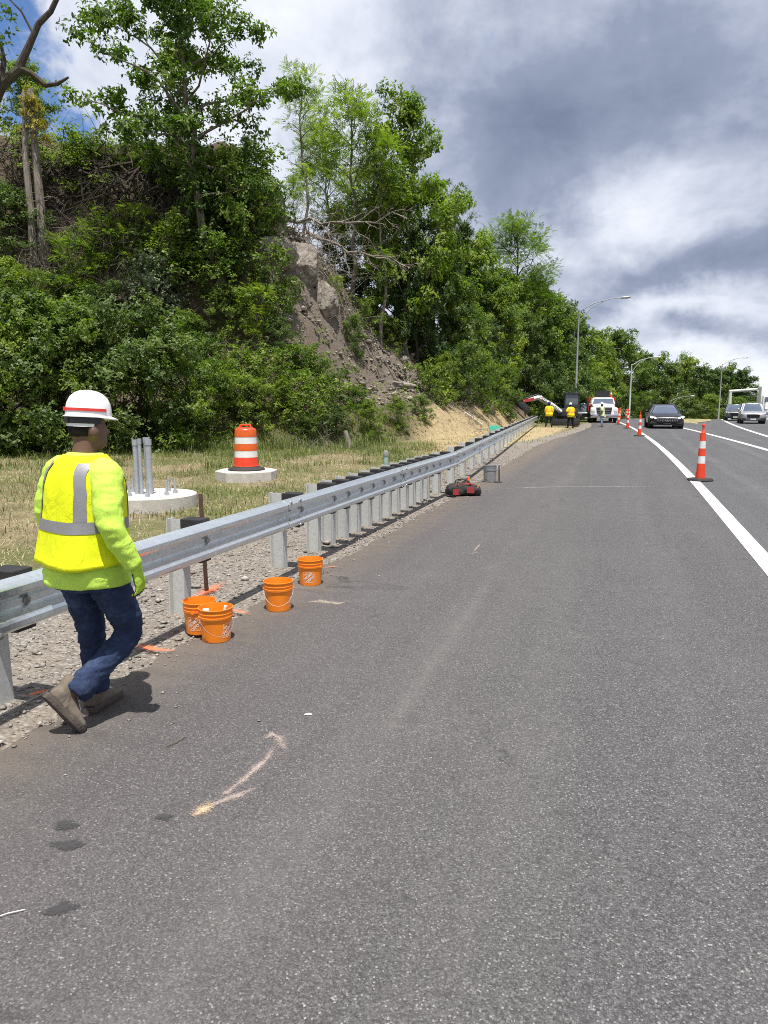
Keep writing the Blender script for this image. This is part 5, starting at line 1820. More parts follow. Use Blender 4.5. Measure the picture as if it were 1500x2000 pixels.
# ---- little blue-grey marker post and old wooden stub on the verge
mk = thing('marker_post', 'short pale marker post with rounded cap just behind the guardrail', 'marker post', (0.05, 19.4, -0.02))
MB().cyl((0, 0, 0), (0, 0, 0.38), 0.062, 14).build('tube', pbr('marker_blue', (0.30, 0.42, 0.44), 0.5, var=0.2), mk)
MB().lathe([(0.075, 0.36), (0.078, 0.44), (0.06, 0.49), (0.0, 0.505)], n=14, caps=False).build('cap', M_GREYPLASTIC, mk)
tag(MB().tube([(0, 0, -0.2), (-0.02, 0.02, 0.25), (-0.14, 0.06, 0.66)], [0.11, 0.10, 0.085], 9).build('wooden_stub', M_DEAD, None, loc=(-1.32, 27.0, ground_z(-1.32, 27.0))), 'grey leaning wooden stub at the foot of the bushes', 'stub')

# ---- fallen street sign and white pole on the straw slope
M_SIGN = pbr('sign_green', (0.03, 0.33, 0.24), 0.4, var=0.1)
M_POLE = pbr('pole_grey', (0.44, 0.46, 0.46), 0.5, metal=0.3, var=0.15)


def on_slope(x, y, dz=0.0):
    return Vector((x, y, ground_z(x, y) + dz))


a, b_ = on_slope(6.2, 41.0, 0.06), on_slope(7.9, 42.4, 0.22)
fs = thing('fallen_sign', 'green road sign on a grey pole lying on the straw slope', 'sign', a)
dv = b_ - a
MB().tube([(0, 0, 0.12), dv + Vector((0, 0, -0.1))], 0.035, 8).build('pole', M_POLE, fs)
sd = dv.normalized()
pn = MB()
q0 = sd * -0.30 + Vector((0, 0, 0.22))
q1 = sd * 0.62 + Vector((0, 0, 0.16))
upv = Vector((-0.25, 0.55, 0.80)).normalized() * 0.17
nv = sd.cross(upv).normalized() * 0.006
pn.rings([[q0 - upv - nv, q1 - upv - nv, q1 + upv - nv, q0 + upv - nv], [q0 - upv + nv, q1 - upv + nv, q1 + upv + nv, q0 + upv + nv]])
pn.build('panel', M_SIGN, fs, smooth=False)
a, b_ = on_slope(4.55, 40.5, 0.18), on_slope(5.6, 41.2, 0.10)
tag(MB().tube([(0, 0, 0), b_ - a], 0.045, 8).build('white_pole', M_SHEET, None, loc=a), 'short white pole lying on the straw slope left of the fallen sign', 'pole')

# ---- tool bag
M_BAG = pbr('bag_black', (0.022, 0.021, 0.022), 0.8, var=0.3, scale=20, bump=0.4, bscale=120)
M_BAGRED = pbr('bag_red', (0.30, 0.022, 0.030), 0.7, var=0.2, scale=16, bump=0.3, bscale=120)
bag = thing('tool_bag', 'open black and red tool bag lying at the foot of the guardrail', 'bag', (1.52, 13.62, 0.0), 0.12)


def bag_ring(x, w, h, dz=0.0):
    return [(x, w * math.cos(a) * (1 if math.sin(a) > 0 else 1.05), dz + h * 0.5 + h * 0.5 * math.copysign(abs(math.sin(a)) ** 0.6, math.sin(a))) for a in [2 * math.pi * k / 18 for k in range(18)]]


bb = MB().rings([bag_ring(-0.33, 0.05, 0.10, 0.04), bag_ring(-0.315, 0.13, 0.19, 0.005), bag_ring(-0.22, 0.16, 0.235), bag_ring(-0.08, 0.165, 0.215), bag_ring(0.05, 0.17, 0.235), bag_ring(0.18, 0.165, 0.20), bag_ring(0.29, 0.14, 0.18), bag_ring(0.34, 0.06, 0.08, 0.03)])
def bag_disp(c, n):
    k = noise.noise(c * 9.0) * 0.018 + noise.noise(c * 22.0) * 0.007
    q = c + n * k
    q.z = max(q.z, 0.002)
    return q
remeshed('body', bb, M_BAG, bag, 0.014, 2, bag_disp)
for (x0, x1, y0, zz) in ((-0.24, -0.10, -0.168, 0.085), (0.03, 0.17, -0.176, 0.12)):
    MB().rings([[(x0 + (x1 - x0) * k / 4, y0 - 0.012 + 0.008 * abs(k - 2), zz - 0.055) for k in range(5)] + [(x0 + (x1 - x0) * k / 4, y0 + 0.05, zz - 0.055) for k in (4, 0)],
                [(x0 + (x1 - x0) * k / 4, y0 - 0.006 + 0.008 * abs(k - 2), zz + 0.055) for k in range(5)] + [(x0 + (x1 - x0) * k / 4, y0 + 0.06, zz + 0.055) for k in (4, 0)]]).build('pocket', M_BAGRED, bag)
MB().rings([[(x, y, 0.205 + 0.02 * math.sin(x * 17) + 0.25 * 0.05 * (1 - abs(y) / 0.1)) for y in (-0.12, -0.05, 0.03, 0.09)] for x in (0.04, 0.08, 0.12, 0.16)], closed=False, caps=False).build('flap', M_BAGRED, bag)
for y0 in (-0.13, 0.10):
    MB().tube([(-0.16, y0, 0.20), (-0.13, y0 * 0.7, 0.29), (-0.02, y0 * 0.5, 0.315), (0.08, y0 * 0.6, 0.28), (0.12, y0, 0.20)], 0.013, 6, flat=0.6).build('handle', M_BAG, bag)
MB().tube([(-0.30, -0.10, 0.16), (-0.10, -0.155, 0.235), (0.12, -0.13, 0.24), (0.30, -0.08, 0.17)], 0.008, 6).build('zip', M_BAGRED, bag)
M_TOOLOR = pbr('tool_orange', (0.75, 0.12, 0.03), 0.5)
tag(MB().tube([(0, 0, 0), (0.03, 0.0, 0.10), (0.045, 0.01, 0.16)], [0.030, 0.024, 0.018], 8).build('spray_can', M_TOOLOR, None, loc=(1.58, 13.58, 0.20)), 'orange tool sticking out of the open tool bag', 'tool')
tag(MB().tube([(0, 0, 0), (0.03, -0.02, 0.10)], [0.012, 0.010], 6).build('screwdriver', pbr('tool_yellow', (0.75, 0.48, 0.12), 0.5), None, loc=(1.76, 13.53, 0.10)), 'yellow tool handle poking out of the right end of the tool bag', 'tool')


# ------------------------------------------------------------------ marks on the asphalt
def spray_mat(name, col, lo, hi, scale=130):
    m, t, out = new_mat(name)
    b = t.new('ShaderNodeBsdfPrincipled')
    co = t.coord('Object')
    b.inputs['Base Color'].default_value = (*col, 1)
    b.inputs['Roughness'].default_value = 0.85
    g = t.math('ADD', t.math('MULTIPLY', t.noise(co, scale, 3, 0.7), 0.7), t.math('MULTIPLY', t.noise(co, 14, 4, 0.6), 0.3))
    k = t.math('ADD', g, t.math('MULTIPLY', t.attr('ink'), 0.32))
    tr = t.new('ShaderNodeBsdfTransparent')
    mx = t.new('ShaderNodeMixShader')
    t.put(mx.inputs[0], t.range(k, lo, hi, 0, 0.92))
    t.l.new(tr.outputs[0], mx.inputs[1])
    t.l.new(b.outputs[0], mx.inputs[2])
    t.l.new(mx.outputs[0], out.inputs[0])
    return m


def stroke(name, mat, pts, width, z=0.006, kind='stuff'):
    """a sprayed stroke: flat strip, ink strongest along its middle"""
    pts = [Vector((p[0], p[1], 0)) for p in pts]
    V, A = [], []
    cols = [-1, -0.6, 0, 0.6, 1]
    n = len(pts)
    for i, p in enumerate(pts):
        d = (pts[min(i + 1, n - 1)] - pts[max(i - 1, 0)]).normalized()
        sd_ = Vector((-d.y, d.x, 0))
        wd = width[i] if hasattr(width, '__len__') else width
        for c_ in cols:
            q = p + sd_ * (wd * 0.5 * c_)
            V.append((q.x, q.y, z))
            A.append((1 - abs(c_)) * (0.35 if i in (0, n - 1) else 1.0))
    ix = np.arange(n * 5).reshape(n, 5)
    F_ = np.stack([ix[:-1, :-1], ix[:-1, 1:], ix[1:, 1:], ix[1:, :-1]], -1).reshape(-1, 4)
    o = mesh_obj(name, fast_mesh(name, np.array(V), F_, {'ink': np.array(A)}), mat)
    return o


M_CHALK = spray_mat('faded_pink_paint', (0.44, 0.35, 0.31), 0.62, 0.92)
M_CHALK_Y = spray_mat('faded_yellow_paint', (0.62, 0.45, 0.28), 0.56, 0.84)
M_FLUO = spray_mat('orange_marking_paint', (0.80, 0.17, 0.06), 0.62, 0.80)


ar = thing('painted_arrow', 'faded pink double arrow sprayed on the asphalt in the foreground', 'paint mark')
for nm, mt_, pts_, wd_, z_ in (('shaft', M_CHALK, [(-0.765, 2.93), (-0.67, 3.11), (-0.585, 3.32), (-0.545, 3.52)], [0.085, 0.08, 0.08, 0.09], 0.005),
                               ('arrow_head', M_CHALK, [(-0.66, 3.50), (-0.60, 3.60), (-0.55, 3.55), (-0.50, 3.37)], [0.08, 0.11, 0.11, 0.10], 0.0055),
                               ('arrow_head', M_CHALK, [(-0.79, 2.88), (-0.72, 2.95), (-0.65, 3.0), (-0.585, 3.05)], [0.07, 0.09, 0.10, 0.09], 0.006),
                               ('arrow_tip', M_CHALK_Y, [(-0.82, 2.83), (-0.785, 2.88), (-0.75, 2.94)], [0.08, 0.11, 0.09], 0.0065)):
    stroke(nm, mt_, pts_, wd_, z_).parent = ar
ar = thing('painted_arrow', 'smaller faded arrow sprayed farther along the shoulder', 'paint mark')
stroke('shaft', M_CHALK, [(0.90, 8.30), (1.03, 8.24), (1.18, 8.34)], 0.06, 0.005).parent = ar
stroke('arrow_head', M_CHALK, [(1.04, 8.25), (1.11, 8.50), (1.19, 8.76), (1.27, 8.64)], [0.05, 0.05, 0.06, 0.05], 0.0055).parent = ar
for lab_, pts_, wd_, z_ in (('bright orange paint stroke across the gravel edge near the worker', [(-1.84, 5.02), (-1.74, 4.98), (-1.63, 4.91), (-1.47, 4.88)], [0.10, 0.13, 0.12, 0.06], 0.012),
                            ('orange paint marks on the gravel round the rusty stake', [(-1.72, 6.30), (-1.64, 6.55), (-1.58, 6.85)], [0.16, 0.28, 0.2], 0.012),
                            ('thin orange paint stroke between the pair of buckets and the middle one', [(-1.34, 5.96), (-1.22, 5.86), (-1.10, 5.76)], [0.10, 0.10, 0.05], 0.011),
                            ('small orange paint dash right of the farthest orange bucket', [(-0.66, 7.47), (-0.58, 7.52), (-0.48, 7.55)], 0.05, 0.011),
                            ('orange paint spot by the near guardrail post', [(-2.16, 4.09), (-2.10, 4.14), (-2.05, 4.18)], [0.08, 0.10, 0.06], 0.012)):
    tag(stroke('paint_mark', M_FLUO, pts_, wd_, z_), lab_, 'paint mark', 'orange survey paint marks')
M_STAIN = spray_mat('oil_stain', (0.045, 0.044, 0.046), 0.58, 0.80, 75)


def blot(label, x, y, rx, ry, seed):
    r = np.random.RandomState(seed)
    n, rings = 22, 4
    V, A = [(x, y, 0.0045)], [1.0]
    rad = 1 + np.convolve(r.normal(0, 0.35, n), np.ones(3) / 3, 'same')
    for k in range(1, rings + 1):
        f = k / rings
        for i in range(n):
            a = 2 * math.pi * i / n
            V.append((x + rx * f * rad[i] * math.cos(a), y + ry * f * rad[i] * math.sin(a), 0.0045))
            A.append(1.1 * (1 - f) ** 0.5 if f < 1 else -0.6)
    F_ = []
    for k in range(rings - 1):
        for i in range(n):
            j = (i + 1) % n
            F_.append((1 + k * n + i, 1 + (k + 1) * n + i, 1 + (k + 1) * n + j, 1 + k * n + j))
    for i in range(0, n, 2):
        F_.append((0, 1 + i, 1 + (i + 1) % n, 1 + (i + 2) % n))
    o = mesh_obj('oil_stain', fast_mesh('oil_stain', np.array(V), np.array(F_), {'ink': np.array(A)}), M_STAIN)
    return tag(o, label, 'stain', 'dark spots on the shoulder')


blot('smallest upper dark oil spot of the pair at lower left', -1.33, 2.77, 0.065, 0.055, 1)
blot('broad dark oil spot just below the small one at lower left', -1.26, 2.64, 0.085, 0.055, 2)
blot('darkest oil spot nearest the lower left corner', -1.125, 2.27, 0.062, 0.055, 3)
blot('faint dark spot left of the yellow arrow tip', -0.935, 2.83, 0.05, 0.035, 4)
tag(stroke('scratch_mark', spray_mat('pale_scratch', (0.30, 0.29, 0.28), 0.66, 0.95, 20), [(2.2, 14.6), (2.99, 14.85), (3.67, 15.0), (5.07, 15.05), (6.2, 15.0)], [0.10, 0.30, 0.25, 0.28, 0.1], 0.005), 'pale scrape running across the shoulder beyond the tool bag', 'scrape')
tag(stroke('dust_patch', spray_mat('pale_dust', (0.40, 0.34, 0.27), 0.62, 0.9), [(-0.70, 6.15), (-0.58, 6.2), (-0.40, 6.12), (-0.3, 6.2)], [0.1, 0.2, 0.16, 0.1], 0.005), 'pale dust patch on the asphalt below the farthest orange bucket', 'dust')
M_FEATHER = pbr('feather_white', (0.72, 0.70, 0.66), 0.7)
tag(MB().rings([[(-0.024, 0.0, 0.004), (-0.012, 0.008, 0.009), (0.008, 0.009, 0.011), (0.020, 0.004, 0.008), (0.024, 0, 0.005), (0.010, -0.006, 0.006), (-0.012, -0.005, 0.005)], [(-0.024, 0.0, 0.002), (-0.012, 0.008, 0.006), (0.008, 0.009, 0.007), (0.020, 0.004, 0.005), (0.024, 0, 0.003), (0.010, -0.006, 0.003), (-0.012, -0.005, 0.003)]]).build('feather', M_FEATHER, None, loc=(-0.43, 3.84, 0.001)), 'small white feather lying on the asphalt above the pink arrow', 'feather')
M_TWIG = pbr('twig', (0.16, 0.12, 0.09), 0.9, var=0.3)
for lab_, pts_ in (('short brown twig on the asphalt left of the pink arrow', [(-1.12, 3.46, 0.008), (-1.08, 3.50, 0.012), (-1.05, 3.57, 0.008)]),
                   ('thin pale straw on the asphalt at the left edge', [(-1.36, 2.20, 0.006), (-1.30, 2.235, 0.010), (-1.25, 2.26, 0.006)])):
    tag(MB().tube(pts_, 0.003 if 'brown' in lab_ else 0.0018, 5).build('twig', M_TWIG if 'brown' in lab_ else M_FEATHER, None), lab_, 'twig')
M_STRING = pbr('string_pale', (0.55, 0.50, 0.42), 0.9)
tag(MB().tube([SW(2.4, -3.24, 0.012), SW(3.6, -3.28, 0.012), SW(4.4, -3.27, 0.015), SW(5.2, -3.34, 0.012), SW(5.8, -3.4, 0.012)], 0.0018, 5).build('string', M_STRING, None), 'thin pale survey string stretched over the gravel beside the near posts', 'string')

# dusty tread of a tyre along the shoulder
def track_pts(a, b, n):
    return [(a[0] + (b[0] - a[0]) * k / n + 0.006 * math.sin(k * 0.9), a[1] + (b[1] - a[1]) * k / n) for k in range(n + 1)]


m, t, out = new_mat('tyre_dust')
b = t.new('ShaderNodeBsdfPrincipled')
b.inputs['Base Color'].default_value = (0.30, 0.28, 0.26, 1)
b.inputs['Roughness'].default_value = 0.9
co = t.mapping(t.coord('Object'), rot=(0, 0, ROAD_A + 0.12))
g = t.noise(co, 120, 3, 0.7)
tread = t.noise(t.mapping(co, (2.5, 26, 1)), 1.0, 3, 0.6)
k = t.math('ADD', t.math('MULTIPLY', g, 0.4), t.math('ADD', t.math('MULTIPLY', tread, 0.5), t.math('MULTIPLY', t.attr('ink'), 0.28)))
tr = t.new('ShaderNodeBsdfTransparent')
mx = t.new('ShaderNodeMixShader')
t.put(mx.inputs[0], t.range(k, 0.60, 0.92, 0, 0.30))
t.l.new(tr.outputs[0], mx.inputs[1])
t.l.new(b.outputs[0], mx.inputs[2])
t.l.new(mx.outputs[0], out.inputs[0])
tag(stroke('tyre_track', m, track_pts((-0.05, 3.45), (1.05, 6.9), 14), [0.12] + [0.30] * 13 + [0.12], 0.0042), 'pale dusty tyre tread running up the middle of the shoulder', 'tyre mark')

# ------------------------------------------------------------------ people
def fabric(name, col, var=0.10, rough=0.85, weave=420, fold=0.35, wear=None):
    m, t, out = new_mat(name)
    b = t.new('ShaderNodeBsdfPrincipled')
    co = t.coord('Object')
    n = t.noise(co, 7, 5, 0.6)
    c = t.ramp(n, [(0.3, tuple(x * (1 - var) for x in col)), (0.7, tuple(min(1, x * (1 + var)) for x in col))])
    if wear:
        c = t.mix(t.range(t.noise(co, 9, 5, 0.65), 0.52, 0.72, 0, 0.75), c, wear)
    t.put(b.inputs['Base Color'], c)
    b.inputs['Roughness'].default_value = rough
    b.inputs['Specular IOR Level'].default_value = 0.2
    h = t.math('ADD', t.math('MULTIPLY', t.noise(co, weave, 2, 0.5), 0.06), t.noise(t.mapping(co, (1, 1, 0.6), rot=(0.5, 0.4, 0)), 11, 3, 0.5, 1.1))
    t.put(b.inputs['Normal'], t.bump(h, fold * 1.6, 0.035))
    t.l.new(b.outputs[0], out.inputs[0])
    return m


M_SKIN = pbr('skin_brown', (0.125, 0.066, 0.042), 0.55, var=0.08, scale=30)
M_SHIRT = fabric('lime_shirt', (0.50, 0.73, 0.095), fold=0.3)
M_VEST = fabric('yellow_vest', (0.68, 0.74, 0.012), 0.06, 0.75, fold=0.22)
M_TAPE = pbr('silver_tape', (0.25, 0.25, 0.26), 0.42, metal=0.25, var=0.08, bump=0.15, bscale=300)
M_DENIM = fabric('dark_denim', (0.024, 0.037, 0.080), 0.3, 0.85, fold=0.4, wear=(0.075, 0.112, 0.195))
M_BOOT = fabric('boot_suede', (0.150, 0.125, 0.098), 0.22, 0.85, wear=(0.27, 0.235, 0.19))
M_SOLE = pbr('boot_sole', (0.075, 0.060, 0.050), 0.9, var=0.3, scale=30, bump=0.6, bscale=90)
M_HAT = pbr('hard_hat_white', (0.80, 0.80, 0.79), 0.28, var=0.03, scale=9, dirt=0.12, dirtcol=(0.5, 0.47, 0.43), coat=0.3)
M_STRAPRED = pbr('strap_red', (0.70, 0.045, 0.035), 0.6)
M_BLACKP = pbr('black_plastic', (0.020, 0.020, 0.021), 0.45, var=0.2)
M_GLOVE = fabric('lime_glove', (0.42, 0.62, 0.06), 0.2, 0.85)
M_GLOVEP = pbr('glove_palm', (0.024, 0.024, 0.026), 0.6, var=0.3, scale=40, bump=0.3)


M_HAIR = fabric('black_hair', (0.012, 0.010, 0.009), 0.3, 0.8)


def se(th, n=2.3):
    c, s = math.cos(th), math.sin(th)
    return math.copysign(abs(c) ** (2 / n), c), math.copysign(abs(s) ** (2 / n), s)


class Torso:
    def __init__(self, rows):
        self.rows = rows          # z, cx, cy, half width, half depth

    def row(self, z):
        rs = self.rows
        if z <= rs[0][0]:
            return rs[0]
        for a, b in zip(rs[:-1], rs[1:]):
            if z <= b[0]:
                f = (z - a[0]) / (b[0] - a[0])
                return tuple(p + (q - p) * f for p, q in zip(a, b))
        return rs[-1]

    def pt(self, z, th, off=0.0):
        _, cx_, cy_, a, b = self.row(z)
        c, s = se(th)
        return Vector((cx_ + (a + off) * c, cy_ + (b + off) * s, z))

    def th_for(self, z, x, side=-1):
        """angle on the back where the surface has this x"""
        _, cx_, cy_, a, b = self.row(z)
        f = max(-0.98, min(0.98, (x - cx_) / a))
        c = math.copysign(abs(f) ** (2.3 / 2), f)
        return side * math.acos(c)


TORSO_ROWS = [(0.76, 0.0, -0.01, 0.250, 0.195), (0.85, 0.0, -0.012, 0.248, 0.194), (0.95, 0, -0.01, 0.226, 0.180), (1.05, 0, -0.005, 0.220, 0.172), (1.15, 0, 0.0, 0.222, 0.168), (1.25, 0, 0.004, 0.228, 0.162), (1.33, 0, 0.008, 0.226, 0.152), (1.39, 0, 0.010, 0.205, 0.136), (1.435, 0, 0.014, 0.160, 0.112), (1.465, 0, 0.018, 0.112, 0.092), (1.49, 0, 0.022, 0.080, 0.078), (1.50, 0, 0.024, 0.072, 0.072)]


def folds(amp, fr=(9, 9, 5), seed=0.0, fine=0.35):
    def f(c, n):
        q = Vector((c.x * fr[0] + seed, c.y * fr[1], c.z * fr[2]))
        k = noise.noise(q + Vector((noise.noise(q * 0.7), 0, 0)) * 1.2)
        k2 = noise.noise(q * 2.6 + Vector((5.1, 2.2, seed)))
        return c + n * (amp * k + amp * fine * k2)
    return f


def limb(mb, pts, rad, n=14):
    """a tapered limb through the given points, rounded by extra samples"""
    P, Q = [], []
    for i in range(len(pts) - 1):
        a, b = Vector(pts[i]), Vector(pts[i + 1])
        for k in range(4):
            f = k / 4
            P.append(a.lerp(b, f))
            Q.append(rad[i] + (rad[i + 1] - rad[i]) * f)
    P.append(Vector(pts[-1]))
    Q.append(rad[-1])
    for _ in range(2):
        P2 = [P[0]] + [(P[i - 1] + P[i] * 2 + P[i + 1]) / 4 for i in range(1, len(P) - 1)] + [P[-1]]
        P = P2
    mb.tube(P, Q, n)


def ellipsoid(mb, c, r, n=18, m=10, rot=None):
    rs = []
    for i in range(1, m):
        a = math.pi * i / m - math.pi / 2
        ring = []
        for k in range(n):
            t_ = 2 * math.pi * k / n
            v = Vector((r[0] * math.cos(a) * math.cos(t_), r[1] * math.cos(a) * math.sin(t_), r[2] * math.sin(a)))
            if rot is not None:
                v = rot @ v
            ring.append(Vector(c) + v)
        rs.append(ring)
    mb.rings(rs)


def boot(parent, heel, toe, up, big=True, mat=None, ankle=None):
    """boot from heel to toe points of the sole, up = shaft direction"""
    heel, toe = Vector(heel), Vector(toe)
    d = toe - heel
    L = d.length
    y = d.normalized()
    x = y.cross(Vector(up)).normalized()
    z = x.cross(y)
    M = Matrix((x, y, z)).transposed()
    k = L / 0.31

    def tr(p):
        return heel + M @ Vector((p[0] * k, p[1] * k, p[2] * k))
    up_mb = MB()
    secs = [(0.004, 0.030, 0.045, 0.09), (0.03, 0.040, 0.025, 0.135), (0.08, 0.044, 0.022, 0.150), (0.13, 0.045, 0.020, 0.128), (0.18, 0.049, 0.020, 0.098), (0.23, 0.051, 0.020, 0.078), (0.275, 0.044, 0.022, 0.066), (0.305, 0.024, 0.028, 0.05)]
    rings_ = []
    for yy, w, z0, z1 in secs:
        ring = []
        for q in range(16):
            a = 2 * math.pi * q / 16
            c, s = se(a, 2.6)
            zz = z0 + (z1 - z0) * (0.5 + 0.5 * s)
            ring.append(tr((w * c * (1.0 - 0.22 * max(0, s)), yy, zz)))
        rings_.append(ring)
    up_mb.rings(rings_)
    limb(up_mb, [tr((0, 0.060, 0.07)), tr((0, 0.058, 0.13)), tr((0, 0.052, 0.185))], [0.050 * k, 0.055 * k, 0.058 * k])
    o = remeshed('boot', up_mb, mat or M_BOOT, parent, 0.009 if big else 0.03, 2, folds(0.0035 if big else 0, (18, 18, 22), 3.0))
    outline = [(-0.036, 0.02), (-0.030, 0.0), (0.0, -0.012), (0.030, 0.0), (0.036, 0.02), (0.039, 0.08), (0.036, 0.12), (0.048, 0.17), (0.053, 0.22), (0.047, 0.275), (0.028, 0.305), (0.0, 0.316), (-0.026, 0.308), (-0.045, 0.28), (-0.052, 0.22), (-0.046, 0.17), (-0.036, 0.12), (-0.039, 0.08)]
    sm = MB()
    sm.rings([[tr((a * 0.96, b, 0.0)) for a, b in outline], [tr((a * 1.05, b, 0.012)) for a, b in outline], [tr((a * 1.05, b, 0.028)) for a, b in outline], [tr((a * 0.93, b, 0.036)) for a, b in outline]])
    sm.build('sole', M_SOLE, o)
    if big:
        for q in range(4):
            yy, zz = 0.125 + q * 0.022, 0.132 - q * 0.013
            MB().tube([tr((-0.034, yy, zz - 0.014)), tr((-0.01, yy + 0.006, zz + 0.004)), tr((0.012, yy - 0.002, zz + 0.005)), tr((0.034, yy + 0.006, zz - 0.012))], 0.0028, 5).build('lace', M_SHEET, o)
    return o


def glove(parent, wrist, fdir, palm_n, side, mat, mat2, s=1.0, curl=0.5):
    """palm, four fingers and a thumb; fdir = finger direction, palm_n = way the palm faces, side +1 right hand"""
    y = Vector(fdir).normalized()
    z = Vector(palm_n)
    z = (z - y * z.dot(y)).normalized()
    x = y.cross(z) * side           # towards the thumb
    W0 = Vector(wrist)

    def tr(a, b, c):
        return W0 + (x * a + y * b + z * c) * s
    mb = MB()
    limb(mb, [tr(0, -0.035, 0), tr(0.0, 0.01, 0.0)], [0.034 * s, 0.032 * s])
    mb.rings([[tr(w * se(2 * math.pi * q / 14, 2.8)[0], yy, 0.017 * tk * se(2 * math.pi * q / 14, 2.8)[1]) for q in range(14)] for yy, w, tk in ((0.0, 0.032, 1.1), (0.03, 0.041, 1.15), (0.07, 0.046, 1.05), (0.092, 0.044, 0.85))])
    for i, (fx_, ln, r) in enumerate(((0.037, 0.072, 0.0100), (0.012, 0.080, 0.0104), (-0.013, 0.075, 0.0100), (-0.037, 0.060, 0.0092))):
        p = [tr(fx_ * 0.9, 0.075, 0.0)]
        ang = 0.12
        cur = Vector((fx_, 0.092, 0.0))
        p.append(tr(*cur))
        for k, f in enumerate((0.45, 0.32, 0.23)):
            ang += curl * (0.9 if k else 0.55) + 0.04 * i
            cur = cur + Vector((0.002 * (1 - i), math.cos(ang), math.sin(ang))) * (ln * f)
            p.append(tr(*cur))
        limb(mb, p, [r * s * 1.05, r * s * 1.1, r * s * 1.02, r * s * 0.95, r * s * 0.8], 10)
    limb(mb, [tr(0.026, 0.018, 0.004), tr(0.047, 0.045, 0.014), tr(0.054, 0.073, 0.024), tr(0.050, 0.095, 0.036)], [0.015 * s, 0.014 * s, 0.0125 * s, 0.009 * s], 10)
    o = remeshed('glove', mb, mat, parent, 0.0048, 2)
    o.data.materials.append(mat2)
    idx = [1 if (p.normal.dot(z) > 0.15 and (Vector(p.center) - W0).dot(y) > 0.015 * s) or (Vector(p.center) - W0).dot(y) > 0.128 * s else 0 for p in o.data.polygons]
    o.data.polygons.foreach_set('material_index', idx)
    return o


def hard_hat(parent, c, yaw, mat, detail=True, tilt=0.0):
    """c = centre of the brim plane"""
    M = Matrix.Translation(Vector(c)) @ Matrix.Rotation(yaw, 4, 'Z') @ Matrix.Rotation(tilt, 4, 'X') @ Matrix.Diagonal((0.84, 0.86, 0.86, 1))
    n = 36
    mb = MB()
    rings_ = []
    for r, z in ((1.0, 0.0), (1.0, 0.012), (0.985, 0.045), (0.935, 0.080), (0.82, 0.113), (0.62, 0.137), (0.38, 0.150), (0.12, 0.155)):
        ring = []
        for k in range(n):
            a = 2 * math.pi * k / n
            x, y = 0.116 * r * math.cos(a), 0.140 * r * math.sin(a)
            ridge = 0.006 * max(0.0, 1 - abs(x) / 0.025) * (1 if z > 0.06 else 0)
            ring.append(M @ Vector((x, y, z + ridge)))
        rings_.append(ring)
    mb.rings(rings_)
    o = mb.build('hard_hat', mat, parent, angle=50)
    br = MB()
    inner, outer = [], []
    for k in range(n):
        a = 2 * math.pi * k / n
        e = 0.013 + 0.030 * max(0, math.sin(a)) ** 2
        inner.append(((0.114) * math.cos(a), 0.138 * math.sin(a), 0.004))
        outer.append(((0.116 + e) * math.cos(a), (0.140 + e) * math.sin(a), -0.006 - 0.012 * max(0, math.sin(a))))
    br.rings([[M @ Vector(p) for p in inner], [M @ Vector((p[0], p[1], p[2] + 0.004)) for p in outer], [M @ Vector((p[0], p[1], p[2] - 0.001)) for p in outer], [M @ Vector((p[0] * 0.98, p[1] * 0.98, -0.004)) for p in inner]], caps=False)
    br.build('brim', mat, o)
    if detail:
        def band(r0, z0, z1, a0, a1, m_, nm, tk=0.004, rx=0.116, ry=0.140):
            out_, in_ = [], []
            rg = []
            for k in range(25):
                a = a0 + (a1 - a0) * k / 24
                c_, s_ = math.cos(a), math.sin(a)
                rg.append([M @ Vector((rx * r0 * c_, ry * r0 * s_, z0)), M @ Vector(((rx * r0 + tk) * c_, (ry * r0 + tk) * s_, z0)), M @ Vector(((rx * r0 + tk) * c_, (ry * r0 + tk) * s_, z1)), M @ Vector((rx * r0 * c_, ry * r0 * s_, z1))])
            MB().rings(rg).build(nm, m_, o)
        band(0.995, 0.030, 0.047, R(-165), R(28), M_STRAPRED, 'strap')
        band(0.995, 0.020, 0.052, R(-215), R(-165), M_BLACKP, 'strap', 0.010)
        band(1.005, 0.027, 0.051, R(-112), R(-98), M_STRAPRED, 'buckle', 0.009)
        band(0.93, -0.046, -0.006, R(-200), R(12), M_BLACKP, 'suspension_band', 0.006)
        band(0.90, -0.066, -0.046, R(-188), R(-5), mat, 'suspension_band', 0.006)
        MB().box((0, 0, 0), (0.05, 0.022, 0.034)).build('ratchet', M_BLACKP, o, bevel=0.004).matrix_local = M @ Matrix.Translation((0, -0.133, -0.030))
    return o


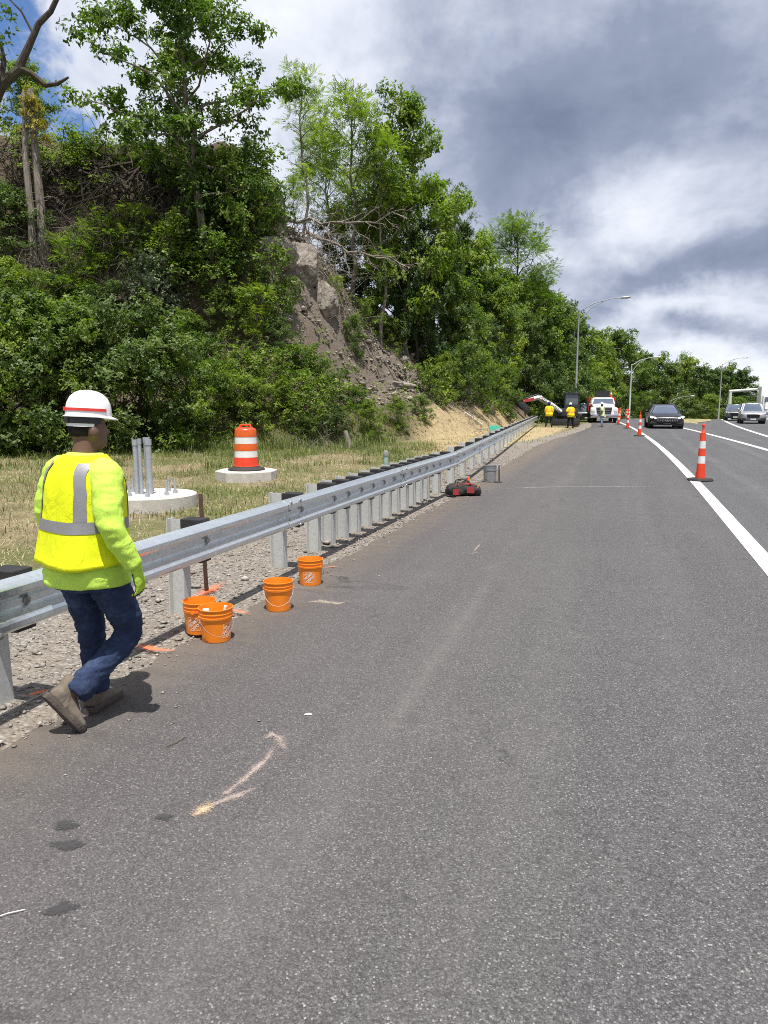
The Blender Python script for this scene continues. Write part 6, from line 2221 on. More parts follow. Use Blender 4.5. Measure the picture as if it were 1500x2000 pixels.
def person(name, label, loc, rz, P, mats, near=False, vest=True, tape_x=0.12, sleeves='long', gloves=True, head_yaw=-0.25, group=None, hat_detail=False):
    o = thing(name, label, 'person', loc, rz, group)
    T = Torso(P.get('rows', TORSO_ROWS))
    vx = 0.011 if near else 0.03
    hc = Vector(P['head'])
    RZ = Matrix.Rotation(head_yaw, 3, 'Z')
    # --- body, one continuous skin
    b = MB()
    ellipsoid(b, hc, (0.076, 0.096, 0.112), rot=RZ)
    ellipsoid(b, hc + RZ @ Vector((0, 0.030, -0.062)), (0.058, 0.068, 0.062), rot=RZ)
    ellipsoid(b, hc + RZ @ Vector((0, 0.098, -0.018)), (0.016, 0.022, 0.024), rot=RZ)
    ellipsoid(b, hc + RZ @ Vector((0, 0.088, -0.062)), (0.026, 0.014, 0.012), rot=RZ)
    for sx in (-1, 1):
        ellipsoid(b, hc + RZ @ Vector((sx * 0.083, -0.004, -0.016)), (0.018, 0.026, 0.038), n=12, m=8, rot=RZ)
    limb(b, [(0, 0.005, 1.40), (0, 0.012, 1.47), hc + Vector((0, -0.02, -0.06))], [0.075, 0.062, 0.060])
    b.rings([[T.pt(z, 2 * math.pi * k / 24, -0.03) for k in range(24)] for z in (0.82, 0.95, 1.1, 1.25, 1.34, 1.40, 1.44)])
    for sd_ in ('R', 'L'):
        limb(b, P['arm' + sd_], [0.052, 0.042, 0.030], 10)
        a0, a1 = Vector(P['arm' + sd_][1]), Vector(P['arm' + sd_][2])
        ellipsoid(b, a1 + (a1 - a0).normalized() * 0.05, (0.018, 0.022, 0.035), n=10, m=8)
        limb(b, P['leg' + sd_], [0.085, 0.055, 0.040], 10)
        h0, t0, u0 = [Vector(q) for q in P['boot' + sd_]]
        limb(b, [Vector(P['leg' + sd_][2]), h0.lerp(t0, 0.25) + u0.normalized() * 0.075, h0.lerp(t0, 0.6) + u0.normalized() * 0.05], [0.036, 0.032, 0.024], 10)
    remeshed('body', b, mats['skin'], o, vx, 3)
    # --- shirt
    s = MB()
    s.rings([[T.pt(z, 2 * math.pi * k / 32) for k in range(32)] for z in [P.get('hem', 0.78) + (1.485 - P.get('hem', 0.78)) * i / 22 for i in range(23)]])
    for sd_ in ('R', 'L'):
        sh, el, wr = [Vector(q) for q in P['arm' + sd_]]
        if sleeves == 'long':
            limb(s, [sh + Vector((-0.05 if sd_ == 'R' else 0.05, 0, 0.0)), sh, el, wr], [0.085, 0.088, 0.070, 0.050])
            if near:
                limb(s, [wr - (wr - el).normalized() * 0.05, wr + (wr - el).normalized() * 0.012], [0.054, 0.046])
        else:
            limb(s, [sh + Vector((-0.05 if sd_ == 'R' else 0.05, 0, 0.0)), sh, sh.lerp(el, 0.85)], [0.085, 0.090, 0.080])
    remeshed('shirt', s, mats['shirt'], o, vx, 2, folds(0.0085 if near else 0.005, (5.5, 5.5, 17), 1.3, 0.55))
    # --- trousers
    j = MB()
    j.rings([[T.pt(z, 2 * math.pi * k / 24, off) for k in range(24)] for z, off in ((0.76, -0.045), (0.80, -0.02), (0.86, -0.022), (0.94, -0.028))])
    for sd_ in ('R', 'L'):
        hp, kn, an = [Vector(q) for q in P['leg' + sd_]]
        sg = 1 if sd_ == 'R' else -1
        sk = (an - kn).normalized()
        limb(j, [hp + Vector((-0.015 * sg, 0, 0.03)), hp.lerp(kn, 0.25), kn, kn.lerp(an, 0.5), an - sk * 0.02], [0.108, 0.108, 0.078, 0.070, 0.066], 16)
        if near:
            for f, r in ((0.84, 0.075), (0.94, 0.080), (1.0, 0.074)):
                q = kn.lerp(an, f)
                limb(j, [q - sk * 0.014, q + sk * 0.014], [r, r], 14)
    remeshed('trousers', j, mats['trousers'], o, vx, 2, folds(0.0085 if near else 0.004, (5, 5, 27), 7.7, 0.6))
    # --- boots, gloves
    for sd_ in ('R', 'L'):
        he, to, up_ = P['boot' + sd_]
        boot(o, he, to, up_, near, mats.get('boot'))
    if gloves:
        for sd_, sg in (('R', 1), ('L', -1)):
            w, f, pn_ = P['hand' + sd_]
            glove(o, w, f, pn_, sg, mats['glove'], mats.get('palm', mats['glove']), 1.05, 0.42)
    # --- vest
    if vest:
        z0 = P.get('vest_hem', 0.90)
        zs = [z0 + (1.478 - z0) * i / 26 for i in range(27)]
        nth = 56
        rg = []

        def voff(z, th):
            fl = max(0.0, 1 - (z - z0) / 0.35)
            wv = 0.009 * math.sin(th * 5 + 1.0) * fl + 0.010 * noise.noise(Vector((math.cos(th) * 2.2, math.sin(th) * 2.2, z * 5)))
            return 0.015 + 0.022 * fl ** 1.4 + wv

        def vpt(z, th, extra=0.0):
            f = (z - z0) / (1.478 - z0)
            zz = z + (1 - f) ** 3 * (0.012 * math.sin(th * 2 + 0.6))
            return T.pt(z, th, voff(z, th) + extra) + Vector((0, 0, zz - z))
        for z in zs:
            rg.append([vpt(z, 2 * math.pi * k / nth) for k in range(nth)])
        vs = MB().rings(rg, caps=False).build('vest', mats['vest'], o, fix=False)
        sol = vs.modifiers.new('thick', 'SOLIDIFY')
        sol.thickness = 0.003
        bz0, bz1 = P.get('band', (1.085, 1.14))
        MB().rings([[vpt(bz0 + (bz1 - bz0) * i / 4, 2 * math.pi * k / nth, 0.003) for k in range(nth)] for i in range(5)], caps=False).build('reflective_tape', mats['tape'], vs, fix=False)
        for sx in (-1, 1):
            for back in (-1, 1):
                cols = []
                for i in range(15):
                    z = bz1 + 0.001 + (1.44 - bz1) * i / 14
                    row = []
                    for u_ in (0.0, 0.5, 1.0):
                        xx = sx * (tape_x + 0.055 * u_ - 0.035 * max(0, (z - 1.30) / 0.16))
                        a_ = T.row(z)[3]
                        xx = max(-a_ * 0.93, min(a_ * 0.93, xx))
                        row.append(vpt(z, T.th_for(z, xx, back), 0.004 + 0.006 * max(0, (z - 1.36) / 0.08)))
                    cols.append(row)
                MB().rings(cols, caps=False, closed=False).build('reflective_tape', mats['tape'], vs, fix=False)
    # short hair below the hat
    hr = MB()
    ellipsoid(hr, hc + RZ @ Vector((0, -0.012, 0.006)), (0.0785, 0.0925, 0.098), 24, 14, rot=RZ)
    ho = hr.build('hair', mats.get('hair', M_HAIR), o)
    hm = ho.data
    bmh = bmesh.new()
    bmh.from_mesh(hm)
    inv = RZ.transposed()
    bmesh.ops.delete(bmh, geom=[v for v in bmh.verts if (inv @ (v.co - hc)).z < -0.055 - 0.3 * (inv @ (v.co - hc)).y * 0.3 or ((inv @ (v.co - hc)).y > 0.022 and (inv @ (v.co - hc)).z < 0.05)], context='VERTS')
    bmh.to_mesh(hm)
    bmh.free()
    hard_hat(o, hc + Vector((0, 0.008, 0.068)), head_yaw, mats['hat'], hat_detail, P.get('hat_tilt', -0.06))
    return o


NEAR = dict(
    head=(0.0, 0.05, 1.612),
    armR=((0.20, 0.0, 1.385), (0.30, -0.085, 1.13), (0.345, 0.02, 0.915)),
    armL=((-0.20, 0.0, 1.385), (-0.285, -0.055, 1.14), (-0.275, 0.09, 0.93)),
    legR=((0.115, 0.0, 0.86), (0.125, 0.17, 0.475), (0.055, -0.16, 0.215)),
    legL=((-0.11, 0.0, 0.86), (-0.105, 0.07, 0.47), (-0.085, 0.06, 0.13)),
    footR=(0.0, -0.02, -0.07), footL=(0, 0.05, -0.03),
    bootR=((0.0, -0.315, 0.225), (0.085, -0.175, -0.015), (0.05, 0.80, 0.50)),
    bootL=((-0.07, -0.02, 0.002), (-0.165, 0.275, 0.0), (0, 0, 1)),
    handR=((0.350, 0.033, 0.893), (0.05, 0.22, -1.0), (-0.75, -0.35, -0.1)),
    handL=((-0.278, 0.105, 0.91), (0.05, 0.35, -1.0), (0.8, -0.3, 0)),
    hem=0.785, vest_hem=0.905, band=(1.085, 1.145))
person('person', 'person in white hard hat and yellow vest walking along the guardrail in the foreground', (-1.615, 3.83, 0.0), R(-32), NEAR,
       dict(skin=M_SKIN, shirt=M_SHIRT, trousers=M_DENIM, vest=M_VEST, tape=M_TAPE, hat=M_HAT, glove=M_GLOVE, palm=M_GLOVEP, boot=M_BOOT), near=True, hat_detail=True, head_yaw=-0.22)

M_NAVY = fabric('navy_trousers', (0.018, 0.020, 0.034), 0.2)
M_BLACKT = fabric('black_trousers', (0.012, 0.012, 0.013), 0.2)
M_JEANL = fabric('pale_jeans', (0.16, 0.24, 0.34), 0.15)
M_YSHIRT = fabric('yellow_shirt', (0.80, 0.62, 0.03), 0.08)
M_VEST2 = fabric('amber_vest', (0.82, 0.60, 0.02), 0.06)
M_TAPEO = pbr('orange_tape', (0.75, 0.26, 0.06), 0.5)
M_TEEL = fabric('pale_lime_tee', (0.62, 0.66, 0.42), 0.08)
M_HATBLUE = pbr('hard_hat_blue', (0.03, 0.06, 0.16), 0.35)


def stand(dx=0.16, arms=0.0, fold=0.0, lean=0.0):
    return dict(
        head=(0, 0.045 + lean, 1.60),
        armR=((0.20, lean * 0.8, 1.385), (0.275 + arms, -0.03 + lean * 0.5 + fold * 0.1, 1.12), (0.27 - fold * 0.16, 0.08 + fold * 0.16, 0.90 + fold * 0.16)),
        armL=((-0.20, lean * 0.8, 1.385), (-0.275 - arms, -0.03 + lean * 0.5 + fold * 0.1, 1.12), (-0.27 + fold * 0.16, 0.08 + fold * 0.16, 0.90 + fold * 0.16)),
        legR=((0.105, 0, 0.86), (dx * 0.8, 0.03, 0.47), (dx, -0.02, 0.12)),
        legL=((-0.105, 0, 0.86), (-dx * 0.8, 0.03, 0.47), (-dx, -0.02, 0.12)),
        bootR=((dx, -0.08, 0.0), (dx + 0.05, 0.22, 0.0), (0, 0, 1)),
        bootL=((-dx, -0.08, 0.0), (-dx - 0.05, 0.22, 0.0), (0, 0, 1)),
        handR=((0.27 - fold * 0.16, 0.09 + fold * 0.16, 0.885 + fold * 0.16), (0, 0.2 + fold, -1 + fold), (-1, 0, 0)),
        handL=((-0.27 + fold * 0.16, 0.09 + fold * 0.16, 0.885 + fold * 0.16), (0, 0.2 + fold, -1 + fold), (1, 0, 0)))


person('person', 'person in amber vest, navy trousers and blue hard hat left of the excavator', (11.55, 50.6, ground_z(11.55, 50.6)), R(-10), stand(0.19, 0.0, 0.6), dict(skin=M_SKIN, shirt=M_YSHIRT, trousers=M_NAVY, vest=M_VEST2, tape=M_TAPEO, hat=M_HATBLUE, glove=M_SKIN, boot=M_BLACKT), group='workers by the excavator')
person('person', 'person in yellow shirt, black trousers and white hard hat right of the excavator arm', (13.15, 50.9, ground_z(13.15, 50.9)), R(15), stand(0.20, 0.05, 0.7, 0.05), dict(skin=M_SKIN, shirt=M_YSHIRT, trousers=M_BLACKT, vest=M_VEST2, tape=M_TAPEO, hat=M_HAT, glove=M_SKIN, boot=M_BLACKT), sleeves='short', group='workers by the excavator')
person('person', 'person in pale lime shirt and light blue jeans in front of the white truck', (16.05, 53.2, 0.0), R(70), stand(0.19, 0.03, 0.3), dict(skin=M_SKIN, shirt=M_TEEL, trousers=M_JEANL, vest=M_TEEL, tape=M_TEEL, hat=M_HAT, glove=M_SKIN, boot=M_BOOT), sleeves='short', vest=False, group='workers by the excavator')

# ------------------------------------------------------------------ vehicles
M_GLASS = pbr('car_glass', (0.10, 0.13, 0.18), 0.05, var=0.05, spec=1.0, coat=1.0, metal=0.35)
M_TYRE = pbr('tyre', (0.018, 0.018, 0.019), 0.85, var=0.2)
M_RIM = pbr('alloy_rim', (0.35, 0.35, 0.36), 0.35, metal=0.8)
M_RIMDARK = pbr('dark_rim', (0.05, 0.05, 0.055), 0.35, metal=0.6)
M_CHROME = pbr('chrome', (0.62, 0.62, 0.63), 0.15, metal=1.0, var=0.03)
M_LAMP = pbr('headlamp_glass', (0.80, 0.82, 0.84), 0.1, var=0.03, coat=0.5)
M_LAMPON = pbr('headlamp_lit', (0.80, 0.82, 0.84), 0.1, var=0.03, emit=((1.0, 0.98, 0.95), 0.9))
M_PLATE = pbr('plate', (0.70, 0.69, 0.62), 0.5)
M_TAIL = pbr('tail_lamp', (0.55, 0.02, 0.015), 0.25)


def paint(name, col, metal=0.0):
    return pbr(name, col, 0.35, metal=metal, var=0.05, scale=3, coat=0.45, spec=0.4)


def wheel(parent, x, y, r, w, rim, n=22):
    sx = 1 if x > 0 else -1
    o = MB().lathe([(r * 0.62, -w / 2), (r * 0.93, -w / 2), (r, -w / 2 + 0.03), (r, w / 2 - 0.03), (r * 0.93, w / 2), (r * 0.62, w / 2)], (0, 0, 0), n, caps=False, axis='X').build('wheel', M_TYRE, parent, loc=(x, y, r))
    rm = MB().lathe([(0.0, sx * w * 0.32), (r * 0.15, sx * w * 0.34), (r * 0.2, sx * w * 0.26), (r * 0.6, sx * w * 0.30), (r * 0.64, sx * w * 0.46)], (0, 0, 0), n, caps=False, axis='X')
    for k in range(5):
        a = 2 * math.pi * k / 5
        rm.bar((sx * w * 0.36, 0.1 * r * math.cos(a), 0.1 * r * math.sin(a)), (sx * w * 0.36, 0.62 * r * math.cos(a), 0.62 * r * math.sin(a)), 0.06, 0.03, up=(1, 0, 0))
    rm.build('rim', rim, o)
    return o


def car(name, label, loc, rz, body_m, L=4.9, Wd=1.95, Hh=1.44, suv=False, rim=None, scale=1.0, cat='car', grille='bars', group='cars on the road'):
    o = thing(name, label, cat, loc, rz, group, scale)
    hw = Wd / 2
    belt = 0.93 if not suv else 1.06
    hood = 0.80 if not suv else 0.98
    zb = 0.20 if not suv else 0.26
    f, bk = -L / 2, L / 2
    secs = [(f, zb + 0.18, hood - 0.24, 0.72), (f + 0.08, zb + 0.03, hood - 0.13, 0.87), (f + 0.30, zb, hood - 0.05, 0.955), (f + 0.75, zb, hood + 0.02, 0.99), (f + 1.35, zb, belt - 0.05, 1.0), (f + 1.75, zb, belt, 1.0), (0.3, zb, belt + 0.01, 1.0), (bk - 0.9, zb, belt + 0.03, 0.99), (bk - 0.3, zb + 0.04, belt + 0.03, 0.95), (bk - 0.05, zb + 0.12, belt - 0.02, 0.88), (bk, zb + 0.25, belt - 0.15, 0.8)]
    rg = []
    for y, z0, z1, wf in secs:
        w = hw * wf
        h = z1 - z0
        half = [(0.0, z0), (w * 0.86, z0), (w * 0.985, z0 + 0.18 * h), (w, z0 + 0.48 * h), (w * 0.985, z0 + 0.74 * h), (w * 0.93, z1 - 0.02), (w * 0.78, z1 + 0.012), (w * 0.40, z1 + 0.03), (0.0, z1 + 0.035)]
        ring = [(a, y, z) for a, z in half] + [(-a, y, z) for a, z in half[-2:0:-1]]
        rg.append(ring)
    body = MB().rings(rg).build('body', body_m, o, angle=40)
    # greenhouse: glass shell, roof and pillars
    cw, rw = hw * 0.90, hw * (0.66 if not suv else 0.72)
    yb0, yb1 = f + 1.42, bk - (0.55 if not suv else 0.25)
    yr0, yr1 = f + (2.25 if not suv else 2.0), bk - (1.55 if not suv else 0.75)

    def gh(z, k, inset=0.0):
        y0, y1 = yb0 + (yr0 - yb0) * k, yb1 + (yr1 - yb1) * k
        w = cw + (rw - cw) * k - inset
        c_ = 0.16
        return [(-w + c_, y0, z), (-w * 0.5, y0 - 0.06, z), (w * 0.5, y0 - 0.06, z), (w - c_, y0, z), (w, y0 + 0.30, z), (w, y1 - 0.25, z), (w - 0.14, y1, z), (-w + 0.14, y1, z), (-w, y1 - 0.25, z), (-w, y0 + 0.30, z)]
    zr = Hh - 0.055
    MB().rings([gh(belt - 0.02, 0.0), gh(belt + (zr - belt) * 0.5, 0.5), gh(zr, 1.0)]).build('windows', M_GLASS, o, angle=50)
    MB().rings([gh(zr - 0.02, 0.985, -0.006), gh(zr + 0.02, 1.02, 0.0), gh(Hh, 1.10, 0.06)]).build('roof', body_m, o, angle=50)
    g0, g1 = gh(belt - 0.01, 0.0, -0.006), gh(zr, 1.0, -0.006)
    for i in (0, 3, 4, 9, 5, 8, 6, 7):
        a, b = Vector(g0[i]), Vector(g1[i])
        if i in (0, 3):
            a2, b2 = Vector(g0[4 if i == 3 else 9]), Vector(g1[4 if i == 3 else 9])
            a, b = a.lerp(a2, 0.25), b.lerp(b2, 0.25)
        MB().bar(a, b, 0.06, 0.035, up=(0, 1, 0)).build('pillar', body_m, o)
    # front
    gz0, gz1 = zb + 0.22, hood - 0.20
    gw = 0.62 if grille == 'bars' else 0.5
    fy = f - 0.012
    gm = MB()
    gm.rings([[(-gw, fy, gz1), (gw, fy, gz1), (gw * 0.86, fy, gz0), (-gw * 0.86, fy, gz0)], [(-gw, fy + 0.10, gz1), (gw, fy + 0.10, gz1), (gw * 0.86, fy + 0.10, gz0), (-gw * 0.86, fy + 0.10, gz0)]])
    gr = gm.build('grille', M_BLACKP, o, smooth=False)
    for k in range(13 if grille == 'bars' else 4):
        if grille == 'bars':
            x = -gw * 0.88 + 2 * gw * 0.88 * k / 12
            MB().bar((x, fy - 0.008, gz0 + 0.02), (x * 1.06, fy - 0.008, gz1 - 0.015), 0.016, 0.014, up=(0, 1, 0)).build('grille_bar', M_CHROME, gr)
        else:
            z = gz0 + (gz1 - gz0) * (k + 0.5) / 4
            MB().bar((-gw * 0.9, fy - 0.008, z), (gw * 0.9, fy - 0.008, z), 0.014, 0.02, up=(0, 1, 0)).build('grille_bar', M_BLACKP, gr)
    if grille == 'bars':
        zc_ = (gz0 + gz1) / 2
        em = MB()
        em.tube([(0.105 * math.cos(a), fy - 0.026, zc_ + 0.105 * math.sin(a)) for a in [2 * math.pi * k / 20 for k in range(21)]], 0.011, 6)
        for k in range(3):
            a = math.pi / 2 + k * 2 * math.pi / 3
            em.tube([(0, fy - 0.026, zc_), (0.10 * math.cos(a), fy - 0.026, zc_ + 0.10 * math.sin(a))], [0.018, 0.006], 6)
        em.build('emblem', M_CHROME, gr)
    for sx in (-1, 1):
        hl = MB()
        x0, x1 = hw * 0.60, hw * 0.965
        hl.rings([[(sx * x0, f - 0.02, hood - 0.22), (sx * x1, f + 0.16, hood - 0.17), (sx * x1, f + 0.16, hood - 0.07), (sx * (x0 + 0.05), f + 0.02, hood - 0.11)], [(sx * x0, f + 0.16, hood - 0.20), (sx * (x1 - 0.02), f + 0.42, hood - 0.13), (sx * (x1 - 0.02), f + 0.40, hood - 0.05), (sx * (x0 + 0.05), f + 0.2, hood - 0.11)]])
        hl.build('headlight', M_LAMP if suv else M_LAMPON, o, smooth=False)
        MB().box((sx * hw * 0.74, f + 0.10, zb + 0.16), (0.36, 0.20, 0.14), None, 0.9).build('air_intake', M_BLACKP, o, bevel=0.02)
        mr = MB()
        ellipsoid(mr, (sx * (hw + 0.08), f + 1.85, belt + 0.10), (0.12, 0.07, 0.075), 12, 8)
        mr.box((sx * (hw - 0.04), f + 1.86, belt + 0.04), (0.16, 0.05, 0.03))
        mr.build('mirror', body_m, o)
        MB().box((sx * hw * 0.76, bk - 0.06, belt - 0.14), (0.32, 0.12, 0.12)).build('tail_light', M_TAIL, o, bevel=0.02)
    MB().box((0, f + 0.02, zb + 0.10), (0.42, 0.10, 0.10)).build('plate', M_PLATE if suv else M_BLACKP, o, bevel=0.01)
    MB().box((0, f + 0.14, zb + 0.02), (Wd * 0.86, 0.26, 0.05)).build('front_lip', M_BLACKP if not suv else M_BLACKP, o, bevel=0.01)
    r = 0.35 if not suv else 0.37
    for sx in (-1, 1):
        for y in (f + 0.92, bk - 1.0):
            MB().cyl((sx * (hw - 0.28), y, r), (sx * (hw - 0.010), y, r), r + 0.055, 22).build('wheel_arch', M_TYRE, o)
            wheel(o, sx * (hw - 0.115), y, r, 0.25, rim or M_RIM)
    return o


M_PBLACK = paint('paint_black', (0.006, 0.006, 0.007))
M_PSILVER = paint('paint_silver', (0.36, 0.37, 0.38), 0.5)
M_PGREY = paint('paint_grey', (0.09, 0.095, 0.10), 0.4)
M_PWHITE = paint('paint_white', (0.78, 0.78, 0.77))
M_PDARK = paint('paint_dark_brown', (0.035, 0.030, 0.027), 0.3)
car('sedan', 'black sedan with pale headlights coming down the ramp', (20.1, 52.0, 0), R(-16), M_PBLACK, rim=M_RIMDARK, scale=1.16)
car('suv', 'silver sport utility car on the main road at right', (32.1, 63.2, 0), R(-23), M_PSILVER, L=4.7, Wd=1.9, Hh=1.68, suv=True, grille='slats', scale=1.03)
car('car', 'dark grey car following left behind the silver one', (35.6, 73.5, 0), R(-23), M_PGREY, L=4.7, Wd=1.86, Hh=1.62, suv=True, grille='slats')
car('car', 'dark car cut by the right edge of the view', (29.0, 51.6, 0), R(-22), M_PDARK, L=4.7, Wd=1.9, Hh=1.62, suv=True, grille='slats')
car('car', 'dark grey car parked beyond the excavator', (19.55, 70.5, 0), R(-10), M_PGREY, L=4.9, Wd=1.9, Hh=1.75, suv=True, grille='slats', group='work vehicles')

# ---- white flatbed truck with red cone rack
M_RACK = pbr('rack_red', (0.55, 0.03, 0.02), 0.5, var=0.15)
tk = thing('work_truck', 'white flatbed truck with black grille and red cone racks', 'truck', (19.95, 66.0, 0), R(-13), 'work vehicles')
cabr = []
for y, z0, z1, w in ((-1.75, 0.62, 1.36, 0.80), (-1.68, 0.55, 1.46, 0.86), (-0.9, 0.52, 1.58, 0.95), (-0.25, 0.52, 1.66, 1.02), (1.5, 0.52, 1.66, 1.05)):
    half = [(0, z0), (w, z0), (w * 1.02, z0 + 0.5 * (z1 - z0)), (w * 0.97, z1 - 0.08), (w * 0.80, z1), (0, z1 + 0.05)]
    cabr.append([(a, y, z) for a, z in half] + [(-a, y, z) for a, z in half[-2:0:-1]])
MB().rings(cabr).build('hood', M_PWHITE, tk, angle=40)
MB().rings([[(x * 1.0, y0, 1.62) for x, y0 in ((-0.98, -0.28), (0.98, -0.28), (1.0, 1.45), (-1.0, 1.45))], [(x, y0, 2.16) for x, y0 in ((-0.84, 0.22), (0.84, 0.22), (0.88, 1.45), (-0.88, 1.45))]]).build('windows', M_GLASS, tk, angle=30)
MB().rings([[(x, y0, 2.15) for x, y0 in ((-0.87, 0.18), (0.87, 0.18), (0.91, 1.48), (-0.91, 1.48))], [(x, y0, 2.24) for x, y0 in ((-0.76, 0.32), (0.76, 0.32), (0.8, 1.46), (-0.8, 1.46))]]).build('roof', M_PWHITE, tk, bevel=0.03)
for sx in (-1, 1):
    MB().bar((sx * 0.97, -0.27, 1.63), (sx * 0.85, 0.22, 2.18), 0.08, 0.06, up=(0, 1, 0)).build('pillar', M_PWHITE, tk)
    MB().bar((sx * 1.0, 1.45, 1.62), (sx * 0.88, 1.45, 2.18), 0.10, 0.06, up=(0, 1, 0)).build('pillar', M_PWHITE, tk)
    MB().rings([[(sx * a, y, z) for a, z in ((0.78, 0.72), (1.16, 0.72), (1.16, 1.30), (0.95, 1.40), (0.80, 1.38))] for y in (-1.70, -0.55)]).build('fender', M_PWHITE, tk, bevel=0.04)
    MB().box((sx * 0.96, -1.72, 1.13), (0.30, 0.10, 0.26)).build('headlight', M_LAMP, tk, bevel=0.02)
    mi = MB().box((sx * 1.36, -0.15, 1.72), (0.20, 0.10, 0.42))
    mi.bar((sx * 1.02, -0.15, 1.55), (sx * 1.30, -0.15, 1.66), 0.03, 0.03)
    mi.build('mirror', M_BLACKP, tk, bevel=0.015)
    wheel(tk, sx * 1.0, -1.05, 0.46, 0.28, M_RIM)
    wheel(tk, sx * 0.98, 3.6, 0.46, 0.34, M_RIM)
gr = MB().rings([[(x, -1.78, z) for x, z in ((-0.60, 0.78), (0.60, 0.78), (0.68, 1.36), (-0.68, 1.36))], [(x, -1.66, z) for x, z in ((-0.60, 0.78), (0.60, 0.78), (0.68, 1.36), (-0.68, 1.36))]]).build('grille', M_BLACKP, tk, smooth=False)
for z in (0.93, 1.08, 1.22):
    MB().bar((-0.60, -1.79, z), (0.60, -1.79, z), 0.025, 0.03, up=(0, 1, 0)).build('grille_bar', M_CHROME, gr)
MB().box((0, -1.84, 0.60), (2.32, 0.22, 0.30)).build('bumper', M_CHROME, tk, bevel=0.03)
MB().box((0, -1.955, 0.60), (0.34, 0.012, 0.17)).build('plate', M_PLATE, tk, smooth=False)
MB().box((0, 3.3, 0.92), (2.40, 3.4, 0.22)).build('flatbed', M_BLACKP, tk, bevel=0.02)
MB().box((0, 1.68, 1.95), (1.30, 0.08, 1.85)).build('headboard', M_BLACKP, tk, smooth=False)
for sx in (-1, 1):
    rk = MB()
    for y in (1.75, 2.6, 3.5, 4.6):
        rk.bar((sx * 1.17, y, 0.9), (sx * 1.17, y, 2.25), 0.07, 0.07, up=(0, 1, 0))
    for z in (1.2, 1.55, 1.9, 2.22):
        rk.bar((sx * 1.17, 1.72, z), (sx * 1.17, 4.65, z), 0.05, 0.09)
    rk.bar((sx * 0.72, 1.76, 2.22), (sx * 1.17, 1.76, 2.22), 0.06, 0.08)
    rk.bar((sx * 0.72, 1.76, 1.2), (sx * 1.17, 1.76, 2.2), 0.05, 0.06, up=(0, 1, 0))
    rk.build('side_rack', M_RACK, tk, smooth=False)


def mini_cone(label, loc):
    o = thing('stored_cone', label, 'traffic cone', loc, 0, 'cones stored on the truck')
    MB().box((0, 0, 0.02), (0.36, 0.36, 0.04)).build('rubber_base', M_DRUM_RED, o, smooth=False)
    MB().lathe([(0.14, 0.04), (0.085, 0.42), (0.0, 0.42)], n=14, caps=False).build('body_section', M_DRUM_RED, o)
    MB().lathe([(0.085, 0.421), (0.062, 0.60), (0.0, 0.60)], n=14, caps=False).build('reflective_band', M_SHEET, o)
    MB().lathe([(0.062, 0.601), (0.03, 0.86), (0.0, 0.87)], n=14, caps=False).build('body_section', M_DRUM_RED, o)
    return o


bed = Matrix.Translation(Vector((19.95, 66.0, 0))) @ Matrix.Rotation(R(-13), 4, 'Z')
for lab, p in (('tallest orange cone stored on top of the truck bed', (0.86, 2.6, 2.12)), ('smaller orange cone stored beside the black headboard', (0.30, 2.1, 1.95)), ('orange cone stored at the left side of the truck bed', (-0.92, 2.2, 1.45))):
    q = bed @ Vector(p)
    z_box = q.z
    mini_cone(lab, q)
for lab, p, hgt in (('black crate carrying the tallest stored cone', (0.86, 2.6, 0), 1.09), ('black crate carrying the smaller stored cone', (0.30, 2.1, 0), 0.92), ('black crate carrying the left stored cone', (-0.92, 2.2, 0), 0.42)):
    q = bed @ Vector(p)
    tag(MB().box((0, 0, hgt / 2), (0.40, 0.40, hgt)).build('crate', M_BLACKP, None, loc=(q.x, q.y, 1.03), bevel=0.02), lab, 'crate', 'crates on the truck')

# ---- mini excavator
M_EXW = pbr('excavator_white', (0.50, 0.50, 0.485), 0.45, var=0.1, dirt=0.5, dirtcol=(0.35, 0.31, 0.26))
M_EXD = pbr('excavator_dark', (0.024, 0.025, 0.028), 0.5, var=0.2, dirt=0.3, dirtcol=(0.10, 0.09, 0.08))
M_EXR = pbr('excavator_red', (0.48, 0.03, 0.03), 0.45)
M_GLASS2 = pbr('cab_glass', (0.06, 0.085, 0.080), 0.06, spec=1.0, coat=0.8)
ex = thing('mini_excavator', 'dark mini excavator with white arm reaching left over the bank foot', 'excavator', (13.95, 55.6, ground_z(13.95, 55.6)), R(-12), 'work vehicles')
for sx in (-1, 1):
    tr_mb = MB()
    ring0, ring1 = [], []
    outl = [(-1.05, 0.12), (-0.92, 0.02), (0.92, 0.02), (1.05, 0.12), (1.12, 0.30), (1.02, 0.48), (0.85, 0.55), (-0.85, 0.55), (-1.02, 0.48), (-1.12, 0.30)]
    tr_mb.prism(outl, sx * 0.62, sx * 1.02, axis='X')
    tro = tr_mb.build('track', M_TYRE, ex, angle=30)
    for k in range(16):
        y = -0.95 + 1.9 * k / 15
        MB().box((sx * 0.82, y, 0.56), (0.42, 0.07, 0.03)).build('track_shoe', M_TYRE, tro, smooth=False)
    for k in range(5):
        MB().box((sx * 0.82, -1.13 + 0.012 * k, 0.14 + 0.09 * k), (0.42, 0.05, 0.05)).build('track_shoe', M_TYRE, tro, smooth=False)
MB().box((0, 0, 0.48), (1.0, 1.2, 0.22)).build('undercarriage', M_EXD, ex, bevel=0.03)
MB().box((0, -1.42, 0.30), (1.95, 0.08, 0.42)).build('dozer_blade', M_EXD, ex, bevel=0.02)
MB().lathe([(0.0, 0.58), (0.62, 0.58), (0.62, 0.68), (0.0, 0.68)], n=20, caps=False).build('turntable', M_EXD, ex)
MB().box((0.05, 0.25, 1.0), (1.75, 1.9, 0.62), None, 0.96).build('house', M_EXD, ex, bevel=0.08)
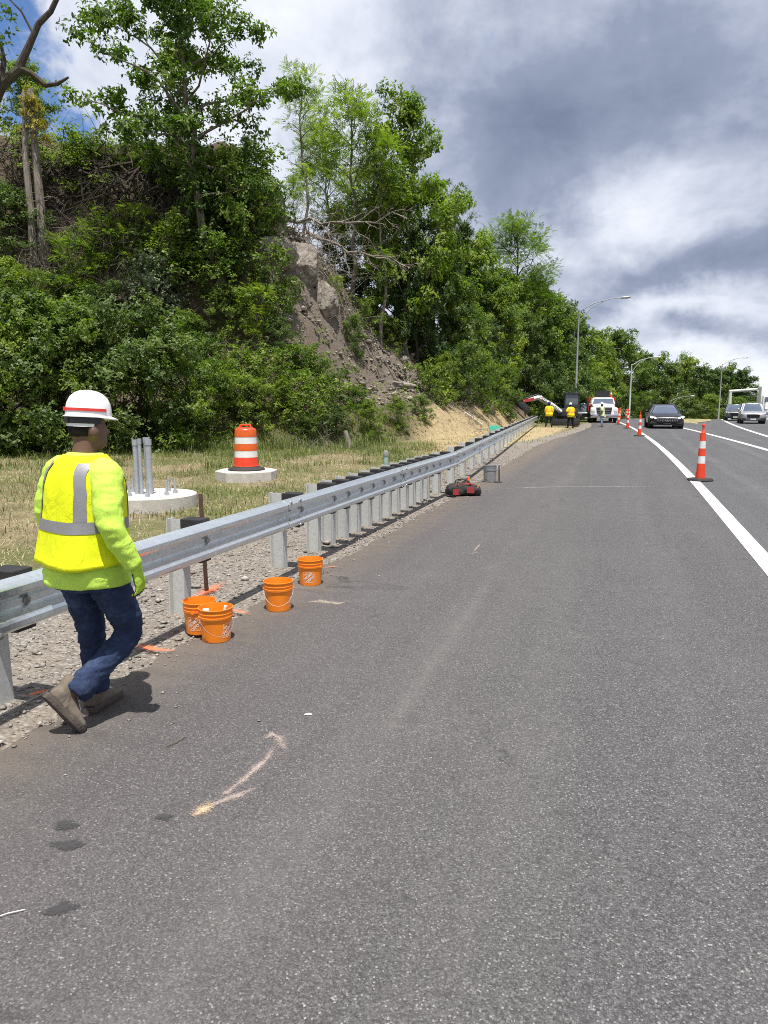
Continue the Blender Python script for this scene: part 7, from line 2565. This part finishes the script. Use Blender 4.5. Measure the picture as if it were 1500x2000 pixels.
MB().box((0.42, 0.05, 1.82), (1.02, 1.15, 1.10), None, 0.94).build('cab', M_GLASS2, ex, bevel=0.03)
for (x, y) in ((-0.10, -0.54), (0.94, -0.54), (-0.10, 0.63), (0.94, 0.63)):
    MB().bar((x, y, 1.26), (0.42 + (x - 0.42) * 0.94, 0.05 + (y - 0.05) * 0.94, 2.40), 0.08, 0.08, up=(0, 1, 0)).build('cab_post', M_EXD, ex)
MB().box((0.42, 0.05, 2.43), (1.16, 1.30, 0.09)).build('cab_roof', M_EXD, ex, bevel=0.02)
MB().box((0.42, -0.57, 1.42), (0.95, 0.05, 0.32)).build('front_panel', M_EXD, ex, bevel=0.01)
# boom swung to the left of the picture
B0, B1, B2 = Vector((-0.35, -0.75, 1.05)), Vector((-2.05, -1.2, 2.12)), Vector((-3.15, -1.45, 1.85))
MB().tube([B0, B0.lerp(B1, 0.35) + Vector((-0.08, 0, 0.10)), B1.lerp(B0, 0.1), B1], [0.14, 0.19, 0.18, 0.15], 4).build('boom', M_EXW, ex, angle=20)
MB().tube([B1 + Vector((0.25, 0.05, 0.03)), B1, B1.lerp(B2, 0.5), B2], [0.12, 0.17, 0.15, 0.10], 4).build('stick', M_EXW, ex, angle=20)
MB().tube([B0 + Vector((-0.1, -0.2, 0.05)), B0.lerp(B1, 0.62) + Vector((0.05, -0.2, -0.12))], 0.05, 8).build('hydraulic_ram', M_CHROME, ex)
MB().tube([B0.lerp(B1, 0.6) + Vector((0, 0, 0.24)), B1 + Vector((-0.1, 0, 0.26))], 0.05, 8).build('hydraulic_ram', M_EXD, ex)
MB().tube([B1 + Vector((-0.15, 0, 0.24)), B2 + Vector((0.05, 0, 0.18))], 0.05, 8).build('hydraulic_ram', M_EXD, ex)
bkt = MB()
outl = [(-0.30, 0.55), (0.10, 0.60), (0.62, 0.10), (0.55, -0.28), (0.20, -0.42), (0.12, -0.10), (-0.05, 0.12), (-0.28, 0.30)]
bkt.prism([(B2.x - 0.10 + a, B2.z - 0.62 + b) for a, b in outl], B2.y - 0.30, B2.y + 0.30, axis='Y')
bo_ = bkt.build('digging_bucket', M_EXD, ex, bevel=0.015)
for k in range(4):
    MB().box((B2.x + 0.14, B2.y - 0.24 + 0.16 * k, B2.z - 1.08), (0.07, 0.06, 0.14)).build('tooth', M_EXD, bo_, smooth=False)


def decal(parent, txt, size, a, b, frac, off, mat, name, shift=0.0):
    """lettering on the side of an arm running from a to b, facing the viewer (-y)"""
    d = (b - a).normalized()
    x = d
    n_ = Vector((0, -1, 0))
    n_ = (n_ - x * n_.dot(x)).normalized()
    y = n_.cross(x)
    tm = text_mesh(txt, size, extrude=0.004, bold=0.006, shear=0.12)
    M = Matrix((x, y, n_)).transposed()
    c = a.lerp(b, frac) + n_ * off + y * shift
    mb = MB()
    mb._add([c + M @ v.co for v in tm.vertices], [tuple(p.vertices) for p in tm.polygons])
    bpy.data.meshes.remove(tm)
    return mb.build(name, mat, parent, smooth=False, fix=False)


decal(ex, 'FERGUSON', 0.30, B1, B0, 0.47, 0.19, M_EXD, 'lettering')
rd = MB()
dd = (B2 - B1).normalized()
c0 = B1.lerp(B2, 0.62)
rd.bar(c0 - dd * 0.36 + Vector((0, -0.155, 0)), c0 + dd * 0.40 + Vector((0, -0.125, 0)), 0.012, 0.20)
rd.build('red_decal', M_EXR, ex, smooth=False)

# ---- white lorry at the right edge
lo = thing('lorry', 'white lorry at the far right beyond the silver car', 'truck', (46.2, 86.0, -0.1), R(-23), 'cars on the road')
MB().box((0, 0.3, 1.75), (2.4, 1.9, 1.9), None, 0.95).build('cab', M_PWHITE, lo, bevel=0.08)
MB().box((0, -1.0, 1.35), (2.1, 1.0, 1.1), None, 0.9).build('hood', M_PWHITE, lo, bevel=0.08)
MB().box((0, -0.64, 2.22), (2.0, 0.08, 0.62)).build('windscreen', M_GLASS, lo, bevel=0.02)
MB().box((0, 4.6, 2.35), (2.5, 6.4, 2.9)).build('box_body', M_PWHITE, lo, bevel=0.05)
MB().box((0, -1.52, 1.25), (1.2, 0.08, 0.7)).build('grille', M_BLACKP, lo, bevel=0.02)
MB().box((0, -1.6, 0.62), (2.3, 0.25, 0.35)).build('bumper', M_CHROME, lo, bevel=0.03)
for sx in (-1, 1):
    MB().box((sx * 0.85, -1.5, 1.15), (0.3, 0.1, 0.25)).build('headlight', M_LAMP, lo, bevel=0.02)
    for y in (-0.7, 5.6, 6.7):
        wheel(lo, sx * 1.02, y, 0.5, 0.3, M_RIM)

# ------------------------------------------------------------------ street lamps and gantry
M_LAMPPOLE = pbr('lamp_pole', (0.30, 0.31, 0.31), 0.5, metal=0.5, var=0.15)
M_LAMPPALE = pbr('lamp_pole_pale', (0.50, 0.51, 0.51), 0.5, metal=0.4, var=0.12)


def lamp(label, base, h, arm, rise, mat):
    o = thing('street_lamp', label, 'street lamp', base, 0, 'street lamps')
    MB().lathe([(0.16, 0.0), (0.16, 0.35), (0.115, 0.45), (0.065, h), (0.0, h + 0.03)], n=14, caps=False).build('pole', mat, o)
    ap = [(0, 0, h - 0.15), (arm[0] * 0.35, arm[1] * 0.35, h + rise * 0.55), (arm[0] * 0.75, arm[1] * 0.75, h + rise * 0.93), (arm[0], arm[1], h + rise)]
    MB().tube(ap, [0.045, 0.04, 0.035, 0.032], 8).build('arm', mat, o)
    MB().tube([(0, 0, h - 1.0), (arm[0] * 0.3, arm[1] * 0.3, h + rise * 0.12), (arm[0] * 0.62, arm[1] * 0.62, h + rise * 0.80)], 0.03, 8).build('arm', mat, o)
    d = Vector((arm[0], arm[1], 0)).normalized()
    e = Vector((arm[0], arm[1], h + rise))
    hd = MB()
    rs_ = []
    for f, w, t_ in ((-0.15, 0.05, 0.05), (0.05, 0.12, 0.09), (0.35, 0.18, 0.12), (0.62, 0.17, 0.10), (0.75, 0.07, 0.05)):
        c_ = e + d * f + Vector((0, 0, 0.06 * f))
        s_ = Vector((-d.y, d.x, 0))
        rs_.append([c_ + s_ * (w * math.cos(a)) + Vector((0, 0, t_ * math.sin(a))) for a in [2 * math.pi * k / 12 for k in range(12)]])
    ho = hd.rings(rs_).build('lamp_head', mat, o)
    MB().tube([e + d * 0.15 + Vector((0, 0, -0.05)), e + d * 0.6 + Vector((0, 0, -0.03))], [0.11, 0.12], 10, flat=0.5).build('lens', M_LAMP, ho)
    return o


lamp('nearest and tallest street lamp with arm over the shoulder, behind the excavator', (17.05, 64.6, -0.05), 9.85, (3.5, -0.5), 0.95, M_LAMPPOLE)
lamp('middle street lamp right of the red truck rack', (31.7, 93.5, -0.35), 7.0, (2.75, -0.4), 0.85, M_LAMPPALE)
lamp('far street lamp left of the gantry', (57.85, 125.0, -1.2), 9.5, (3.3, -0.5), 1.05, M_LAMPPOLE)
lamp('small farthest street lamp right of the black sedan', (53.0, 134.0, -1.7), 4.0, (3.4, -0.5), 0.7, M_LAMPPOLE)
M_GANTRY = pbr('gantry_paint', (0.52, 0.55, 0.47), 0.6, var=0.1)
gt = thing('sign_gantry', 'pale green sign gantry over the main road at the right edge', 'gantry', (62.0, 130.0, -1.6))
MB().tube([(0, 0, 0), (0, 0, 5.35)], [0.32, 0.26], 14).build('column', M_GANTRY, gt)
MB().tube([(-0.25, 0.0, 5.40), (7.0, -1.0, 5.95), (16.0, -2.2, 6.25), (26.0, -3.6, 6.1)], 0.24, 12).build('beam', M_GANTRY, gt)
MB().tube([(26.0, -3.6, 6.1), (26.0, -3.6, -0.5)], [0.30, 0.36], 14).build('column', M_GANTRY, gt)
sg = MB().box((9.3, -1.0, 6.55), (3.6, 0.12, 2.0)).build('sign_back', pbr('sign_back', (0.30, 0.30, 0.27), 0.6, var=0.1), gt, smooth=False)
for k in range(5):
    MB().box((7.8 + k * 0.75, -1.09, 6.55), (0.06, 0.05, 1.98)).build('rib', M_LAMPPOLE, sg, smooth=False)
